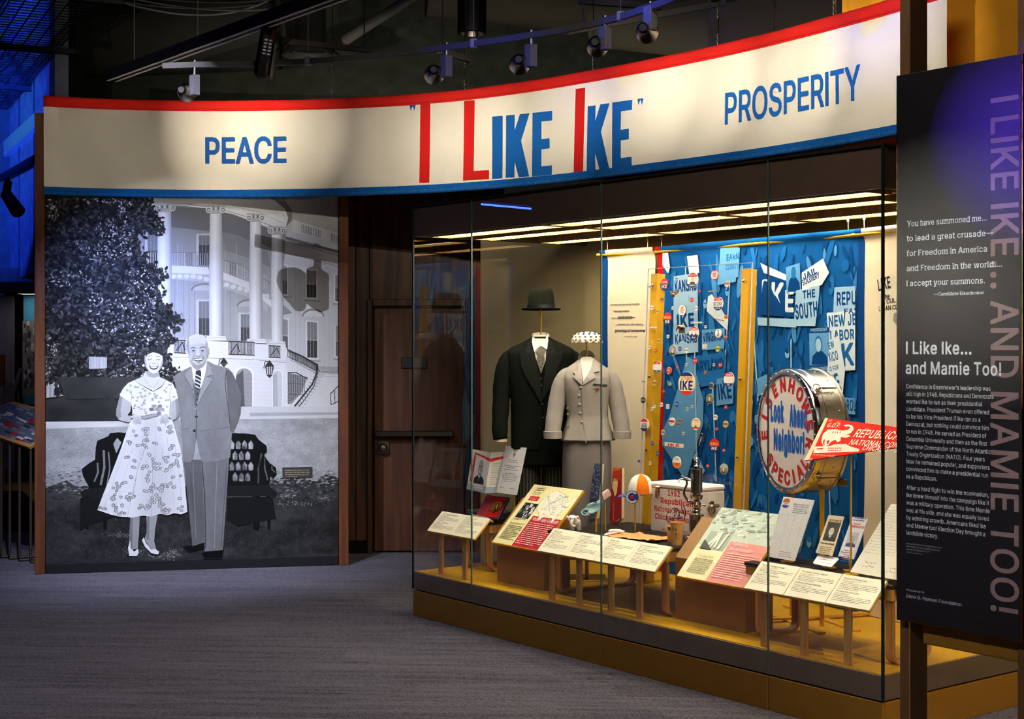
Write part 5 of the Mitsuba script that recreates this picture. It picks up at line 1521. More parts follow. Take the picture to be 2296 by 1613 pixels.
p.up()
arc_text('EISENHOWER', R0 * .735, math.radians(188), math.radians(-12), R0 * .2, DR, False)
arc_text('SPECIAL', R0 * .735, math.radians(222), math.radians(322), R0 * .2, DR, True)
for s, y, x0, x1, cp in (('Look', 0.05, -0.175, -0.03, 0.1), ('Ahead,', 0.035, 0.035, 0.235, 0.1), ('Neighbor!', -0.1, -0.14, 0.19, 0.1)):
    write(p, s, (x0, y), (x1, y), cp, DB, weight=0.09, up=False)
p.build('lettering', drum, 'satin')
kst = thing('drum_stand', 'yellow flat metal stand carrying the bass drum', 'stand')
for d in (-0.16, 0.16):
    q0 = df.pt(d, 0, -0.12)
    add('upright', cat(rod((q0[0], q0[1], DECK), (q0[0], q0[1], 1.29 - math.sqrt(R0 ** 2 - d ** 2) - 0.004), 0.016, 4)), 'ochre_paint', parent=kst)
for c_ in (-0.22, -0.02):
    add('foot', df.put(box(-0.42, 0.34, DECK - 1.29, DECK - 1.29 + 0.012, c_ - 0.02, c_ + 0.02, 0.002)), 'ochre_paint', parent=kst)
add('foot', df.put(box(-0.04, 0.0, DECK - 1.29 + 0.0125, DECK - 1.29 + 0.0245, -0.5, 0.2, 0.002)), 'ochre_paint', parent=kst)
add('bracket', df.put(box(0.12, 0.27, -0.27, -0.235, -0.205, -0.187, 0.002)), 'metal', (170, 160, 140), kst)
# ------------------------------------------------------------------ pennant, papers and letter at the right
def flat_item(name, label, catg, fr, px, th, col, draw, stem_at=None, mat='satin', off=0.0):
    k = thing(name, label, catg)
    g = Polygon(fr.ats(px)).buffer(0)
    add('sheet' if catg != 'pennant' else 'felt', sheet(g, fr, th, off), mat, col, k)
    p = Print(fr, 1e-4); p.h = 0.0004 + off
    if draw(p, fr) is not False:
        p.build('print', k, mat)
    if stem_at:
        a_, b_ = fr.at(*stem_at)
        q = fr.pt(a_, b_, -th - 0.004)
        add('stem', rod((q[0], q[1], TZ), q, 0.0045), 'ochre_paint', parent=k)
        add('stem_base', box(q[0] - 0.03, q[0] + 0.03, q[1] - 0.03, q[1] + 0.03, TZ, TZ + 0.006, 0.001), 'ochre_paint', parent=k)
    return k


pf = lean(3.127, 0.2, 1.193, 0.345, 1.387)
K7 = lambda x, y: (1660 + x / 4.481, 800 + y / 4.481)


def d_pen(p, fr):
    C7 = (238, 224, 200)
    P7 = lambda pts, c, up=True: p.poly([fr.at(*K7(*q)) for q in pts], c, up)
    P7([(852, 616), (884, 620), (690, 1036), (642, 1045)], (234, 210, 170))
    P7([(815, 850), (830, 780), (880, 735), (960, 730), (1030, 745), (1085, 735), (1108, 712), (1090, 700), (1060, 705), (1035, 690), (1085, 680), (1130, 695), (1142, 730), (1110, 770), (1060, 790), (1095, 790), (1110, 800), (1070, 815), (1010, 812), (1010, 845), (975, 862), (960, 838), (920, 850), (880, 895), (835, 900)], C7)
    P7([(832, 850), (850, 830), (846, 890), (836, 892)], RED2)
    P7([(870, 850), (900, 836), (890, 870), (872, 884)], RED2, False)
    for i in range(4):
        P7([(930 + 24 * i, 752), (938 + 24 * i, 752), (932 + 24 * i, 772), (926 + 24 * i, 772)], (150, 30, 26), False)
    P7([(745, 905), (900, 900), (950, 882), (1060, 878), (1110, 905), (1200, 930), (1190, 956), (735, 970)], C7)
    p.up()
    for i in range(8):
        P7([(880 + 18 * i, 916), (892 + 18 * i, 916), (892 + 18 * i, 926), (880 + 18 * i, 926)], RED2, False)
        P7([(880 + 18 * i, 938), (892 + 18 * i, 938), (892 + 18 * i, 948), (880 + 18 * i, 948)], RED2, False)
    P7([(770, 925), (835, 920), (835, 930), (770, 936)], RED2, False)
    for s, q0, q1, cp, sl in (('G.O.P.', (866, 708), (1000, 704), 44, 0.25), ('REPUBLICAN', (1130, 806), (1640, 840), 78, 0.25), ('NATIONAL CONVENTION', (1085, 882), (1900, 886), 52, 0.25), ('CHICAGO – 1952', (1220, 938), (1700, 924), 44, 0.25)):
        s = s.replace('–', '-')
        a_, b_ = fr.at(*K7(*q0)), fr.at(*K7(*q1))
        b_ = (b_[0], a_[1])
        write(p, s, a_, b_, cp / 4.481 * 7.3 / FOC * 1.1, C7, weight=0.03, slab=0.05, slant=sl, up=False)
    for x0, y0 in ((895, 630), (975, 650), (1260, 718), (700, 1015)):
        P7([(x0, y0), (x0 + 32, y0 + 6), (x0 + 24, y0 + 28), (x0 - 8, y0 + 22)], (226, 120, 100), False)
    a_, b_ = fr.at(*K7(722, 992)), fr.at(*K7(960, 982))
    write(p, 'CHICAGO CONVENTION BUILDING', a_, (b_[0], a_[1]), 0.008, C7, up=False)


flat_item('pennant', 'red felt convention pennant with a white elephant in front of the drum', 'pennant', pf, [K7(852, 616), K7(642, 1045), (2120, 988), (2120, 972)], 0.006, (206, 52, 40), d_pen, (1906, 1000), 'cloth')


def d_petition(p, fr):
    c = Point(*fr.at(1763, 1129)).buffer(0.026, 20)
    x, y, x1, y1 = c.bounds
    p.poly(c, (232, 228, 220))
    p.poly(c.intersection(sbox(x, y + (y1 - y) * .64, x1, y1)), ORG)
    p.poly(c.intersection(sbox(x, y, x1, y + (y1 - y) * .32)), (74, 70, 140), up=False)
    write(p, 'WE LIKE', (x + 0.008, y + 0.027), (x1 - 0.008, y + 0.027), 0.007, (50, 50, 90), weight=0.04)
    write(p, 'IKE', (x + 0.018, y + 0.018), (x1 - 0.018, y + 0.018), 0.007, (50, 50, 90), weight=0.04, up=False)
    for s, q0, q1 in (('AMERICANS HAVE FAITH IN', (1779, 1132), (1815, 1131)), ('DWIGHT D. EISENHOWER', (1779, 1137), (1814, 1136))):
        a_, b_ = fr.at(*q0), fr.at(*q1)
        write(p, s, a_, (b_[0], a_[1]), 0.0072, (60, 58, 66), weight=0.03, up=False)
    for i in range(3):
        greek(p, fr.at(1779, 1142)[0], fr.at(1812, 1142)[0], fr.at(1779, 1142)[1] - i * 0.0095, 0.006, (90, 88, 96), 30 + i)
    xl, xr = fr.at(1751, 1148)[0] - 0.002, fr.at(1816, 1156)[0] - 0.004
    yt, yb = fr.at(1752, 1152)[1], fr.at(1733, 1230)[1]
    for i in range(22):
        yy = yt + (yb - yt) * i / 21
        p.poly(sbox(xl, yy, xr, yy + 0.0009), (170, 170, 168), up=False)
    for q in (0, 0.3, 0.52, 0.8, 1):
        xx = xl + (xr - xl) * q
        p.poly(sbox(xx - 0.0005, yb, xx + 0.0005, yt), (150, 150, 150), up=False)
    for i in range(3):
        greek(p, xl + 0.06, xl + 0.14, yb - 0.012 - i * 0.011, 0.005, (110, 110, 112), 50 + i)


fp = lean(2.79, 0.285, 0.656, 0.405, 0.972)
flat_item('petition_sheet', 'white petition sheet with a round orange, white and purple seal and ruled lines', 'paper', fp, [(1757, 1114), (1827, 1122), (1782, 1259), (1718, 1248)], 0.003, (232, 232, 228), d_petition, (1762, 1210))


def d_flyer(title, sub, dark):
    def d(p, fr):
        P8 = lambda pts, c, up=True: p.poly([fr.at(*q) for q in pts], c, up)
        if dark:
            for s, q0, q1 in (('WIN WITH', (1859, 1169), (1887, 1171)), ('IKE IN ’52!', (1856, 1175), (1886, 1177))):
                a_, b_ = fr.at(*q0), fr.at(*q1)
                write(p, s, a_, (b_[0], a_[1]), 0.0115, (46, 40, 30), weight=0.05, slab=0.05, up=False)
            x0, y0 = fr.at(1844, 1212)
            x1, y1 = fr.at(1880, 1178)
            p.poly(sbox(x0, y0, x0 + 0.078, y0 + 0.1), (64, 60, 54))
            portrait(p, x0 + 0.038, y0 + 0.002, 0.072, skin=(220, 210, 190), suitc=(40, 38, 36))
            write(p, 'Young Voters of America', (x0 - 0.004, y0 - 0.018), (x0 + 0.08, y0 - 0.018), 0.009, (40, 36, 30), weight=0.05)
            for i in range(6):
                greek(p, x0, x0 + 0.075, y0 - 0.034 - i * 0.0095, 0.006, (120, 108, 84), i)
            greek(p, x0 + 0.012, x0 + 0.07, y0 - 0.1, 0.008, (190, 60, 50), 9); greek(p, x0 + 0.012, x0 + 0.066, y0 - 0.112, 0.008, (190, 60, 50), 10)
        else:
            x0, y0 = fr.at(1894, 1226)
            p.poly(sbox(x0, y0, x0 + 0.062, y0 + 0.078), (190, 196, 206))
            portrait(p, x0 + 0.031, y0 + 0.002, 0.06, suitc=(40, 60, 110), skin=(186, 178, 172))
            greek(p, x0 + 0.004, x0 + 0.075, y0 + 0.15, 0.008, (80, 80, 120), 3); greek(p, x0, x0 + 0.075, y0 + 0.138, 0.008, (80, 80, 120), 4)
            greek(p, x0 + 0.008, x0 + 0.06, y0 + 0.12, 0.006, (206, 70, 50), 6)
            write(p, 'A SWEEPING VICTORY', (x0 - 0.004, y0 + 0.102), (x0 + 0.078, y0 + 0.102), 0.012, (206, 70, 50), weight=0.04)
            for i in range(6):
                greek(p, x0 - 0.01 + (0.018 if i % 2 == 0 else 0), x0 + 0.06, y0 - 0.02 - i * 0.011, 0.006, (200, 80, 70) if i % 2 == 0 else (70, 70, 120), 12 + i)
    return d


fa = lean(3.097, 0.315, 0.70, 0.425, 0.905)
flat_item('campaign_flyer', 'narrow cream flyer with a smiling portrait headed WIN WITH IKE', 'flyer', fa, [(1858, 1155), (1893, 1159), (1866, 1247), (1829, 1240)], 0.003, (232, 216, 176), d_flyer('', '', True), (1858, 1230))
fa2 = lean(3.27, 0.315, 0.70, 0.425, 0.905)
flat_item('campaign_flyer', 'narrow white flyer with a blue portrait and orange headline', 'flyer', fa2, [(1911, 1159), (1946, 1163), (1915, 1255), (1879, 1248)], 0.003, (226, 226, 230), d_flyer('', '', False), (1905, 1235))


def d_pass(p, fr):
    for i, (q0, q1) in enumerate((((1845, 1251), (1868, 1255)), ((1843, 1255), (1866, 1259)), ((1834, 1261), (1848, 1264)), ((1852, 1264), (1862, 1266)))):
        a_, b_ = fr.at(*q0), fr.at(*q1)
        greek(p, a_[0], b_[0], a_[1], 0.006, (130, 130, 150), 70 + i)


fpz = lean(3.12, 0.245, 0.664, 0.3, 0.692)
flat_item('guest_pass', 'small white rounded card lying at the foot of the two flyers', 'card', fpz, [(1838, 1245), (1879, 1251), (1881, 1254), (1866, 1270), (1862, 1272), (1826, 1265), (1823, 1262), (1834, 1246)], 0.002, (236, 236, 234), d_pass)
fl_ = lean(3.437, 0.19, 0.70, 0.45, 1.0)


def d_letter(p, fr):
    rl = random.Random(5)
    a0, b0 = fr.at(1907, 1282)
    p.poly(sbox(a0, b0 + 0.215, a0 + 0.5, b0 + 0.2165), (190, 186, 172))
    p.up()
    for i in range(19):
        y = b0 + 0.41 - i * 0.0165
        x = a0 + 0.022
        while x < a0 + 0.36:
            L = rl.uniform(0.01, 0.035)
            n = max(3, int(L / 0.004))
            pts = [(x + j * L / n, y + rl.uniform(0, 0.0062) * (j % 2)) for j in range(n + 1)]
            p.line(pts, 0.0011, (92, 92, 84), up=False)
            x += L + 0.006
    for x, y in ((0.05, 0.062), (0.045, 0.04), (0.2, 0.05), (0.19, 0.03)):
        pts = [(a0 + x + j * 0.006, b0 + y + rl.uniform(-0.006, 0.009) * (1 if j % 2 else -0.4)) for j in range(13)]
        p.line(pts, 0.0016, (60, 60, 60), up=False)


flat_item('handwritten_letter', 'large sheet of handwritten lines leaning back behind the right label plates', 'letter', fl_, [(1998, 1130), (2095, 1138), (2040, 1306), (1906, 1283)], 0.004, (226, 222, 198), d_letter, (1975, 1260))

# ------------------------------------------------------------------ exhibits on the middle table
def fb_item(t, s):
    f = FB(t, s)
    k = f.o[1] / FOC
    return f, k


# china elephant
ke = thing('china_elephant', 'small white china elephant bank with red inside its ear', 'figurine')
f, k = fb_item(1.267, 0.30)
x0, z0 = f.at(1288, 1187)
EM = f.M(x0, 0, 0)
z0 = TZ
E_ = lambda m: place(m, EM)
el = cat(ball((0.008, z0 + 0.042, -0.005), (0.031, 0.03, 0.036), 3), ball((-0.012, z0 + 0.062, 0.012), (0.03, 0.028, 0.026), 3), *[rod((dx_, z0 + 0.001, dy_), (dx_, z0 + 0.035, dy_), 0.0145, 14, 0.013) for dx_, dy_ in ((-0.014, 0.012), (0.026, 0.012), (-0.012, -0.026), (0.028, -0.026))],
         tube([(-0.016, z0 + 0.055, 0.034), (-0.02, z0 + 0.04, 0.044), (-0.014, z0 + 0.028, 0.046), (-0.002, z0 + 0.026, 0.048)], [0.013, 0.011, 0.009, 0.008], 12), ball((-0.001, z0 + 0.026, 0.048), 0.008, 2))
add('body', E_(el), 'gloss', (236, 226, 206), ke, smooth=50)
for s in (-1, 1):
    er = add('ear', E_(ball((-0.012 + s * 0.03, z0 + 0.064, 0.006), (0.012, 0.02, 0.008), 2)), 'gloss', (236, 224, 204), ke, smooth=True)
    add('ear_lining', E_(ball((-0.012 + s * 0.031, z0 + 0.062, 0.013), (0.006, 0.013, 0.003), 2)), 'gloss', (206, 40, 36), er, smooth=True)
    add('eye', E_(ball((-0.012 + s * 0.011, z0 + 0.07, 0.0365), (0.003, 0.004, 0.002), 1)), 'gloss', (30, 30, 40), ke, smooth=True)
add('headband', E_(ball((-0.01, z0 + 0.088, 0.008), (0.014, 0.004, 0.014), 2)), 'gloss', (90, 96, 140), ke, smooth=True)

# teal elephant head ashtray on a stem
ka = thing('elephant_ashtray', 'glossy teal elephant head ashtray on a yellow stem', 'ashtray')
f, k = fb_item(1.42, 0.36)
x0, z0 = f.at(1329, 1142)
AM = f.M(x0, z0, 0) @ trimesh.transformations.euler_matrix(-0.75, 0, 0.35)
TE = (112, 146, 142)
bowl = loft(ell_rings([(0.02, 0.012, -0.012), (0.046, 0.026, -0.006), (0.056, 0.034, 0.006), (0.05, 0.029, 0.006), (0.04, 0.022, -0.002), (0.005, 0.003, -0.006)], 36))
add('bowl', place(bowl, AM), 'gloss', TE, ka, smooth=True)
tt = np.linspace(0.4, 5.4, 22)
add('trunk', place(tube(np.stack([-0.048 + 0.02 * np.cos(tt), -0.012 + 0.02 * np.sin(tt), 0.008 + 0 * tt], 1), np.linspace(0.008, 0.005, 22), 10), AM), 'gloss', TE, ka, smooth=True)
add('ear', place(cat(ball((0.052, 0.03, 0.0), (0.02, 0.014, 0.004), 2), ball((0.0, 0.036, 0.002), (0.026, 0.008, 0.005), 2)), AM), 'gloss', (126, 158, 152), ka, smooth=True)
add('mouth', place(ball((-0.045, -0.035, 0.004), (0.02, 0.006, 0.004), 2), AM), 'gloss', (170, 60, 60), ka, smooth=True)
q = f.pt(x0 + 0.02, 0, 0)
add('stem', rod((q[0], q[1], TZ), (q[0], q[1], z0 - 0.012), 0.006), 'ochre_paint', parent=ka)


def tie_item(label, t, s, px, col, draw, stem_px):
    f, k = fb_item(t, s)
    f = Frame(f.o, D1 * 0.75 - D2 * 0.15 + np.array([0.2, 0, 0]), np.array([0.0, 0.18, 1.0]))
    f.b = np.cross(np.cross(f.a, f.b), f.a); f.b /= np.linalg.norm(f.b)
    kk = thing('necktie', label, 'necktie')
    g = Polygon(f.ats(px)).buffer(0.002).buffer(-0.001)
    add('mount', sheet(affinity.translate(g, 0.006, 0.0), f, 0.016, -0.0065), 'satin', (226, 208, 160), kk)
    add('cloth', sheet(g, f, 0.006), 'satin', col, kk)
    p = Print(f, 1e-4); p.h = 0.0004
    draw(p, f, g)
    p.build('print', kk, 'satin')
    a_, b_ = f.at(*stem_px)
    q = f.pt(a_, b_, -0.018)
    add('stem', rod((q[0], q[1], TZ), q, 0.0045), 'ochre_paint', parent=kk)
    return kk


def d_blue(p, f, g):
    r_ = random.Random(4)
    x0, y0, x1, y1 = g.bounds
    p.up()
    for i in range(150):
        x, y = r_.uniform(x0, x1), r_.uniform(y0, y1)
        b = r_.uniform(-0.9, 0.9)
        p.poly(LineString([(x - 0.008 * math.cos(b), y - 0.008 * math.sin(b)), (x + 0.008 * math.cos(b), y + 0.008 * math.sin(b))]).buffer(0.0012).intersection(g), (150, 158, 170), up=False)


C3 = lambda x, y: (1270 + x / 7.013, 1020 + y / 7.013)
tie_item('navy necktie with a pale dash pattern on a slim mount', 1.34, 0.5, [C3(447, 143), C3(543, 148), C3(500, 720), C3(460, 1000), C3(372, 1062), C3(338, 985), C3(395, 480)], (44, 52, 84), d_blue, C3(410, 1040))


def d_red(p, f, g):
    fp_ = lambda pts, c, up=True: p.poly(Polygon([f.at(*C3(*q)) for q in pts]).buffer(0).intersection(g), c, up)
    fp_([(735, 200), (860, 205), (850, 330), (740, 330)], (214, 92, 28))
    fp_([(735, 260), (860, 240), (850, 400), (735, 420)], (168, 52, 34))
    SK = (226, 190, 128)
    fp_([(725, 470), (728, 420), (750, 362), (800, 390), (812, 420), (806, 500), (800, 560), (795, 640), (760, 660), (742, 560), (722, 530)], SK)
    fp_([(728, 428), (750, 362), (800, 392), (810, 424), (770, 410)], (176, 140, 80))
    fp_([(740, 600), (762, 668), (795, 600), (846, 590), (856, 760), (720, 760), (722, 600)], (136, 34, 38))
    fp_([(746, 560), (790, 575), (768, 660)], SK)
    p.up()
    r_ = random.Random(9)
    for i in range(22):
        x, y = 730 + r_.uniform(-3, 14), 760 + i * 13
        fp_([(x, y), (x + 14, y + 3), (x + 12, y + 9), (x + 2, y + 7)], (206, 170, 130), False)
    for i in range(6):
        fp_([(780 + i * 11, 1050 - i * 8), (789 + i * 11, 1045 - i * 8), (787 + i * 11, 1060 - i * 8), (780 + i * 11, 1064 - i * 8)], (214, 190, 150), False)


tie_item('dark red necktie printed with a uniformed man', 1.36, 0.58, [C3(737, 208), C3(858, 212), C3(855, 1005), C3(722, 1118), C3(680, 1010), C3(700, 640)], (138, 30, 36), d_red, C3(797, 1070))
# striped cup-like lighter on a stem
kl = thing('striped_novelty', 'small red and white striped lighter on a yellow stem between the neckties', 'lighter')
f, k = fb_item(1.44, 0.45)
x0, z0 = f.at(1358, 1110)
LM = f.M(x0, z0, 0) @ trimesh.transformations.euler_matrix(0.3, 0.5, 0.55)
add('body', place(box(-0.034, 0.034, -0.022, 0.022, -0.012, 0.012, 0.006), LM), 'gloss', (226, 214, 200), kl)
for i in range(8):
    add('stripe', place(box(-0.031 + i * 0.0085, -0.028 + i * 0.0085, -0.0225, 0.0225, -0.0125, 0.0125, 0.001), LM), 'gloss', (176, 50, 44), kl)
q = f.pt(x0 - 0.001, 0, -0.004)
add('stem', rod((q[0], q[1], TZ), (q[0], q[1], z0 - 0.014), 0.004), 'ochre_paint', parent=kl)
# cloth sandals
kg = thing('folded_sandals', 'folded white cloth sandals with thin dark lines lying on the table', 'sandals')
f, k = fb_item(1.58, 0.29)
x0, z0 = f.at(1377, 1198)
for i, (dx_, dz_, rx, ry) in enumerate(((-0.01, 0.008, 0.052, 0.03), (0.012, 0.02, 0.046, 0.026))):
    b = ball((0, 0, 0), (rx, 0.011, ry), 3)
    b.vertices += 0.008 * (meshkit.noise(b.vertices * 60 + i * 9)[:, None] - 0.5)
    b.apply_transform(trimesh.transformations.rotation_matrix(0.25 - 0.3 * i, [0, 0, 1]))
    add('sandal', place(b, f.M(x0 + dx_, TZ + dz_ + 0.006, 0.01)), 'cloth', (226, 218, 204), kg, smooth=True)
    tt = np.linspace(0.25, 2.9, 12)
    add('strap', place(cat(*[tube(np.stack([0 * tt + rx * (j * 0.4 - 0.4), 0.0115 * math.sqrt(max(0.2, 1 - (j * 0.4 - 0.4) ** 2)) * np.sin(tt) + 0.001, ry * 0.8 * np.cos(tt)], 1), 0.0016, 5) for j in range(3)]), f.M(x0 + dx_, TZ + dz_ + 0.006, 0.01)), 'cloth', (176, 150, 138), kg, smooth=True)
# tan handkerchief
kh = thing('tan_scarf', 'tan cloth scarf spread over the front of the table', 'scarf')
cs = [atz_ for atz_ in ()]
u, v = np.meshgrid(np.linspace(0, 1, 40), np.linspace(0, 1, 30))
tq = 1.60 + 0.36 * u + 0.02 * np.sin(v * 9) + 0.03 * v
sq_ = 0.24 + 0.22 * v + 0.04 * u * (1 - v) + 0.012 * np.sin(u * 17 + 1)
zq = TZ + 0.003 + 0.016 * meshkit.fbm(np.stack([u * 4, v * 4, 0 * u], -1), 3) + 0.022 * np.clip(u - 0.55, 0, 1) * (1 - v) * np.sin(u * 14) ** 2
pts = np.stack([tq, sq_, zq], -1).reshape(-1, 3)
i, j = np.meshgrid(np.arange(29), np.arange(39), indexing='ij')
q_ = i * 40 + j
add('cloth', inc(mesh(pts, np.vstack([np.stack([q_, q_ + 1, q_ + 41], -1).reshape(-1, 3), np.stack([q_, q_ + 41, q_ + 40], -1).reshape(-1, 3)]))), 'cloth', (214, 150, 96), kh, smooth=True)
p = Print(Frame(cpt(0, 0, TZ + 0.02), D1, D2))
for i in range(3):
    greek(p, 1.72, 1.79, 0.33 + i * 0.008, 0.007, (130, 84, 56), i)
p.build('emblem', kh)
# baseball cap
kcap = thing('baseball_cap', 'orange and white panelled cap with a blue brim on a yellow stem', 'cap')
f, k = fb_item(1.52, 0.56)
x0, z0 = f.at(1437, 1105)
CMx = f.M(x0, z0, 0)
n_a, n_z = 72, 16
a = np.arange(n_a) * 2 * np.pi / n_a
rings, cols = [], []
for i in range(n_z):
    b = i / (n_z - 1) * math.pi / 2 * 0.985
    rings.append(np.stack([0.077 * np.cos(b) ** 0.8 * np.cos(a), 0.0 * a + 0.106 * np.sin(b), 0.088 * np.cos(b) ** 0.8 * np.sin(a)], 1))
    pan = np.floor((a + 1.15) / (2 * np.pi / 6)).astype(int) % 2
    cols.append(np.where((pan == 0)[:, None], lin((228, 118, 34)), lin((228, 224, 206))))
m = loft(rings)
add('crown', place(m, CMx), 'cloth', parent=kcap, smooth=True, vcol=np.vstack(cols + [lin((228, 118, 34))[None], lin((228, 118, 34))[None]]))
add('top_button', place(ball((0, 0.106, 0), (0.009, 0.005, 0.009), 1), CMx), 'cloth', (190, 120, 60), kcap, smooth=True)
br_in = [(0.074 * math.cos(b), 0.084 * math.sin(b)) for b in np.radians(np.linspace(70, 238, 20))]
br_out = [(x - 0.066 * math.sin(math.pi * i_ / 19) ** 0.6, z + 0.03 * math.sin(math.pi * i_ / 19) ** 0.6) for i_, (x, z) in enumerate(br_in)]
bm = prism(Polygon(br_in + br_out[::-1]).buffer(0.002), 0.004)
bm = place(bm, np.array([[1, 0, 0, 0], [0, 0, 1, -0.008], [0, 1, 0, 0], [0, 0, 0, 1.0]]))
bm.vertices[:, 1] -= 0.22 * np.clip(-bm.vertices[:, 0] - 0.07, 0, 1)
bm.invert()
add('brim', place(bm, CMx), 'cloth', (80, 82, 138), kcap)
q = f.pt(x0 - 0.035, 0, 0.02)
add('stem', rod((q[0], q[1], TZ), (q[0], q[1], z0 + 0.05), 0.004), 'ochre_paint', parent=kcap)
kb2 = thing('dial_badge', 'round blue badge ringed with white dots pinned before the cap brim', 'badge')
x1, z1 = f.at(1413, 1109)
bm_ = f.M(x1, z1, 0.15) @ trimesh.transformations.rotation_matrix(-0.35, [0, 1, 0])
add('backing', place(lathe([(0, -0.012), (0.036, -0.012), (0.038, -0.004), (0, -0.004)], 18), bm_ @ trimesh.transformations.translation_matrix((0.009, -0.002, 0))), 'satin', (214, 160, 60), kb2)
add('dial', place(lathe([(0, -0.004), (0.037, -0.004), (0.037, 0.001), (0.03, 0.003), (0, 0.003)], 30), bm_), 'gloss', (28, 60, 140), kb2)
for i in range(12):
    b = 0.9 + i * 0.42
    add('dot', place(lathe([(0, 0.0), (0.006, 0.0), (0.006, 0.0045), (0, 0.0045)], 12), bm_ @ trimesh.transformations.translation_matrix((0.029 * math.cos(b), 0.029 * math.sin(b), 0))), 'gloss', (232, 228, 220), kb2)
add('center_plate', place(box(-0.011, 0.011, -0.01, 0.01, 0.002, 0.005, 0.001), bm_), 'satin', (150, 40, 36), kb2)

# ice chest
kx = thing('ice_chest', 'white metal ice chest with red convention lettering', 'ice chest')
t0, t1, s0, s1, z0, z1 = 1.592, 2.0, 0.60, 0.80, TZ, 0.948
add('body', inc(box(t0, t1, s0, s1, z0 + 0.006, z1 - 0.033, 0.006)), 'satin', (224, 214, 202), kx)
add('lid', inc(box(t0 - 0.003, t1 + 0.003, s0 - 0.004, s1 + 0.004, z1 - 0.031, z1, 0.01)), 'satin', (228, 220, 208), kx)
add('foot_rim', inc(box(t0 + 0.005, t1 - 0.005, s0 + 0.004, s1 - 0.004, z0, z0 + 0.007, 0.001)), 'satin', (190, 178, 166), kx)
lt_ = add('latch', inc(cat(box(t0 + 0.055, t0 + 0.09, s0 - 0.016, s0 - 0.003, z1 - 0.075, z1 - 0.02, 0.006), box(t0 + 0.06, t0 + 0.085, s0 - 0.02, s0 - 0.014, z1 - 0.088, z1 - 0.05, 0.004))), 'metal', (196, 188, 172), kx)
tt = np.linspace(0, np.pi, 15)
add('handle', inc(tube(np.stack([1.80 - 0.055 * np.cos(tt), 0.68 + 0 * tt, z1 - 0.004 + 0.034 * np.sin(tt) ** 0.6], 1), 0.006, 8)), 'chrome', (206, 206, 206), kx, smooth=True)
opn = add('bottle_opener', inc(cat(box(t1 + 0.002, t1 + 0.012, 0.665, 0.705, z1 - 0.125, z1 - 0.085, 0.004), box(t1 + 0.004, t1 + 0.045, 0.65, 0.72, z1 - 0.12, z1 - 0.1, 0.008), ball((t1 + 0.016, 0.685, z1 - 0.135), (0.014, 0.02, 0.022), 2))), 'metal', (206, 190, 160), kx)
fe = Frame(cpt(0, s0, 0), D1)
p = Print(fe); p.h = 0.0006
K4 = lambda x, y: (1440 + x / 7.683, 1030 + y / 7.683)
CR = (170, 40, 32)
for s, q0, q1, cp, wt in (('1952', (440, 625), (655, 645), 92, 0.05), ('Republican', (316, 752), (880, 815), 90, 0.05), ('National', (208, 882), (500, 922), 88, 0.05), ('Women’s', (545, 918), (880, 962), 78, 0.05), ('Chicago, Illinois', (222, 1020), (880, 1112), 88, 0.05), ('MRS DWIGHT EISENHOWER', (340, 1222), (795, 1290), 36, 0.02)):
    a_, b_ = fe.at(*K4(*q0)), fe.at(*K4(*q1))
    write(p, s, a_, (min(b_[0], t1 - 0.012), a_[1]), cp / 7.683 * 8.5 / FOC, CR, weight=wt, slab=0.07, up=False)
p.build('lettering', kx, 'satin')

# steam whistle
kw = thing('steam_whistle', 'tall polished chrome steam whistle with a curved lever', 'whistle')
f, k = fb_item(2.06, 0.50)
x0, zb = f.at(1562, 1202)
zz = lambda y: EYE - (1030 + y / 7.683 - PY) * k
pr_ = [(0, zz(1330)), (0.036, zz(1330)), (0.04, zz(1320)), (0.04, zz(955)), (0.043, zz(948)), (0.03, zz(945)), (0.02, zz(930)), (0.019, zz(900)), (0.026, zz(870)), (0.017, zz(850)), (0.022, zz(830)), (0.027, zz(780)), (0.02, zz(730)), (0.012, zz(715)), (0.03, zz(690)), (0.035, zz(640)), (0.035, zz(625)), (0.022, zz(610)),
       (0.022, zz(575)), (0.0318, zz(572)), (0.0318, zz(175)), (0.034, zz(165)), (0.034, zz(158)), (0.012, zz(150)), (0.014, zz(120)), (0.009, zz(100)), (0.014, zz(70)), (0.012, zz(40)), (0.007, zz(20)), (0.01, zz(0)), (0.006, zz(-20)), (0.001, zz(-40))]
P_ = f.pt(x0, 0, 0)
wm_ = lathe(pr_, 40)
wm_.apply_translation(P_)
add('body', wm_, 'chrome', (190, 182, 172), kw, smooth=35)
lv = [f.pt(*f.at(*K4(*q)), c) for q, c in (((668, 280), 0.02), ((720, 320), 0.022), ((762, 390), 0.025), ((745, 470), 0.025), ((715, 560), 0.025), ((730, 640), 0.025), ((790, 720), 0.025), ((860, 770), 0.02))]
cs_ = CubicSpline(np.arange(8), np.array(lv))
add('lever', tube(cs_(np.linspace(0, 7, 40)), np.interp(np.linspace(0, 7, 40), [0, 2, 4, 7], [0.0045, 0.0055, 0.006, 0.008]), 10), 'chrome', (170, 160, 150), kw, smooth=True)
add('lever_pivot', cat(ball(lv[6], 0.011, 2), rod(lv[6], f.pt(x0, zz(790), 0.01), 0.008)), 'chrome', (190, 182, 172), kw, smooth=40)
add('valve_knob', cat(rod(f.pt(x0, zz(790), 0), f.pt(x0 + 0.038, zz(795), 0.008), 0.006), ball(f.pt(x0 + 0.04, zz(795), 0.008), 0.009, 2)), 'chrome', (190, 182, 172), kw, smooth=40)
add('slot_window', f.put(box(x0 - 0.038, x0 - 0.006, zz(1250), zz(1030), 0.030, 0.0405)), 'satin', (46, 44, 42), kw)
tt = np.linspace(0, 2 * np.pi, 40)[:-1]
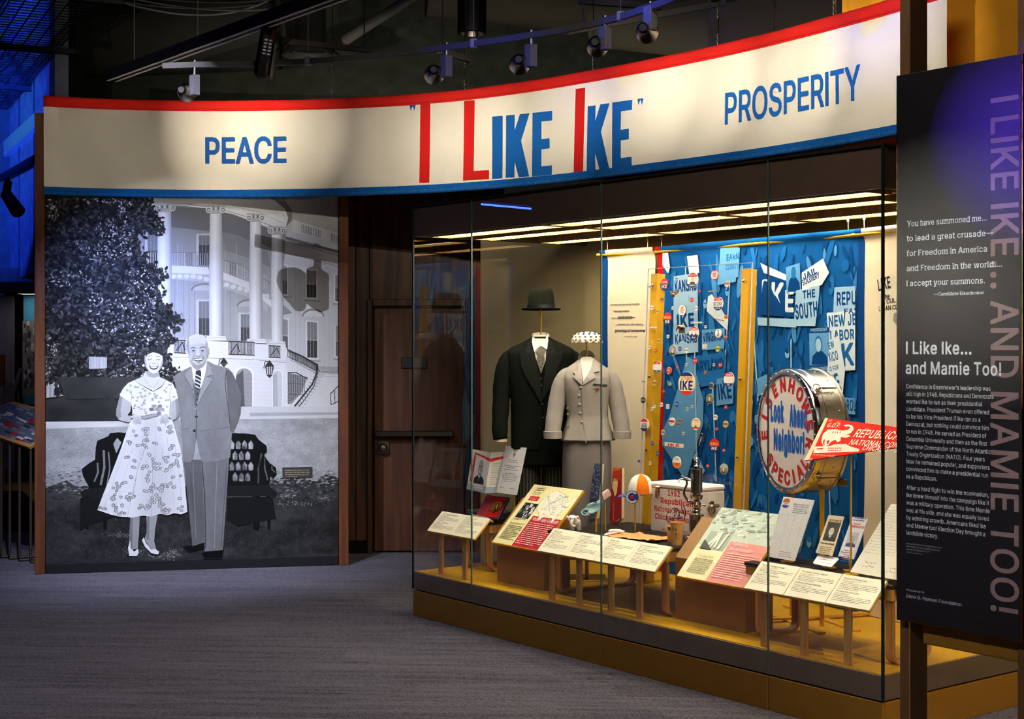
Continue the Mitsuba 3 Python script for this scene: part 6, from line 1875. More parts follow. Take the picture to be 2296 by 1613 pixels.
add('coil_base', cat(*[tube(np.stack([P_[0] + 0.058 * np.cos(tt), P_[1] + 0.05 * np.sin(tt), TZ + 0.010 + 0.014 * j + 0 * tt], 1), 0.0095, 10, True) for j in range(2)]), 'chrome', (196, 194, 200), kw, smooth=True)


# paper cups
def cup(label, t, s, top, hgt, r0, r1, draw):
    kk = thing('paper_cup', label, 'cup')
    c = cpt(t, s, TZ)
    m = lathe([(0, 0.001), (r0, 0.001), (r1, hgt - 0.004), (r1 + 0.0015, hgt - 0.003), (r1 + 0.0015, hgt), (r1 - 0.001, hgt), (r0 - 0.002, 0.006), (0, 0.006)], 36)
    m.apply_translation(c)
    add('body', m, 'satin', (226, 166, 92), kk, smooth=35)
    p = Print(); p.up()
    draw(p)
    p.build('drawing', kk, fn=lambda v: np.stack([c[0] + (r0 + (r1 - r0) * v[:, 1] / hgt + 0.0008) * np.sin(v[:, 0] / r1), c[1] - (r0 + (r1 - r0) * v[:, 1] / hgt + 0.0008) * np.cos(v[:, 0] / r1), c[2] + v[:, 1]], 1))


def d_cup1(p):
    write(p, '56', (-0.03, 0.082), (-0.006, 0.082), 0.014, (44, 32, 26), weight=0.02)
    r_ = random.Random(2)
    for i in range(16):
        x, y = r_.uniform(-0.026, 0.01), r_.uniform(0.035, 0.07)
        p.line([(x, y), (x + r_.uniform(-0.008, 0.008), y + r_.uniform(-0.012, 0.012)), (x + r_.uniform(-0.01, 0.01), y + r_.uniform(-0.012, 0.012))], 0.0009, (90, 62, 44), up=False)


def d_cup2(p):
    for i in range(5):
        p.poly(sbox(-0.025 + i * 0.009, 0.066, -0.018 + i * 0.009, 0.084), (60, 56, 50), up=False)


cup('tall tan paper cup with 56 written on it at the front of the table', 2.105, 0.322, 0, 0.125, 0.029, 0.0375, d_cup1)
cup('smaller tan paper cup half hidden behind the tall one', 2.0, 0.385, 0, 0.088, 0.024, 0.03, d_cup2)
# clear plastic elephant figure with tinsel
kp = thing('plastic_elephant', 'clear plastic elephant face outlined in black over red and blue tinsel', 'novelty')
f, k = fb_item(1.985, 0.44)
g = lambda *pts: [f.at(*K4(*q)) for q in pts]
tub = lambda pts, r=0.0022: tube([f.pt(*q, 0.0) for q in CubicSpline(np.arange(len(pts)), np.array(pts))(np.linspace(0, len(pts) - 1, 6 * len(pts)))], r, 6)
add('outline', cat(tub(g((500, 910), (440, 930), (418, 990), (430, 1060), (490, 1090), (520, 1040))), tub(g((500, 910), (520, 860), (570, 845), (620, 880), (640, 920))), tub(g((540, 870), (580, 900), (610, 880))), tub(g((640, 920), (700, 930), (735, 980), (720, 1040), (680, 1060))),
                   tub(g((740, 980), (745, 900), (715, 820), (680, 825), (705, 900), (715, 960))), tub(g((520, 940), (560, 925), (590, 950)))), 'gloss', (20, 20, 20), kp, smooth=True)
for q in ((560, 975), (635, 965)):
    e_ = f.at(*K4(*q))
    add('eye', f.put(ball((*e_, 0.001), (0.0045, 0.007, 0.003), 2)), 'gloss', (18, 18, 18), kp, smooth=True)
r_ = random.Random(6)
for c_, nm, (xa, ya), (xb, yb) in (((50, 60, 140), 'blue_tinsel', (475, 1040), (690, 1005)), ((190, 50, 60), 'red_tinsel', (450, 1090), (750, 1060))):
    parts = []
    for i in range(90):
        w_ = r_.random()
        o_ = f.pt(*f.at(*K4(xa + (xb - xa) * w_, ya + (yb - ya) * w_)), r_.uniform(-0.006, 0.012))
        parts.append(rod(o_, o_ + np.array([r_.uniform(-1, 1), r_.uniform(-1, 1), r_.uniform(-1, 1)]) * 0.009, 0.0009, 3))
    kk = add(nm, cat(*parts), 'metal', c_, kp)
    labels[kk] = {'kind': 'stuff'}
e0 = f.at(*K4(560, 1080))
q0 = f.pt(e0[0] + 0.01, 0, 0)
add('stem', rod((q0[0], q0[1], TZ), (q0[0], q0[1], e0[1] + 0.004), 0.003), 'ochre_paint', parent=kp)
add('clear_face', f.put(prism(affinity.scale(Point(f.at(*K4(580, 980))).buffer(0.033, 20), 1.15, 0.9), 0.0012), 0, 0, -0.004), 'acrylic', parent=kp, smooth=False)
# ------------------------------------------------------------------ the photograph printed on the mural
p = Print(MF, 1.0e-4)
p.h = 0.0005
zb0 = 0.085
full = sbox(M0, zb0, MW, 3.0)
A = MF.at
Z5 = lambda q: (320 + q[0] / 3.752, 430 + q[1] / 3.752)
Z4 = lambda q: (90 + q[0] / 3.751, 430 + q[1] / 3.751)
Z6 = lambda q: (180 + q[0] / 2.830, 720 + q[1] / 2.830)
ident = lambda q: q


def pg(pts, c, z=ident, up=True):
    g = Polygon([A(*z(q)) for q in pts]).buffer(0).intersection(full)
    p.poly(g, c, up)
    return g


def sh(pts, fn, z=ident, size=0.05):
    g = Polygon([A(*z(q)) for q in pts]).buffer(0).intersection(full)
    p.shade(g, fn, size)


def ov(cx_, cy_, rx, ry, c, z=ident, up=True, rot=0):
    t = np.linspace(0, 2 * np.pi, 28)[:-1]
    ca, sa = math.cos(rot), math.sin(rot)
    return pg([(cx_ + rx * math.cos(b) * ca - ry * math.sin(b) * sa, cy_ + rx * math.cos(b) * sa + ry * math.sin(b) * ca) for b in t], c, z, up)


def ln(pts, w, c, z=ident, up=True):
    q = [A(*z(v)) for v in pts]
    p.poly(LineString(q).buffer(w * 0.0034 / 2, cap_style='flat').intersection(full), c, up)


nz = lambda x, y, s, k=0: meshkit.fbm(np.stack([x * s, y * s, 0 * x + k], -1), 3) - 0.5
yz = lambda y: A(430, y)[1]
# sky, house front, portico shade
sh([(90, 430), (770, 430), (770, 960), (90, 960)], lambda x, y: 172 + 26 * nz(x, y, 0.9), size=0.12)
pg([(640, 470), (660, 494), (758, 522), (770, 950), (560, 950), (560, 500)], 196)
pg([(660, 494), (758, 524), (758, 546), (655, 520)], 208)
for x0, n0 in ((676, 12), (742, 5)):
    p.up()
    for i in range(n0):
        x = x0 + i * 3.7
        y = 503 + (x - 676) * 0.3
        pg([(x, y), (x + 1.8, y + 0.5), (x + 1.8, y + 19), (x, y + 18.5)], 138, up=False)
pg([(640, 530), (758, 562), (758, 568), (640, 537)], 112)
p.up()
for i in range(26):
    x = 642 + i * 4.5
    pg([(x, 538 + (x - 642) * 0.28), (x + 2, 538.5 + (x - 642) * 0.28), (x + 2, 543 + (x - 642) * 0.28), (x, 542.5 + (x - 642) * 0.28)], 120, up=False)
ln([(634, 564), (758, 598)], 1.6, 152)
ln([(634, 570), (758, 604)], 1.0, 220, up=False)
for x in (662, 672, 728, 738):
    ln([(x, 578 + (x - 640) * .28), (x, 905)], 0.8, 172, up=False)
for x0, x1, y0, y1, lit in ((635, 643, 596, 660, 0), (688, 709, 606, 668, 1), (752, 760, 616, 676, 1), (635, 645, 716, 790, 0), (689, 711, 722, 803, 1), (753, 760, 730, 800, 1)):
    pg([(x0 - 4, y0 - 4), (x1 + 3, y0 - 2), (x1 + 3, y1 + 4), (x0 - 4, y1 + 3)], 218)
    pg([(x0, y0), (x1, y0 + 2), (x1, y1), (x0, y1 - 1)], 128)
    pg([(x0, (y0 + y1) / 2), (x1, (y0 + y1) / 2 + 1), (x1, y1), (x0, y1 - 1)], 66)
    p.up()
    for u in (0.33, 0.66):
        ln([(x0 + (x1 - x0) * u, y0), (x0 + (x1 - x0) * u, y1)], 0.7, 186, up=False)
    ln([(x0, (y0 + y1) / 2), (x1, (y0 + y1) / 2 + 1)], 1.2, 200, up=False)
    pg([(x0 - 5, y1 + 4), (x1 + 8, y1 + 6), (x1 + 8, y1 + 9), (x0 - 5, y1 + 7)], 150, up=False)
t = np.linspace(math.pi, 0, 14)
pg([(702 + 25 * math.cos(b), 711 - 19 * math.sin(b)) for b in t], 132)
pg([(702 + 22 * math.cos(b), 711 - 14 * math.sin(b)) for b in t], 210)
pg([(636, 684), (655, 702), (636, 706)], 136)
sh([(300, 446), (640, 446), (640, 560), (615, 760), (300, 770)], lambda x, y: 150 + 30 * np.clip((2.3 - y) / 1.2, -1, 1) + 18 * nz(x, y, 1.2, 3), size=0.09)
pg([(340, 462), (470, 468), (560, 492), (620, 524), (612, 560), (590, 548), (480, 520), (340, 505)], 112)
pg([(500, 520), (540, 530), (600, 566), (606, 600), (560, 580), (500, 560)], 128)
for x0, x1, y0, y1 in ((331, 353, 525, 600), (446, 470, 528, 572), (446, 469, 676, 752), (540, 560, 705, 764)):
    pg([(x0 - 6, y0 - 4), (x1 + 3, y0 - 4), (x1 + 3, y1), (x0 - 6, y1)], 186)
    pg([(x0, y0), (x1, y0), (x1, y1), (x0, y1)], 118)
    pg([(x0, (y0 + y1) / 2), (x1, (y0 + y1) / 2), (x1, y1), (x0, y1)], 72)
    p.up()
    for u in (0.33, 0.66):
        ln([(x0 + (x1 - x0) * u, y0), (x0 + (x1 - x0) * u, y1)], 0.8, 170, up=False)
for cx_, cy_, r in ((458, 652, 30), (562, 688, 32)):
    pg([(cx_ + r * math.cos(b), cy_ - r * 0.55 * math.sin(b)) for b in t], 120)
    pg([(cx_ + r * .88 * math.cos(b), cy_ - r * 0.42 * math.sin(b)) for b in t], 176)
for x in (392, 398, 412, 424, 436, 505, 516, 530):
    ln([(x, 545), (x, 755)], 1.2, 176 if x % 4 else 132, up=False)
# balcony
pg([(384, 596), (470, 600), (562, 634), (608, 674), (608, 690), (562, 650), (470, 616), (384, 612)], 214)
pg([(384, 612), (470, 616), (562, 650), (600, 684), (600, 700), (560, 668), (470, 634), (384, 626)], 172)
p.up()
for i in range(15):
    x = 388 + i * 15
    y = 616 + max(0, x - 440) * 0.28
    ov(x, y + 4, 6.5, 5, 208, up=False)
p.up()
for i in range(52):
    x = 322 + i * 5.4
    y = 566 + max(0, x - 440) * 0.27 + max(0, x - 540) * 0.16
    ln([(x, y), (x, y + 31)], 0.9, 212 if i % 9 > 2 else 60, up=False)
ln([(320, 566), (440, 567), (540, 594), (608, 636)], 1.6, 120)
for x0, x1 in ((333, 353), (446, 470)):
    pg([(x0, 568), (x1, 569), (x1, 596), (x0, 595)], 64)
    p.up()
    for u in range(6):
        ln([(x0 + u * 4, 568), (x0 + u * 4, 596)], 1.2, 214, up=False)
# entablature and cornice
pg([(316, 440), (605, 440), (640, 452), (656, 476), (655, 492), (640, 518), (628, 522), (584, 504), (520, 480), (460, 467), (400, 461), (340, 460)], 216)
pg([(596, 440), (640, 452), (656, 476), (654, 494), (640, 512), (646, 490), (640, 470), (618, 452)], 120)
ln([(345, 458), (420, 458), (500, 470), (570, 492), (632, 516)], 1.6, 150)
ln([(520, 462), (580, 476), (634, 500)], 1.0, 165, up=False)
p.up()
for i in range(14):
    b = i / 13
    ov(606 + 46 * b - 8 * b * b, 446 + 14 * b + 48 * b ** 2.2, 2.2, 1.6, 196, up=False)
# columns with scrolled capitals
for (x0, x1, yt, b0, b1, yb) in ((355, 384, 470, 352, 386, 780), (471, 497, 474, 466, 504, 764), (561, 585, 492, 556, 592, 770), (609, 633, 521, 606, 637, 776)):
    ac, ar = A((x0 + x1 + b0 + b1) / 4, 600)[0], abs(A(x1, 600)[0] - A(x0, 600)[0]) / 2
    sh([(x0, yt), (x1, yt), ((x1 + b1) / 2, (yt + yb) / 2), (b1 - 3, yb - 10), (b0 + 3, yb - 10), ((x0 + b0) / 2, (yt + yb) / 2)], lambda x, y: 232 - 46 * np.clip((x - ac) / ar + 0.2, -1.3, 1.3) ** 2 - (8 * (x > ac)), size=0.028)
    pg([(b0 - 2, yb - 10), (b1 + 2, yb - 10), (b1 + 4, yb), (b0 - 4, yb)], 224)
    ln([(b0 - 2, yb - 6), (b1 + 2, yb - 6)], 1, 180)
    cx_ = (x0 + x1) / 2
    pg([(x0 - 8, yt - 14), (x1 + 8, yt - 12), (x1 + 6, yt - 2), (x1, yt + 6), (x0, yt + 6), (x0 - 6, yt - 2)], 176)
    for s in (-1, 1):
        ov(cx_ + s * (x1 - x0) * 0.62, yt - 3, 6.5, 7, 214)
        ov(cx_ + s * (x1 - x0) * 0.62, yt - 3, 4.2, 4.6, 112)
        ov(cx_ + s * (x1 - x0) * 0.62, yt - 3, 2.2, 2.4, 216)
    for i in range(5):
        ov(x0 + (i + 0.5) * (x1 - x0) / 5, yt - 6, 1.8, 4, 110 if i % 2 else 206, up=False)
# parapet, basement with arches
pg([(376, 758), (640, 776), (652, 800), (640, 812), (376, 800)], 228)
pg([(376, 798), (640, 812), (660, 916), (376, 916)], 224)
for y in range(806, 912, 9):
    ln([(540, y), (648, y + 3)], 0.6, 192, up=False)
ln([(376, 801), (560, 806), (644, 814)], 1.4, 170)
for x0, x1, y0, y1 in ((391, 418, 762, 793), (513, 571, 766, 797), (603, 629, 775, 803)):
    pg([(x0, y0), (x1, y0 + 2), (x1, y1), (x0, y1 - 2)], 178)
    p.up()
    for i in range(int((x1 - x0) / 3.2)):
        ln([(x0 + i * 3.2, y0), (x0 + i * 3.2, y1)], 1.1, 48, up=False)
    ln([(x0, y0), (x1, y0 + 2)], 2, 46, up=False)
    ln([(x0, y1 - 2), (x1, y1)], 2, 46, up=False)
    ln([(x0 + 4, y1 - 6), (x0 + 18, y0 + 6), (x0 + 24, y1 - 8)], 2, 60, up=False)
for x0, x1, y0, c0, c1 in ((529, 565, 826, 150, 92), (612, 632, 832, 206, 178)):
    w_ = (x1 - x0) / 2
    arch = [(x0, 914)] + [(x0 + w_ - w_ * math.cos(b), y0 + w_ - w_ * math.sin(b)) for b in np.linspace(0, math.pi, 12)] + [(x1, 914)]
    pg([((x - x0 - w_) * 1.2 + x0 + w_, y if y > 900 else (y - 4)) for x, y in arch], 234)
    pg(arch, c0)
    pg([(x0, 914), (x0, y0 + w_), (x0 + w_ * .9, y0 + 4), (x0 + w_ * 1.1, 914)], c1)
    p.up()
    for y in range(int(y0) + 14, 912, 10):
        ln([(x0 + w_ * 1.1, y), (x1, y)], 0.8, c0 - 26, up=False)
for cx_, y0, y1, w_ in ((502, 802, 824, 9), (604, 808, 848, 10)):
    pg([(cx_ - w_ * .5, y0 + 6), (cx_, y0), (cx_ + w_ * .5, y0 + 6), (cx_ + w_, y0 + 13), (cx_ + w_ * .6, y1 - 6), (cx_, y1), (cx_ - w_ * .6, y1 - 6), (cx_ - w_, y0 + 13)], 54)
    p.up()
    for s in (-1, 0, 1):
        pg([(cx_ + s * 5 - 1.6, y0 + 14), (cx_ + s * 5 + 1.6, y0 + 14), (cx_ + s * 4 + 1.2, y1 - 7), (cx_ + s * 4 - 1.2, y1 - 7)], 190, up=False)
    ln([(cx_ - w_ - 3, y0 + 18), (cx_ - w_, y0 + 4), (cx_ - 2, y0 + 2)], 1.8, 60, up=False)
# outer stair with iron rail
pg([(640, 800), (660, 806), (716, 836), (758, 838), (758, 916), (650, 916)], 214)
for i in range(9):
    pg([(650 + i * 6.5, 806 + i * 3.5), (658 + i * 6.5, 806 + i * 3.5), (658 + i * 6.5, 809 + i * 3.5), (650 + i * 6.5, 809 + i * 3.5)], 160, up=i == 0)
ln([(644, 784), (680, 800), (711, 818)], 2.2, 50)
ln([(646, 800), (680, 816), (709, 832)], 1.6, 70, up=False)
p.up()
for i in range(19):
    x = 645 + i * 3.5
    ln([(x, 784 + (x - 644) * 0.5), (x, 801 + (x - 644) * 0.5)], 1.1, 64, up=False)
ln([(711, 816), (710, 836), (700, 862), (676, 892), (660, 912)], 3.4, 46)
ln([(712, 836), (704, 866), (682, 898), (668, 914)], 2.0, 70, up=False)
p.up()
for i in range(14):
    b = i / 13
    x, y = 711 - 50 * b ** 1.2, 824 + 86 * b
    ln([(x, y), (x + 7, y + 10)], 1.2, 70, up=False)
    pg([(x + 10, y + 8), (x + 16, y + 8), (x + 16, y + 11), (x + 10, y + 11)], 186, up=False)
pg([(645, 836), (690, 846), (676, 880), (654, 906), (645, 906)], 142)
p.up()
for i in range(10):
    ln([(646 + i * 4, 836 + i), (646 + i * 4, 906 - i * 3)], 1.2, 56, up=False)
ln([(645, 836), (664, 836), (690, 850)], 2.2, 50)
for y in (860, 884):
    ln([(645, y), (682, y + 2)], 1.2, 70, up=False)
for y in (823, 833, 843):
    ln([(714, y), (758, y + 1)], 0.9, 140, up=False)
p.up()
for i in range(16):
    ln([(714 + i * 2.8, 822), (714 + i * 2.8, 840)], 0.6, 150, up=False)
ln([(740, 884), (758, 866)], 2, 60); ln([(740, 884), (742, 908), (758, 900)], 1.6, 70, up=False); ln([(750, 876), (751, 906)], 1.6, 70, up=False)
# ground
pg([(103, 912), (770, 912), (770, 944), (103, 950)], 208)
pg([(560, 926), (770, 924), (770, 930), (560, 934)], 168)
sh([(90, 944), (770, 938), (770, 1090), (90, 1090)], lambda x, y: 158 + 44 * nz(x * 1.0, y * 2.2, 5, 1) + 26 * nz(x, y, 22, 2), size=0.03)
pg([(90, 940), (300, 938), (296, 956), (90, 962)], 216)
sh([(90, 880), (300, 884), (300, 944), (90, 946)], lambda x, y: 52 + 30 * nz(x, y, 9, 5), size=0.05)
edge = [(90, 1085)] + [(90 + i * 20, 1086 + 10 * math.sin(i * 1.7) - (14 if i > 24 else 0) + (20 if 5 < i < 14 else 0)) for i in range(35)]
sh(edge + [(770, 1300), (90, 1300)], lambda x, y: 50 + 34 * nz(x, y * 1.8, 4, 7) + 26 * nz(x, y, 26, 8) + 10 * (y > 0.55), size=0.026)
G = np.random.default_rng(21)
def scat(n, x0, x1, y0, y1):
    q = np.stack([G.uniform(x0, x1, n), G.uniform(y0, y1, n)], 1)
    return np.array([A(*v) for v in q])
def keep(xy, polyg):
    return xy[shapely.contains_xy(polyg, xy[:, 0], xy[:, 1])]
lawn = Polygon([A(*q) for q in ((104, 965), (757, 945), (757, 1075), (104, 1080))])
xy = keep(scat(2600, 103, 758, 945, 1085), lawn)
p.specks(xy, G.uniform(0.003, 0.009, len(xy)), G.uniform(-0.4, 0.4, len(xy)), 0.4, G.choice([110, 125, 185, 196, 140, 205], len(xy)), 4)
dark = Polygon([A(*q) for q in ((104, 1100), (757, 1085), (757, 1251), (104, 1257))])
xy = keep(scat(3200, 103, 758, 1085, 1260), dark)
p.specks(xy, G.uniform(0.003, 0.008, len(xy)), G.uniform(1.0, 2.1, len(xy)), 0.3, G.choice([28, 36, 66, 74, 84, 44, 96], len(xy)), 4)
for cx_, cy_, rx, ry, c in ((640, 1112, 16, 5, 150), (730, 1118, 20, 6, 130), (300, 1235, 36, 14, 110), (360, 1248, 30, 8, 120), (270, 1200, 30, 5, 96), (390, 1240, 22, 9, 116), (660, 1130, 40, 5, 110)):
    xy = np.array([A(cx_ + rx * a_, cy_ + ry * b_) for a_, b_ in G.normal(0, 0.55, (70, 2))])
    p.specks(xy, G.uniform(0.003, 0.011, 70), G.uniform(0.6, 2.4, 70), 0.35, np.clip(c + G.normal(0, 22, 70), 20, 255), 4)
bn = Polygon([A(*q) for q in ((104, 1058), (757, 1050), (757, 1125), (104, 1130))])
xy = keep(scat(1500, 103, 758, 1056, 1124), bn)
p.specks(xy, G.uniform(0.006, 0.02, len(xy)), G.uniform(-0.3, 0.3, len(xy)), 0.35, np.where(xy[:, 1] + G.normal(0, 0.05, len(xy)) > yz(1090), G.choice([150, 138, 120, 96], len(xy)), G.choice([40, 52, 66, 78], len(xy))), 5)
# magnolia tree
crown = [(90, 430), (315, 436), (330, 456), (338, 480), (356, 500), (352, 516), (330, 512), (306, 520), (292, 540), (300, 556), (322, 580), (330, 600), (350, 606), (357, 628), (350, 660), (372, 690), (399, 716), (392, 728), (372, 732), (383, 762), (364, 776), (372, 800), (396, 836), (392, 862), (330, 880), (260, 890), (200, 884), (150, 890), (90, 900)]
cg = pg(crown, 40)
B6 = np.array(crown, float)
for q in B6[1:-3]:
    xy = np.array([A(*(q + v)) for v in G.normal(0, 7.5, (26, 2))])
    p.specks(xy, G.uniform(0.008, 0.022, 26), G.uniform(0, 3.14, 26), 0.5, G.choice([34, 44, 58, 50], 26), 6)
for n_l, cols, s0, s1, am in ((1500, (26, 34, 44, 56, 66), 0.012, 0.03, 0.5), (1500, (30, 40, 52, 70, 84, 96), 0.01, 0.024, 0.45)):
    xy = keep(scat(n_l, 103, 400, 446, 890), cg)
    p.specks(xy, G.uniform(s0, s1, len(xy)), G.uniform(0, 3.14, len(xy)), am, G.choice(cols, len(xy)), 6)
xy = keep(scat(2600, 103, 400, 446, 890), cg)
dn = meshkit.fbm(np.stack([xy[:, 0] * 4, xy[:, 1] * 4, 0 * xy[:, 0]], -1), 3, 5)
xy = xy[dn > 0.5]
p.specks(xy, G.uniform(0.004, 0.013, len(xy)), G.uniform(0, 3.14, len(xy)), 0.5, G.choice([110, 140, 165, 190, 205, 214], len(xy)), 5)
xy = keep(scat(900, 103, 400, 446, 890), cg)
p.specks(xy, G.uniform(0.006, 0.016, len(xy)), G.uniform(0, 3.14, len(xy)), 0.5, G.choice([30, 46, 62, 76], len(xy)), 6)
pg([(200, 800), (240, 802), (240, 826), (200, 828)], 172)
p.up()
for i in range(12):
    ln([(202 + i * 3.3, 800), (202 + i * 3.3, 826)], 1.4, 214, up=False)
pg([(104, 866), (122, 860), (122, 890), (104, 892)], 206)
for i in range(6):
    ln([(105 + i * 3, 862), (105 + i * 3, 890)], 1, 120, up=i == 0)
sh([(130, 846), (390, 846), (300, 892), (150, 896)], lambda x, y: 60 + 30 * nz(x, y, 6, 11), size=0.06)
# cast iron bench
BK = 26
back = [(20, 985), (10, 940), (60, 900), (95, 880), (100, 800), (110, 760), (180, 730), (190, 712), (250, 705), (300, 715), (330, 760), (330, 1100), (40, 1100), (60, 1060)]
pg(back, BK, Z6)
pg([(210, 780), (235, 740), (262, 770), (230, 840)], 160, Z6)
for x0, y0, x1, y1, w_ in ((150, 820, 130, 1040, 14), (180, 830, 170, 1040, 8), (110, 900, 90, 1020, 10)):
    ln([(x0, y0), ((x0 + x1) / 2 + 14, (y0 + y1) / 2), (x1, y1)], w_ / 2.83, 120, Z6, up=False)
rb = pg([(930, 730), (970, 712), (1060, 714), (1110, 722), (1130, 752), (1180, 790), (1185, 830), (1165, 850), (1200, 900), (1240, 930), (1246, 975), (1225, 1000), (1205, 985), (1190, 1090), (930, 1090)], BK, Z6)
for r_i in range(4):
    for c_i in range(4):
        cx_, cy_ = 962 + c_i * 40 + (20 if r_i % 2 else 0), 790 + r_i * 68
        if cx_ > 1086:
            continue
        pg([(cx_, cy_ - 34), (cx_ + 16, cy_ - 12), (cx_ + 14, cy_ + 22), (cx_ - 14, cy_ + 22), (cx_ - 16, cy_ - 12)], 182, Z6, up=False)
for x0, y0, x1, y1, w_ in ((1150, 840, 1130, 1030, 10), (1170, 860, 1190, 1010, 8), (1215, 920, 1236, 960, 8)):
    ln([(x0, y0), ((x0 + x1) / 2 - 10, (y0 + y1) / 2), (x1, y1)], w_ / 2.83, 110, Z6, up=False)
pg([(0, 1080), (60, 1060), (1190, 1040), (1250, 1090), (1240, 1120), (20, 1130)], 34, Z6)
ln([(930, 1116), (1215, 1112)], 0.9, 120, Z6)
for x0, x1 in ((30, 60), (140, 175), (1090, 1140), (1180, 1210)):
    pg([(x0, 1110), (x1, 1110), (x1 - 6, 1320), (x0 + 8, 1320)], 24, Z6)
pg([(0, 1120), (260, 1130), (220, 1240), (60, 1290), (0, 1330)], 30, Z6)
pg([(930, 1120), (1220, 1118), (1240, 1250), (1000, 1300), (930, 1260)], 30, Z6)

# the man
def tone_suit(base, k):
    return lambda x, y: base + 22 * nz(x * 2, y, 5, k) + 10 * nz(x, y, 60, k + 1)
pg([(650, 1430), (720, 1420), (790, 1400), (800, 1440), (690, 1470)], 24, Z6)
pg([(770, 1470), (910, 1440), (900, 1520), (800, 1530)], 22, Z6)
sh([(655, 880), (800, 880), (800, 1400), (712, 1428), (690, 1200)], tone_suit(100, 1), Z6, 0.03)
sh([(765, 880), (945, 866), (905, 1452), (790, 1462), (780, 1100)], tone_suit(116, 2), Z6, 0.03)
ln([(772, 890), (790, 1120), (796, 1440)], 2.2, 66, Z6)
ln([(868, 890), (850, 1440)], 1.6, 142, Z6)
ln([(715, 900), (735, 1380)], 1.2, 132, Z6, up=False)
ln([(700, 960), (720, 1250)], 1.0, 72, Z6, up=False)
ln([(930, 900), (893, 1440)], 1.4, 84, Z6, up=False)
jk = [(592, 352), (640, 320), (704, 288), (728, 560), (742, 556), (806, 252), (850, 276), (940, 300), (966, 330), (1000, 400), (1022, 470), (1016, 590), (985, 670), (962, 716), (956, 800), (952, 866), (860, 890), (772, 892), (752, 830), (736, 740), (716, 860), (700, 894), (656, 896), (648, 760), (636, 620), (616, 470)]
sh(jk, tone_suit(128, 3), Z6, 0.024)
sh([(925, 305), (966, 330), (1000, 400), (1022, 470), (1016, 590), (985, 670), (962, 716), (948, 640), (936, 500)], tone_suit(104, 4), Z6, 0.03)
ln([(928, 310), (918, 400), (940, 560), (956, 700)], 1.6, 72, Z6)
ln([(735, 560), (738, 640), (734, 740)], 1.6, 78, Z6, up=False)
ln([(870, 686), (948, 672)], 1.2, 92, Z6, up=False)
ln([(760, 700), (830, 690)], 1.0, 96, Z6, up=False)
ln([(636, 690), (690, 680)], 1.0, 96, Z6, up=False)
for x, y in ((737, 608), (724, 696)):
    ov(x, y, 9, 8, 46, Z6, up=False)
pg([(706, 292), (728, 352), (744, 470), (733, 556), (712, 430), (664, 352), (668, 330)], 146, Z6)
pg([(806, 256), (844, 340), (800, 352), (846, 360), (784, 450), (736, 556), (760, 440), (786, 340)], 148, Z6)
ln([(844, 342), (802, 352), (846, 362)], 1.0, 90, Z6)
ln([(846, 362), (790, 450), (738, 552)], 1.0, 92, Z6, up=False)
ln([(664, 352), (712, 432), (732, 552)], 1.0, 92, Z6, up=False)
pg([(716, 400), (746, 420), (768, 420), (740, 500), (732, 548)], 96, Z6)
for y in (464, 498, 530):
    ov(744 - (y - 464) * 0.1, y, 5, 5, 50, Z6, up=y == 464)
pg([(706, 284), (736, 300), (806, 248), (792, 340), (766, 424), (736, 424), (716, 360)], 242, Z6)
tg = pg([(734, 316), (762, 310), (768, 330), (764, 400), (756, 436), (742, 442), (726, 410), (730, 350)], 58, Z6)
p.up()
for i in range(5):
    y = 330 + i * 24
    g = Polygon([A(*Z6(q)) for q in ((722, y), (770, y + 26), (770, y + 36), (722, y + 10))]).intersection(tg)
    p.poly(g, 214, up=False)
# man's head
HS = lambda base: (lambda x, y: base + 12 * nz(x, y, 14, 12))
pg([(706, 250), (800, 240), (798, 270), (745, 318), (712, 290)], 156, Z6)
pg([(676, 190), (664, 170), (672, 150), (690, 160), (694, 210), (684, 216)], 176, Z6)
pg([(808, 180), (818, 170), (816, 205), (806, 214)], 168, Z6)
hd = [(680, 200), (674, 150), (682, 112), (706, 90), (740, 82), (776, 88), (800, 110), (808, 150), (808, 210), (798, 262), (776, 296), (744, 306), (716, 292), (694, 258)]
sh(hd, lambda x, y: 186 + 16 * nz(x, y, 12, 12), Z6, 0.012)
ac2 = A(*Z6((742, 190)))
sh([(700, 96), (740, 84), (780, 92), (802, 122), (806, 150), (760, 140), (700, 150), (682, 140), (686, 116)], lambda x, y: 201 + 8 * nz(x, y, 12, 4), Z6, 0.015)
pg([(674, 150), (680, 118), (690, 108), (690, 160), (694, 210), (684, 206)], 150, Z6)
pg([(796, 120), (808, 150), (808, 210), (800, 240), (794, 190)], 158, Z6)
pg([(694, 240), (712, 262), (742, 282), (780, 268), (798, 240), (796, 266), (776, 296), (744, 306), (716, 292)], 150, Z6)
pg([(700, 170), (716, 164), (734, 172), (734, 178), (716, 172), (702, 178)], 122, Z6)
pg([(756, 170), (776, 160), (796, 166), (794, 174), (776, 168), (758, 178)], 122, Z6, up=False)
for x in (718, 776):
    pg([(x - 14, 190), (x, 183), (x + 14, 189), (x, 195)], 108, Z6, up=False)
    ov(x, 188.5, 4.5, 4, 34, Z6)
    pg([(x - 16, 197), (x, 203), (x + 16, 196), (x, 208)], 156, Z6, up=False)
pg([(742, 180), (752, 180), (762, 216), (756, 224), (738, 224), (732, 216)], 200, Z6)
pg([(730, 216), (746, 226), (764, 216), (758, 228), (736, 228)], 124, Z6)
ln([(726, 216), (712, 238), (710, 254)], 1.3, 128, Z6)
ln([(768, 214), (786, 232), (788, 248)], 1.3, 128, Z6, up=False)
pg([(716, 238), (748, 238), (784, 232), (776, 252), (750, 258), (726, 252)], 70, Z6)
pg([(720, 240), (748, 240), (780, 235), (772, 247), (750, 251), (728, 248)], 236, Z6)
p.up()
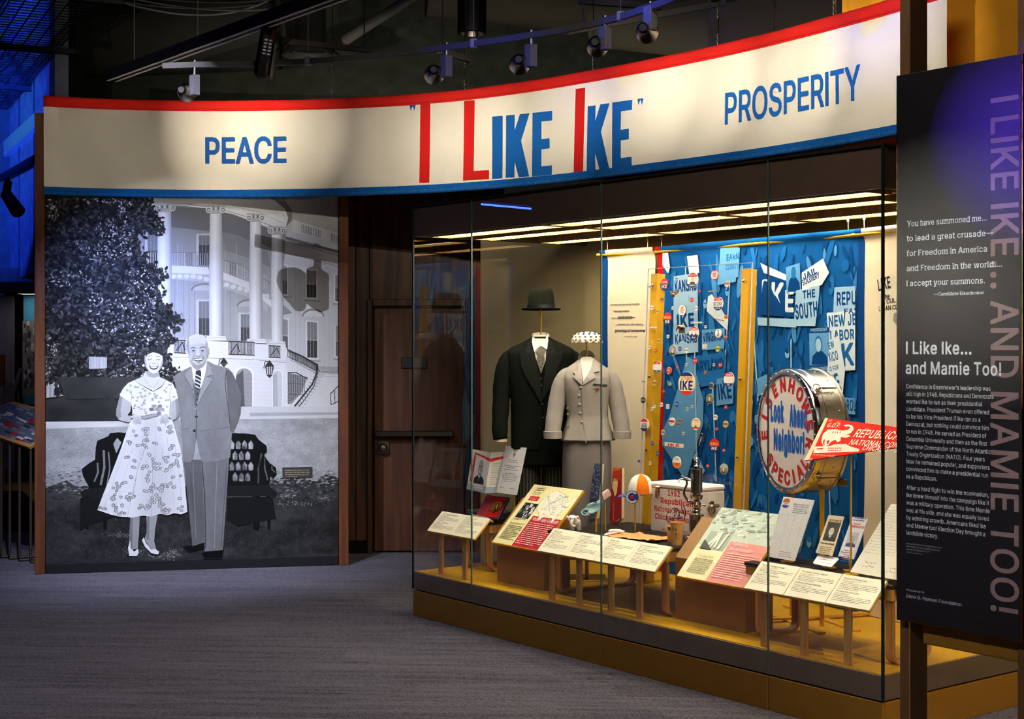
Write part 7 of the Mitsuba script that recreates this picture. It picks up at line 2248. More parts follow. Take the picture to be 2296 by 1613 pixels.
for i in range(7):
    ln([(726 + i * 7.5, 240), (727 + i * 7, 249)], 0.35, 150, Z6, up=False)
pg([(736, 262), (764, 260), (756, 268), (742, 269)], 138, Z6)

# the woman
pg([(318, 1240), (378, 1240), (374, 1340), (366, 1440), (330, 1452), (306, 1440), (318, 1340)], 150, Z6)
pg([(420, 1236), (492, 1232), (474, 1330), (470, 1400), (484, 1450), (440, 1440), (410, 1380), (424, 1330)], 154, Z6)
pg([(318, 1250), (336, 1250), (330, 1440), (308, 1440)], 118, Z6)
pg([(424, 1240), (440, 1240), (436, 1390), (420, 1380)], 122, Z6, up=False)
pg([(304, 1440), (318, 1390), (322, 1440), (344, 1462), (366, 1440), (372, 1470), (360, 1490), (312, 1488)], 232, Z6)
pg([(392, 1390), (404, 1370), (416, 1404), (448, 1446), (478, 1446), (502, 1462), (494, 1480), (452, 1472), (410, 1430)], 232, Z6)
sk_ = [(326, 612), (580, 612), (606, 700), (640, 820), (662, 1000), (680, 1210), (640, 1226), (598, 1218), (552, 1232), (510, 1222), (452, 1240), (400, 1234), (330, 1246), (250, 1240), (190, 1226), (110, 1198), (150, 1090), (206, 950), (262, 800), (296, 700)]
acs = A(*Z6((400, 900)))[0]
sgp = Polygon([A(*Z6(q)) for q in sk_])
p.shade(sgp, lambda x, y: 232 - 22 * np.clip(np.sin((x - acs) / (0.06 + 0.12 * np.clip(1.45 - y, 0, 1)) * 1.0 + 1), 0, 1) ** 2 + 10 * nz(x, y, 6, 9), 0.02)
for a_, b_, w_, c in (((420, 640), (300, 1240), 1.0, 172), ((440, 700), (360, 960), 1.4, 158), ((360, 960), (330, 1130), 1.4, 110), ((480, 640), (460, 1236), 1.0, 178), ((540, 640), (600, 1216), 1.0, 176), ((380, 640), (210, 1220), 0.9, 184), ((520, 800), (510, 1220), 1.0, 170), ((590, 700), (650, 1210), 0.9, 184), ((300, 760), (150, 1190), 0.9, 186), ((460, 900), (452, 1236), 1.4, 150)):
    ln([a_, ((a_[0] + b_[0]) / 2 + 4, (a_[1] + b_[1]) / 2), b_], w_, c, Z6, up=False)
xy = []
r_ = np.random.default_rng(4)
for i in range(112):
    cx_, cy_ = r_.uniform(120, 680), r_.uniform(640, 1236)
    for k_ in range(r_.integers(2, 4)):
        xy.append(A(*Z6((cx_ + r_.normal(0, 9), cy_ + r_.normal(0, 7)))))
xy = keep(np.array(xy), sgp.buffer(-0.012))
p.specks(xy, 0.0135, 0.0, 0.85, np.full(len(xy), 116.0), 8)
p.specks(xy, 0.0085, 0.0, 0.85, np.full(len(xy), 206.0), 7)
p.specks(xy[::3], 0.004, 0.0, 1.0, np.full(len(xy[::3]), 110.0), 5)
pg([(254, 470), (300, 480), (326, 520), (320, 572), (300, 598), (334, 604), (344, 640), (300, 642), (244, 628), (228, 598), (230, 560)], 190, Z6)
pg([(232, 560), (254, 480), (270, 480), (256, 560), (262, 610), (244, 626), (228, 598)], 150, Z6)
pg([(618, 490), (632, 570), (626, 606), (592, 628), (562, 634), (566, 604), (578, 570), (574, 508)], 182, Z6)
pg([(618, 490), (632, 570), (626, 606), (606, 622), (614, 580), (602, 500)], 146, Z6)
bd = [(250, 468), (276, 424), (304, 394), (344, 376), (366, 394), (424, 428), (462, 450), (516, 420), (548, 376), (588, 396), (608, 440), (622, 490), (574, 512), (568, 560), (566, 614), (330, 612), (332, 560), (322, 520)]
bgp = Polygon([A(*Z6(q)) for q in bd])
p.shade(bgp, lambda x, y: 234 + 12 * nz(x, y, 9, 6), 0.03)
ln([(322, 520), (330, 470), (318, 430)], 1, 170, Z6); ln([(574, 512), (568, 460), (580, 420)], 1, 170, Z6, up=False)
for i in range(5):
    ln([(334, 540 + i * 13), (420, 556 + i * 12), (500, 540 + i * 12)], 0.7, 196, Z6, up=False)
xy = keep(np.array([A(*Z6((r_.uniform(256, 620), r_.uniform(380, 600)))) for i in range(110)]), bgp.buffer(-0.01))
p.specks(xy, 0.009, 0.0, 0.8, np.full(len(xy), 112.0), 7)
p.specks(xy, 0.0055, 0.0, 0.8, np.full(len(xy), 214.0), 6)
pg([(344, 376), (398, 352), (414, 318), (500, 322), (506, 356), (548, 374), (516, 414), (464, 446), (424, 424), (366, 392)], 214, Z6)
pg([(414, 318), (500, 322), (502, 350), (470, 362), (430, 352)], 168, Z6)
ln([(410, 372), (436, 410), (458, 424), (486, 404), (500, 372)], 0.7, 150, Z6)
ov(458, 430, 6, 6, 246, Z6)
for q, c in (((452, 560), 120), ((490, 560), 150), ((506, 540), 130), ((520, 560), 170), ((500, 585), 128), ((470, 540), 150)):
    ov(q[0], q[1], 15, 11, c, Z6)
# hands with five fingers each, holding a small purse
pg([(372, 606), (470, 586), (500, 596), (498, 606), (410, 628), (376, 618)], 124, Z6)
pg([(376, 610), (470, 590), (496, 598), (410, 620)], 170, Z6)
for s, hx, hy in ((1, 356, 622), (-1, 540, 618)):
    pg([(hx - 26, hy - 16), (hx + 18, hy - 22), (hx + 34, hy - 6), (hx + 28, hy + 22), (hx, hy + 36), (hx - 24, hy + 22)], 196, Z6)
    p.up()
    for i in range(4):
        x0 = hx + s * (6 + i * 1.5)
        y0 = hy - 8 + i * 9
        ln([(x0 - s * 10, y0 + 2), (x0 + s * 14, y0 + 4), (x0 + s * (30 - i * 3), y0 + 12)], 2.9, 206 - i * 6, Z6, up=False)
    ln([(hx - s * 12, hy - 14), (hx + s * 12, hy - 20), (hx + s * 30, hy - 14)], 2.6, 212, Z6)
    for i in range(4):
        ln([(hx + s * 4, hy - 3 + i * 9), (hx + s * 28, hy + 6 + i * 9)], 0.5, 120, Z6, up=i == 0)
    for i in range(3):
        ov(hx + s * (-30 + i * 2), hy - 14 + i * 13, 6, 7, (220, 110, 236)[i], Z6, up=i == 0)
# her head
pg([(366, 250), (370, 216), (388, 190), (420, 172), (470, 164), (512, 176), (540, 204), (560, 228), (562, 270), (548, 306), (520, 312), (420, 312), (390, 296)], 52, Z6)
for i in range(40):
    b = r_.uniform(0, 2 * math.pi)
    ov(464 + 92 * math.cos(b), 236 + 66 * math.sin(b), r_.uniform(6, 14), r_.uniform(4, 9), int(r_.choice([36, 60, 78, 96])), Z6, up=i % 8 == 0, rot=b)
fc_ = [(408, 250), (410, 222), (428, 200), (462, 190), (500, 198), (522, 222), (526, 262), (516, 296), (494, 324), (464, 336), (436, 322), (416, 292)]
sh(fc_, lambda x, y: 218 + 8 * nz(x, y, 14, 2), Z6, 0.012)
pg([(408, 250), (412, 228), (422, 250), (424, 290), (440, 322), (464, 336), (436, 322), (416, 292)], 176, Z6)
pg([(526, 240), (526, 262), (516, 296), (494, 324), (506, 292), (514, 258)], 180, Z6, up=False)
pg([(420, 206), (462, 186), (508, 200), (522, 222), (496, 206), (462, 198), (430, 212), (412, 234)], 48, Z6)
for x, y, d in ((440, 240, 4), (496, 244, -4)):
    ln([(x - 15, y - 16 + d), (x, y - 20), (x + 15, y - 16 - d)], 0.9, 86, Z6)
    ln([(x - 13, y), (x, y + 3), (x + 13, y)], 1.2, 46, Z6, up=False)
    pg([(x - 14, y + 5), (x, y + 9), (x + 14, y + 5), (x, y + 15)], 186, Z6, up=False)
pg([(464, 236), (472, 236), (480, 262), (474, 268), (458, 268), (454, 262)], 226, Z6)
pg([(454, 262), (468, 271), (482, 262), (476, 273), (460, 273)], 142, Z6)
ln([(450, 264), (438, 278), (436, 288)], 0.8, 160, Z6)
ln([(486, 264), (498, 278), (500, 290)], 0.8, 160, Z6, up=False)
pg([(438, 284), (466, 288), (498, 286), (488, 304), (466, 310), (446, 302)], 50, Z6)
pg([(444, 287), (466, 290), (493, 288), (484, 298), (466, 302), (450, 298)], 240, Z6)
for q in ((402, 282), (526, 300)):
    ov(q[0], q[1], 8, 8, 246, Z6)
p.build('photo_print', mural, 'matte')
# ------------------------------------------------------------------ overhead: track, spot heads, chains, pipes
def at_y(x, y, Y):
    """The point at depth Y that the photograph shows at (x, y)."""
    return np.array([(x - PX) / FOC * Y, Y, EYE + (PY - y) / FOC * Y])


def at_z(x, y, z):
    Y = (z - EYE) * FOC / (PY - y)
    return at_y(x, y, Y)


STEEL = (96, 92, 92)
ZR = 3.55
tpx = [(366, 148), (520, 144), (690, 138), (850, 124), (1000, 107), (1180, 81), (1350, 49), (1470, 12), (1540, -18), (1680, -95), (1820, -190)]
tp_ = np.array([at_z(x, y, ZR) for x, y in tpx])
ct = CubicSpline(np.linspace(0, 1, len(tp_)), tp_)
tr = thing('curved_track', 'curved grey lighting track hanging before the long banner', 'lighting track')
path = ct(np.linspace(0, 1, 90))
tan = np.gradient(path, axis=0)
nrm = np.stack([-tan[:, 1], tan[:, 0], 0 * tan[:, 0]], 1)
nrm /= np.linalg.norm(nrm, axis=1, keepdims=True)
rings = [np.array([q + n_i * a_ + np.array([0, 0, b_]) for a_, b_ in ((-.014, -.018), (.014, -.018), (.014, .018), (-.014, .018))]) for q, n_i in zip(path, nrm)]
add('rail', loft(rings), 'satin', STEEL, tr)
for x, y in ((690, 138), (1060, 97), (1390, 36)):
    u = min(np.linspace(0, 1, 400), key=lambda t_: abs(PX + FOC * ct(t_)[0] / ct(t_)[1] - x))
    q = ct(u)
    add('wire', rod(q, q + [0, 0, 2.02], 0.0025, 5), 'satin', (110, 106, 104), tr)
    add('connector', box(q[0] - .022, q[0] + .022, q[1] - .018, q[1] + .018, q[2] - .024, q[2] + .03, 0.004), 'satin', (150, 148, 160), tr)


def head(label, xb, ybox, bowl, target, rgb, cutoff=25, beam=1):
    """A track head: stem, driver box and bowl reflector aimed at the banner, with its lamp."""
    u = min(np.linspace(0, 1, 600), key=lambda t_: abs(PX + FOC * ct(t_)[0] / ct(t_)[1] - xb))
    q = ct(u)
    k = thing('track_spotlight', label, 'spotlight')
    zb_ = at_y(xb, ybox, q[1])[2]
    c = np.array([q[0], q[1], zb_])
    add('stem', rod(q + [0, 0, 0.03], c + [0, 0, 0.05], 0.013, 12), 'metal', (190, 186, 190), k, smooth=40)
    fr_ = Frame(c, D1)
    add('driver_box', fr_.put(box(-0.03, 0.03, -0.07, 0.062, -0.025, 0.025, 0.003)), 'satin', (120, 118, 126), k)
    bc = at_y(bowl[0], bowl[1], q[1] + 0.02)
    u_, z_ = bat(*target)
    tg_ = bpoint(np.array([[u_, z_, 0.0]]))[0]
    d = (tg_ - bc) / np.linalg.norm(tg_ - bc)
    M = np.eye(4)
    e1 = np.cross([0, 0, 1.0], d); e1 /= np.linalg.norm(e1)
    M[:3, 0], M[:3, 1], M[:3, 2], M[:3, 3] = e1, np.cross(d, e1), d, bc
    prof_ = [(0.0, -0.062), (0.022, -0.062), (0.026, -0.058), (0.026, -0.04), (0.036, -0.03), (0.05, 0.0), (0.058, 0.032), (0.062, 0.055), (0.059, 0.055), (0.052, 0.02), (0.03, -0.028), (0.0, -0.034)]
    sh_ = add('bowl_reflector', place(lathe(prof_, 32), M), 'metal', (186, 176, 160), k, smooth=40)
    add('rear_cap', place(lathe([(0, -0.075), (0.02, -0.075), (0.0265, -0.064), (0.0268, -0.044), (0.02, -0.04)], 24), M), 'satin', (30, 29, 32), sh_, smooth=40)
    add('yoke', rod(c + (bc - c) * 0.15, bc - d * 0.02, 0.008, 8), 'satin', (60, 58, 62), k)
    scene[key_of('spot_lamp')] = {'type': 'spot', 'to_world': T().look_at(origin=list(map(float, bc + d * 0.06)), target=list(map(float, tg_)), up=[0.01, 0.02, 1]),
                                  'intensity': {'type': 'rgb', 'value': [float(v) for v in rgb]}, 'cutoff_angle': float(cutoff), 'beam_width': float(beam), 'sampling_weight': 1.0}


WARM = np.array([13.5, 12.6, 11.0])
head('track spotlight with metal bowl aimed at the word PEACE', 436, 190, (414, 205), (575, 285), WARM * 1.25)
head('track spotlight with metal bowl above the first letter I', 1001, 148, (973, 163), (985, 315), WARM)
head('track spotlight with metal bowl above the word LIKE', 1190, 124, (1164, 140), (1185, 285), WARM * 0.9)
head('track spotlight with metal bowl above the last blue letters', 1357, 84, (1337, 100), (1400, 215), WARM * 0.6)
head('highest track spotlight, its blue lit box hanging at the top of the curved track', 1458, 40, (1447, 68), (1545, 180), WARM * 0.75)
head('track spotlight beyond the top of the picture aimed at the right end of the banner', 1590, -48, (1600, -30), (1730, 160), WARM * 0.8)
head('track spotlight farthest right on the curved track, aimed past the word PROSPERITY', 1760, -140, (1780, -118), (1945, 110), WARM * 1.0)

# straight double track with a black projector
sa, sb_ = at_z(250, 183, 3.75), at_z(800, -14, 3.75)
k = thing('straight_track', 'straight black lighting track with two bright metal edges at the upper left', 'lighting track')
dv = (sb_ - sa) / np.linalg.norm(sb_ - sa)
nv = np.array([-dv[1], dv[0], 0])
def bar(a0, a1, h0, h1):
    return loft([np.array([q + nv * a_ + np.array([0, 0, b_]) for a_, b_ in ((a0, h0), (a1, h0), (a1, h1), (a0, h1))]) for q in (sa, sb_)])
add('housing', bar(-0.045, 0.045, 0.004, 0.08), 'satin', (24, 23, 24), k)
for s in (-1, 1):
    add('edge', bar(s * 0.03 - 0.009, s * 0.03 + 0.009, 0.0, 0.004), 'matte', (236, 230, 214), k)
add('end_plate', loft([np.array([q + nv * a_ + np.array([0, 0, b_]) for a_, b_ in ((-.03, 0.001), (.03, 0.001), (.03, 0.004), (-.03, 0.004))]) for q in (sa, sa + dv * 0.14)]), 'metal', (206, 198, 176), k)
for u in (0.12, 0.42):
    q = sa + dv * np.linalg.norm(sb_ - sa) * u + [0, 0, 0.08]
    add('wire', rod(q, q + [0, 0, 1.77], 0.003, 5), 'satin', (120, 116, 110), k)
pj = thing('black_projector', 'black slotted projector lamp hanging from the straight track', 'projector')
c = at_y(598, 118, 9.3)
PM = Frame(c, (0.97, 0.1, 0.0)).M() @ trimesh.transformations.rotation_matrix(-0.16, [0, 0, 1])
pbm = add('body', place(box(-0.055, 0.045, -0.17, 0.16, -0.08, 0.08, 0.025), PM), 'gloss', (16, 16, 18), pj)
for i in range(5):
    for j in range(2):
        add('slot', place(box(-0.02 + j * 0.03, 0.002 + j * 0.03, -0.03 + i * 0.022, -0.017 + i * 0.022, 0.078, 0.0815, 0.001), PM), 'metal', (150, 150, 146), pbm)
add('side_plate', place(box(0.046, 0.056, -0.16, 0.06, -0.06, 0.07, 0.003), PM), 'satin', (120, 114, 108), pj)
add('yoke', place(cat(box(-0.03, 0.05, 0.16, 0.2, -0.03, 0.03, 0.006), rod((0.01, 0.2, 0), (0.0, 0.26, 0), 0.012)), PM), 'gloss', (20, 20, 22), pj)
tt = np.linspace(0, 1, 20)
add('cable', place(tube(np.stack([0.05 + 0.09 * np.sin(tt * 3.1), 0.02 + 0.22 * tt, 0.0 + 0.02 * np.sin(tt * 6)], 1), 0.006, 8), PM), 'satin', (22, 22, 24), pj, smooth=True)

# round downlight cylinder
cy = thing('cylinder_downlight', 'black cylinder downlight with a silver rim above the curved track', 'downlight')
b0 = at_y(1058, 75, 11.4)
add('cylinder', place(lathe([(0.108, 0), (0.112, 0.004), (0.112, 1.2), (0, 1.2)], 36), np.array([[1, 0, 0, b0[0]], [0, 1, 0, b0[1]], [0, 0, 1, b0[2]], [0, 0, 0, 1.0]])), 'satin', (30, 29, 31), cy, smooth=40)
add('reflector', place(lathe([(0.112, -0.002), (0.1, -0.004), (0.085, 0.05), (0.04, 0.11), (0, 0.12)], 36), np.array([[1, 0, 0, b0[0]], [0, 1, 0, b0[1]], [0, 0, 1, b0[2]], [0, 0, 0, 1.0]])), 'metal', (214, 206, 190), cy, smooth=40)

# unistrut lengths carrying the banner, each with its hanging chain
def strut(label, p0, p1, Y0, Y1):
    k = thing('ceiling_strut', label, 'strut')
    q0, q1 = at_y(*p0, Y0), at_y(*p1, Y1)
    d = (q1 - q0) / np.linalg.norm(q1 - q0)
    n_i = np.cross(d, [0, 0, 1.0]); n_i /= np.linalg.norm(n_i)
    add('channel', loft([np.array([q + n_i * a_ + np.array([0, 0, b_]) for a_, b_ in ((-.02, -.02), (.02, -.02), (.02, .02), (-.02, .02))]) for q in (q0, q1)]), 'satin', (84, 80, 76), k)
    add('slot', loft([np.array([q + n_i * a_ + np.array([0, 0, b_]) for a_, b_ in ((-.008, -.022), (.008, -.022), (.008, -.018), (-.008, -.018))]) for q in (q0, q1)]), 'satin', (20, 20, 20), k)
    for u in (0.1, 0.9):
        q = q0 + (q1 - q0) * u
        add('hanger', rod(q, [q[0], q[1], 5.58], 0.005, 6), 'satin', (40, 40, 40), k)


strut('grey ceiling strut behind the black projector', (640, 93), (835, 113), 10.6, 11.4)
strut('short grey ceiling strut above the second chain', (985, 113), (1052, 134), 10.2, 10.75)
strut('long grey ceiling strut running to the upper right above the banner', (1268, 72), (1622, 6), 9.2, 10.2)
strut('grey ceiling strut behind the highest spotlights', (1300, 2), (1480, 16), 10.2, 10.6)


def chain(label, x, ytop, ybot):
    u_, _ = bat(x, ybot)
    q = bpoint(np.array([[u_, ZT, 0.0]]))[0]
    top = at_y(x, ytop, q[1])[2]
    k = thing('hanging_chain', label, 'chain')
    add('wire', rod([q[0], q[1], ZT + 0.06], [q[0], q[1], top + 0.02], 0.0022, 5), 'metal', (190, 186, 180), k)
    tt = np.linspace(0, 2 * np.pi, 13)[:-1]
    for z in (ZT + 0.022, ZT + 0.056, top - 0.03, top + 0.005):
        add('link', tube(np.stack([q[0] + 0.008 * np.cos(tt), q[1] + 0.004 * np.sin(tt), z + 0.019 * np.sin(tt)], 1), 0.0028, 5, True), 'metal', (196, 190, 184), k, smooth=True)
    add('rod', rod([q[0], q[1], top + 0.02], [q[0], q[1], 5.59], 0.004, 5), 'satin', (40, 40, 40), k)


for lab, x, a_, b_ in (('chain at the banner between the straight track and the word LIKE', 746, 148, 217), ('chain holding the banner above the tall red letter L', 1043, 138, 197), ('chain holding the banner below the fourth spotlight', 1331, 120, 163), ('chain holding the banner left of the word PROSPERITY', 1609, 24, 110), ('chain holding the banner above the word PROSPERITY', 1872, -10, 36)):
    chain(lab, x, a_, b_)


def pipe(name, label, pts, r, col=(40, 38, 38), mat='satin', catg='pipe'):
    k = thing(name, label, catg)
    scene[k] = mikit.ply((m_ := tube(pts, r, 14)), mat, smooth=True, uv=np.tile(pack(lin(col)), (len(m_.vertices), 1)))


pipe('ceiling_pipe', 'straight dark pipe slanting up to the ceiling left of the downlight', [at_y(775, 90, 13.0), at_y(945, -20, 12.2)], 0.045, (110, 104, 98))
pipe('air_duct', 'wide dark round duct under the ceiling over the right part of the banner', [at_y(1350, 30, 13.6), at_y(1640, 60, 13.0), at_y(1900, 40, 12.4)], 0.32, (96, 90, 76), 'matte', 'duct')
pipe('air_duct', 'dark round duct crossing the ceiling behind the downlight', [at_y(960, -30, 14.2), at_y(1250, 0, 14.4), at_y(1500, -60, 14.4)], 0.3, (84, 78, 68), 'matte', 'duct')
pipe('air_duct', 'large dark duct running under the ceiling behind the straight track', [at_y(200, 90, 15.2), at_y(620, 70, 15.0)], 0.4, (72, 72, 66), 'matte', 'duct')
k = thing('round_diffuser', 'dark round ceiling air diffuser behind the curved track', 'air diffuser')
c = at_y(696, 124, 13.5)
for r_, h_ in ((0.27, 0.0), (0.19, 0.02), (0.11, 0.04)):
    add('ring', place(lathe([(r_, h_), (r_ - 0.05, h_ + 0.05), (r_ - 0.055, h_ + 0.05), (r_ - 0.006, h_ - 0.004)], 40), np.array([[1, 0, 0, c[0]], [0, 1, 0, c[1]], [0, 0, 1, c[2]], [0, 0, 0, 1.0]])), 'satin', (70, 68, 64), k, smooth=40)
add('neck', rod(c + [0, 0, 0.04], [c[0], c[1], 5.59], 0.14, 24), 'matte', (40, 39, 37), k, smooth=40)
# a low black soffit edge following the banner at the right, and loose cables at the top left
u2 = np.linspace(bat(1330, 160)[0], BL - 0.02, 40)
sf = [bpoint(np.array([[u_, z_, h_]]))[0] for u_ in u2 for z_, h_ in ()]
rings = [np.vstack([bpoint(np.array([[u_, 3.74 + 0.22 * (u_ - u2[0]) / (u2[-1] - u2[0]), -1.25], [u_, 3.74 + 0.22 * (u_ - u2[0]) / (u2[-1] - u2[0]), -1.45], [u_, 4.3, -1.45], [u_, 4.3, -1.25]]))]) for u_ in u2]
k = thing('black_bulkhead', 'dark curved bulkhead under the ceiling behind the right part of the banner', 'bulkhead')
scene[k] = mikit.ply((m_ := loft(rings)), 'matte', smooth=False, uv=np.tile(pack(lin((70, 64, 60))), (len(m_.vertices), 1)))
for j, (x0, y0, xm, ym, x1, y1, c_) in enumerate(((240, -6, 440, 34, 600, 2, (150, 146, 146)), (210, -10, 400, 18, 590, 8, (90, 88, 90)), (260, -12, 470, 22, 660, 14, (120, 110, 90)), (300, -10, 480, 6, 640, -6, (80, 80, 84)))):
    a_, m0, b_ = at_y(x0, y0, 12.6), at_y(xm, ym, 12.4), at_y(x1, y1, 12.6)
    tt = np.linspace(0, 1, 24)[:, None]
    pipe('loose_cable', ('lowest pale sagging cable at the top left', 'dark sagging cable above the lowest pale cable', 'tan sagging cable reaching farthest to the right', 'grey topmost sagging cable at the top left')[j], a_ * (1 - tt) ** 2 + (2 * m0 - (a_ + b_) / 2) * 2 * tt * (1 - tt) + b_ * tt ** 2, 0.008, c_, 'satin', 'cable')

# wire basket cable tray, far left
D3 = np.array([0.437, -0.9, 0]); D3 /= np.linalg.norm(D3)
N3 = np.array([-D3[1], D3[0], 0]) * -1
t0_ = at_z(0, 262, 4.35)
k = thing('cable_tray', 'black wire basket cable tray running across the blue lit corner', 'cable tray')
L3 = 7.5
Wt = 0.62
lon, crs = [], []
for i in range(7):
    o_ = t0_ + N3 * Wt * i / 6
    add('long_wire', rod(o_ - D3 * 0.6, o_ + D3 * L3, 0.006, 5), 'satin', (30, 32, 40), k)
for s in (0, 1):
    for h_ in (0.055, 0.11):
        o_ = t0_ + N3 * Wt * s + np.array([0, 0, h_])
        add('side_wire', rod(o_ - D3 * 0.6, o_ + D3 * L3, 0.005, 5), 'satin', (30, 32, 40), k)
for i in range(80):
    o_ = t0_ + D3 * (-0.6 + i * 0.1)
    m_ = tube([o_ + [0, 0, 0.12], o_, o_ + N3 * Wt, o_ + N3 * Wt + [0, 0, 0.12]], 0.005, 5)
    add('cross_wire', m_, 'satin', (26, 28, 36), k)
for u in (0.2, 2.3, 4.4, 6.5):
    o_ = t0_ + D3 * u + [0, 0, -0.035]
    hb = add('hanger_bar', loft([np.array([q + D3 * a_ + np.array([0, 0, b_]) for a_, b_ in ((-.025, -.03), (.025, -.03), (.025, .02), (-.025, .02))]) for q in (o_ - N3 * 0.12, o_ + N3 * (Wt + 0.12))]), 'satin', (18, 18, 22), k)
    for e_ in (-0.1, Wt + 0.1):
        q = o_ + N3 * e_
        add('hanger_rod', rod(q, [q[0], q[1], 5.59], 0.006, 6), 'satin', (20, 20, 24), hb)
# the blue lit wall with its pipe rail, ledge and a lamp
w0 = at_y(110, 400, 13.6)
BW = Frame((w0[0], w0[1], 0), D3)
struct('wall_left', BW.put(box(-6, 0.35, 2.45, 5.6, -0.12, 0)), 'blue_plaster')
k = thing('blue_lit_beam', 'pale beam across the blue lit wall at the far left', 'beam')
zq = lambda x, y: BW.at(x, y)
pb_ = [zq(-40, 408), zq(108, 272), zq(108, 240), zq(-40, 372)]
add('face', sheet(Polygon(pb_), BW, 0.06, 0.061), 'matte', (214, 212, 214), k)
for i, x in enumerate((15, 45, 78)):
    add('joint', BW.put(box(zq(x, 400)[0] - 0.008, zq(x, 400)[0] + 0.008, 2.5, 4.6, 0.0005, 0.012)), 'satin', (30, 32, 44), k)
a_, b_ = zq(-30, 428), zq(112, 352)
pipe('wall_rail', 'dark pipe rail along the bottom of the blue lit wall', [BW.pt(*a_, 0.1), BW.pt(*b_, 0.1)], 0.035, (26, 26, 32), 'satin', 'rail')
lh = thing('stage_lamp', 'small black stage lamp under the dark pipe rail at the far left', 'lamp')
c0, c1 = at_y(14, 436, 12.9), at_y(40, 474, 12.7)
add('clamp', rod(at_y(18, 408, 12.95), c0, 0.035, 8), 'satin', (18, 18, 22), lh)
add('barrel', rod(c0, c1, 0.05, 14, 0.062), 'satin', (20, 20, 26), lh, smooth=40)
add('lens', rod(c1 - (c1 - c0) * 0.05, c1 + (c1 - c0) * 0.04, 0.045, 14), 'gloss', (170, 90, 70), lh, smooth=40)

# ------------------------------------------------------------------ the far gallery seen past the left post
struct('wall_far_left', box(-9, -4.6, 15.4, 15.5, 0, 2.55), 'walnut')
fc_k = thing('far_display_case', 'far glass display case with a lit header at the left edge', 'display case')
Y6 = 13.6
L = lambda x: (x - PX) / FOC * Y6
Zt = lambda y: EYE + (PY - y) / FOC * Y6
add('header', box(L(-60), L(79), Y6, Y6 + 0.9, Zt(651), Zt(632), 0.004), 'satin', (120, 104, 84), fc_k)
add('base', box(L(-60), L(84), Y6, Y6 + 0.9, 0.0, 0.38, 0.004), 'bronze_paint', parent=fc_k)
add('back_panel', box(L(-60), L(84), Y6 + 0.86, Y6 + 0.9, 0.38, Zt(651)), 'matte', (52, 44, 40), fc_k)
add('glass_pane', mesh([[L(-60), Y6 + 0.01, 0.38], [L(79), Y6 + 0.01, 0.38], [L(79), Y6 + 0.01, Zt(651)], [L(-60), Y6 + 0.01, Zt(651)]], [[0, 1, 2], [0, 2, 3]]), 'glass', parent=fc_k, smooth=False)
fx = key_of('light_fitting', fc_k)
add('housing', box(L(20), L(64), Y6 + 0.2, Y6 + 0.45, Zt(652) - 0.02, Zt(651) + 0.01, 0.002), 'maple', parent=fx)
k = key_of('diffuser', fx)
scene[k] = mikit.ply(mesh([[L(22), Y6 + 0.22, Zt(652) - 0.022], [L(22), Y6 + 0.43, Zt(652) - 0.022], [L(62), Y6 + 0.43, Zt(652) - 0.022], [L(62), Y6 + 0.22, Zt(652) - 0.022]], [[0, 1, 2], [0, 2, 3]]), 'diffuser', emitter={'type': 'area', 'radiance': {'type': 'rgb', 'value': [11, 9.5, 7]}, 'sampling_weight': 0.15})
fbk = thing('far_blue_banner', 'light blue banner with a grey photograph hanging in the far case', 'banner')
FBf = Frame((0, Y6 + 0.55, 0), (1, 0, 0))
add('cloth', FBf.put(box(FBf.at(52, 700)[0], FBf.at(80, 700)[0], FBf.at(60, 908)[1], FBf.at(60, 662)[1], -0.02, 0, 0.004)), 'cloth', (70, 140, 190), fbk)
p = Print(FBf); p.h = 0.0008
p.poly([FBf.at(*q) for q in ((51, 720), (80, 720), (80, 880), (50, 896))], (128, 130, 140))
r_ = random.Random(8)
for i in range(40):
    x, y = r_.uniform(53, 79), r_.uniform(722, 870)
    p.poly(affinity.scale(Point(*FBf.at(x, y)).buffer(r_.uniform(0.01, 0.03), 5), 0.7, 1.6).intersection(Polygon([FBf.at(*q) for q in ((51, 720), (80, 720), (80, 880), (50, 896))])), (lambda g_: (g_, g_, g_ + 6))(r_.choice((60, 90, 150, 190))), up=i % 8 == 0)
p.build('print', fbk, 'cloth')
fdk = thing('far_dark_banner', 'dark banner with pale streaks hanging left of the far light blue banner', 'banner')
add('cloth', FBf.put(box(FBf.at(-10, 700)[0], FBf.at(24, 700)[0], 0.5, FBf.at(60, 662)[1], -0.12, -0.1, 0.004)), 'cloth', (110, 112, 134), fdk)
for lab, px_, col, catg in (('small tan upright block in the far case', [(0, 796), (13, 796), (13, 868), (0, 866)], (176, 110, 70), 'display block'), ('pale folded card leaning in the far case', [(28, 888), (8, 894), (18, 856), (30, 858)], (222, 206, 160), 'card'), ('pale stick shaped card leaning beside the folded card', [(42, 826), (49, 828), (35, 876), (28, 872)], (222, 206, 160), 'card')):
    kk = thing('far_exhibit', lab, catg)
    f_ = Frame((0, Y6 + 0.3, 0), (1, 0, 0))
    g_ = Polygon([f_.at(*q) for q in px_])
    bm = g_.bounds
    add('plate', sheet(g_, f_, 0.02), 'matte', col, kk)
    add('rod', f_.put(rod(((bm[0] + bm[2]) / 2, 0.38, -0.03), ((bm[0] + bm[2]) / 2, bm[1] + 0.02, -0.03), 0.006, 6)), 'ochre_paint', parent=kk)
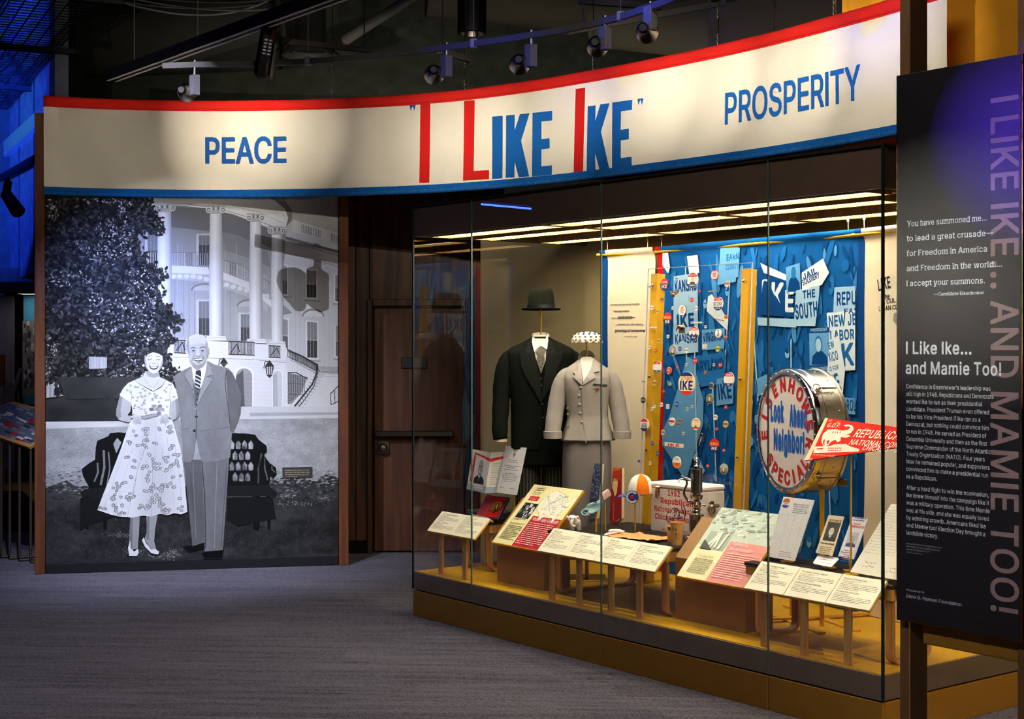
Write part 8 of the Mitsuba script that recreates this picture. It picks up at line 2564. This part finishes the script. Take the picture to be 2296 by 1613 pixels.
# sloped reading rail with a colourful panel on bent rods
rk = thing('reading_rail', 'sloped reading rail with a colourful picture panel on thin bent rods at the left edge', 'display panel')
Y7 = 11.9
rA, rB = at_y(-50, 952, Y7 - 0.0), at_y(80, 1000, Y7 - 0.3)
rC = at_y(30, 902, Y7 + 0.38)
RF = Frame(rB, rB - at_y(-50, 945, Y7 + 0.32), rC - at_y(-20, 962, Y7))
RF.b = RF.b - RF.a * (RF.a @ RF.b); RF.b /= np.linalg.norm(RF.b); RF.c = np.cross(RF.a, RF.b)
q_ = [RF.at(*v) for v in ((-60, 935), (-60, 962), (66, 1004), (82, 994), (82, 914), (28, 900))]
add('board', sheet(Polygon(q_).buffer(0), RF, 0.02), 'satin', (196, 140, 70), rk)
p = Print(RF); p.h = 0.0006
pn = Polygon([RF.at(*v) for v in ((-60, 938), (-60, 958), (68, 996), (79, 990), (79, 918), (20, 906))]).buffer(0)
p.poly(pn, (96, 104, 120))
r_ = random.Random(15)
for i in range(60):
    x, y = r_.uniform(-20, 80), r_.uniform(905, 995)
    col = r_.choice(((190, 40, 40), (60, 90, 150), (214, 206, 190), (60, 60, 66), (130, 130, 140))) if y > 940 else r_.choice(((214, 206, 180), (70, 90, 130), (150, 150, 150)))
    a_, b_ = RF.at(x, y), RF.at(x + 14, y + 6)
    p.poly(LineString([a_, b_]).buffer(0.012, cap_style='flat').intersection(pn), col, up=i % 6 == 0)
p.build('print', rk)
for x, y0, y1 in ((66, 1003, 1146), (41, 996, 1130), (19, 986, 1112), (0, 980, 1098)):
    a_ = RF.at(x, y0)
    top = RF.pt(a_[0], a_[1], -0.03)
    bot = np.array([top[0], top[1], 0.012])
    add('bent_rod', tube([top, bot + [0, 0, 0.05], bot, bot + np.array([0.30, 0.22, 0])], 0.011, 8), 'satin', (74, 62, 54), rk)
# stagehand cable on the dark wall
# thin blue strip lamp at the far left (outside the frame): the case glass mirrors it
bs = thing('blue_strip_lamp', 'thin blue strip lamp mirrored in the case glass', 'strip lamp')
add('holder', rod((-5.97, 10.54, 3.2), (-5.72, 9.94, 3.12), 0.014, 8), 'satin', (30, 30, 34), bs)
k = key_of('tube', bs)
scene[k] = mikit.ply(rod((-5.93, 10.5, 3.165), (-5.69, 9.92, 3.083), 0.011, 8), 'diffuser', emitter={'type': 'area', 'radiance': {'type': 'rgb', 'value': [1.0, 3.0, 60.0]}, 'sampling_weight': 0.1})
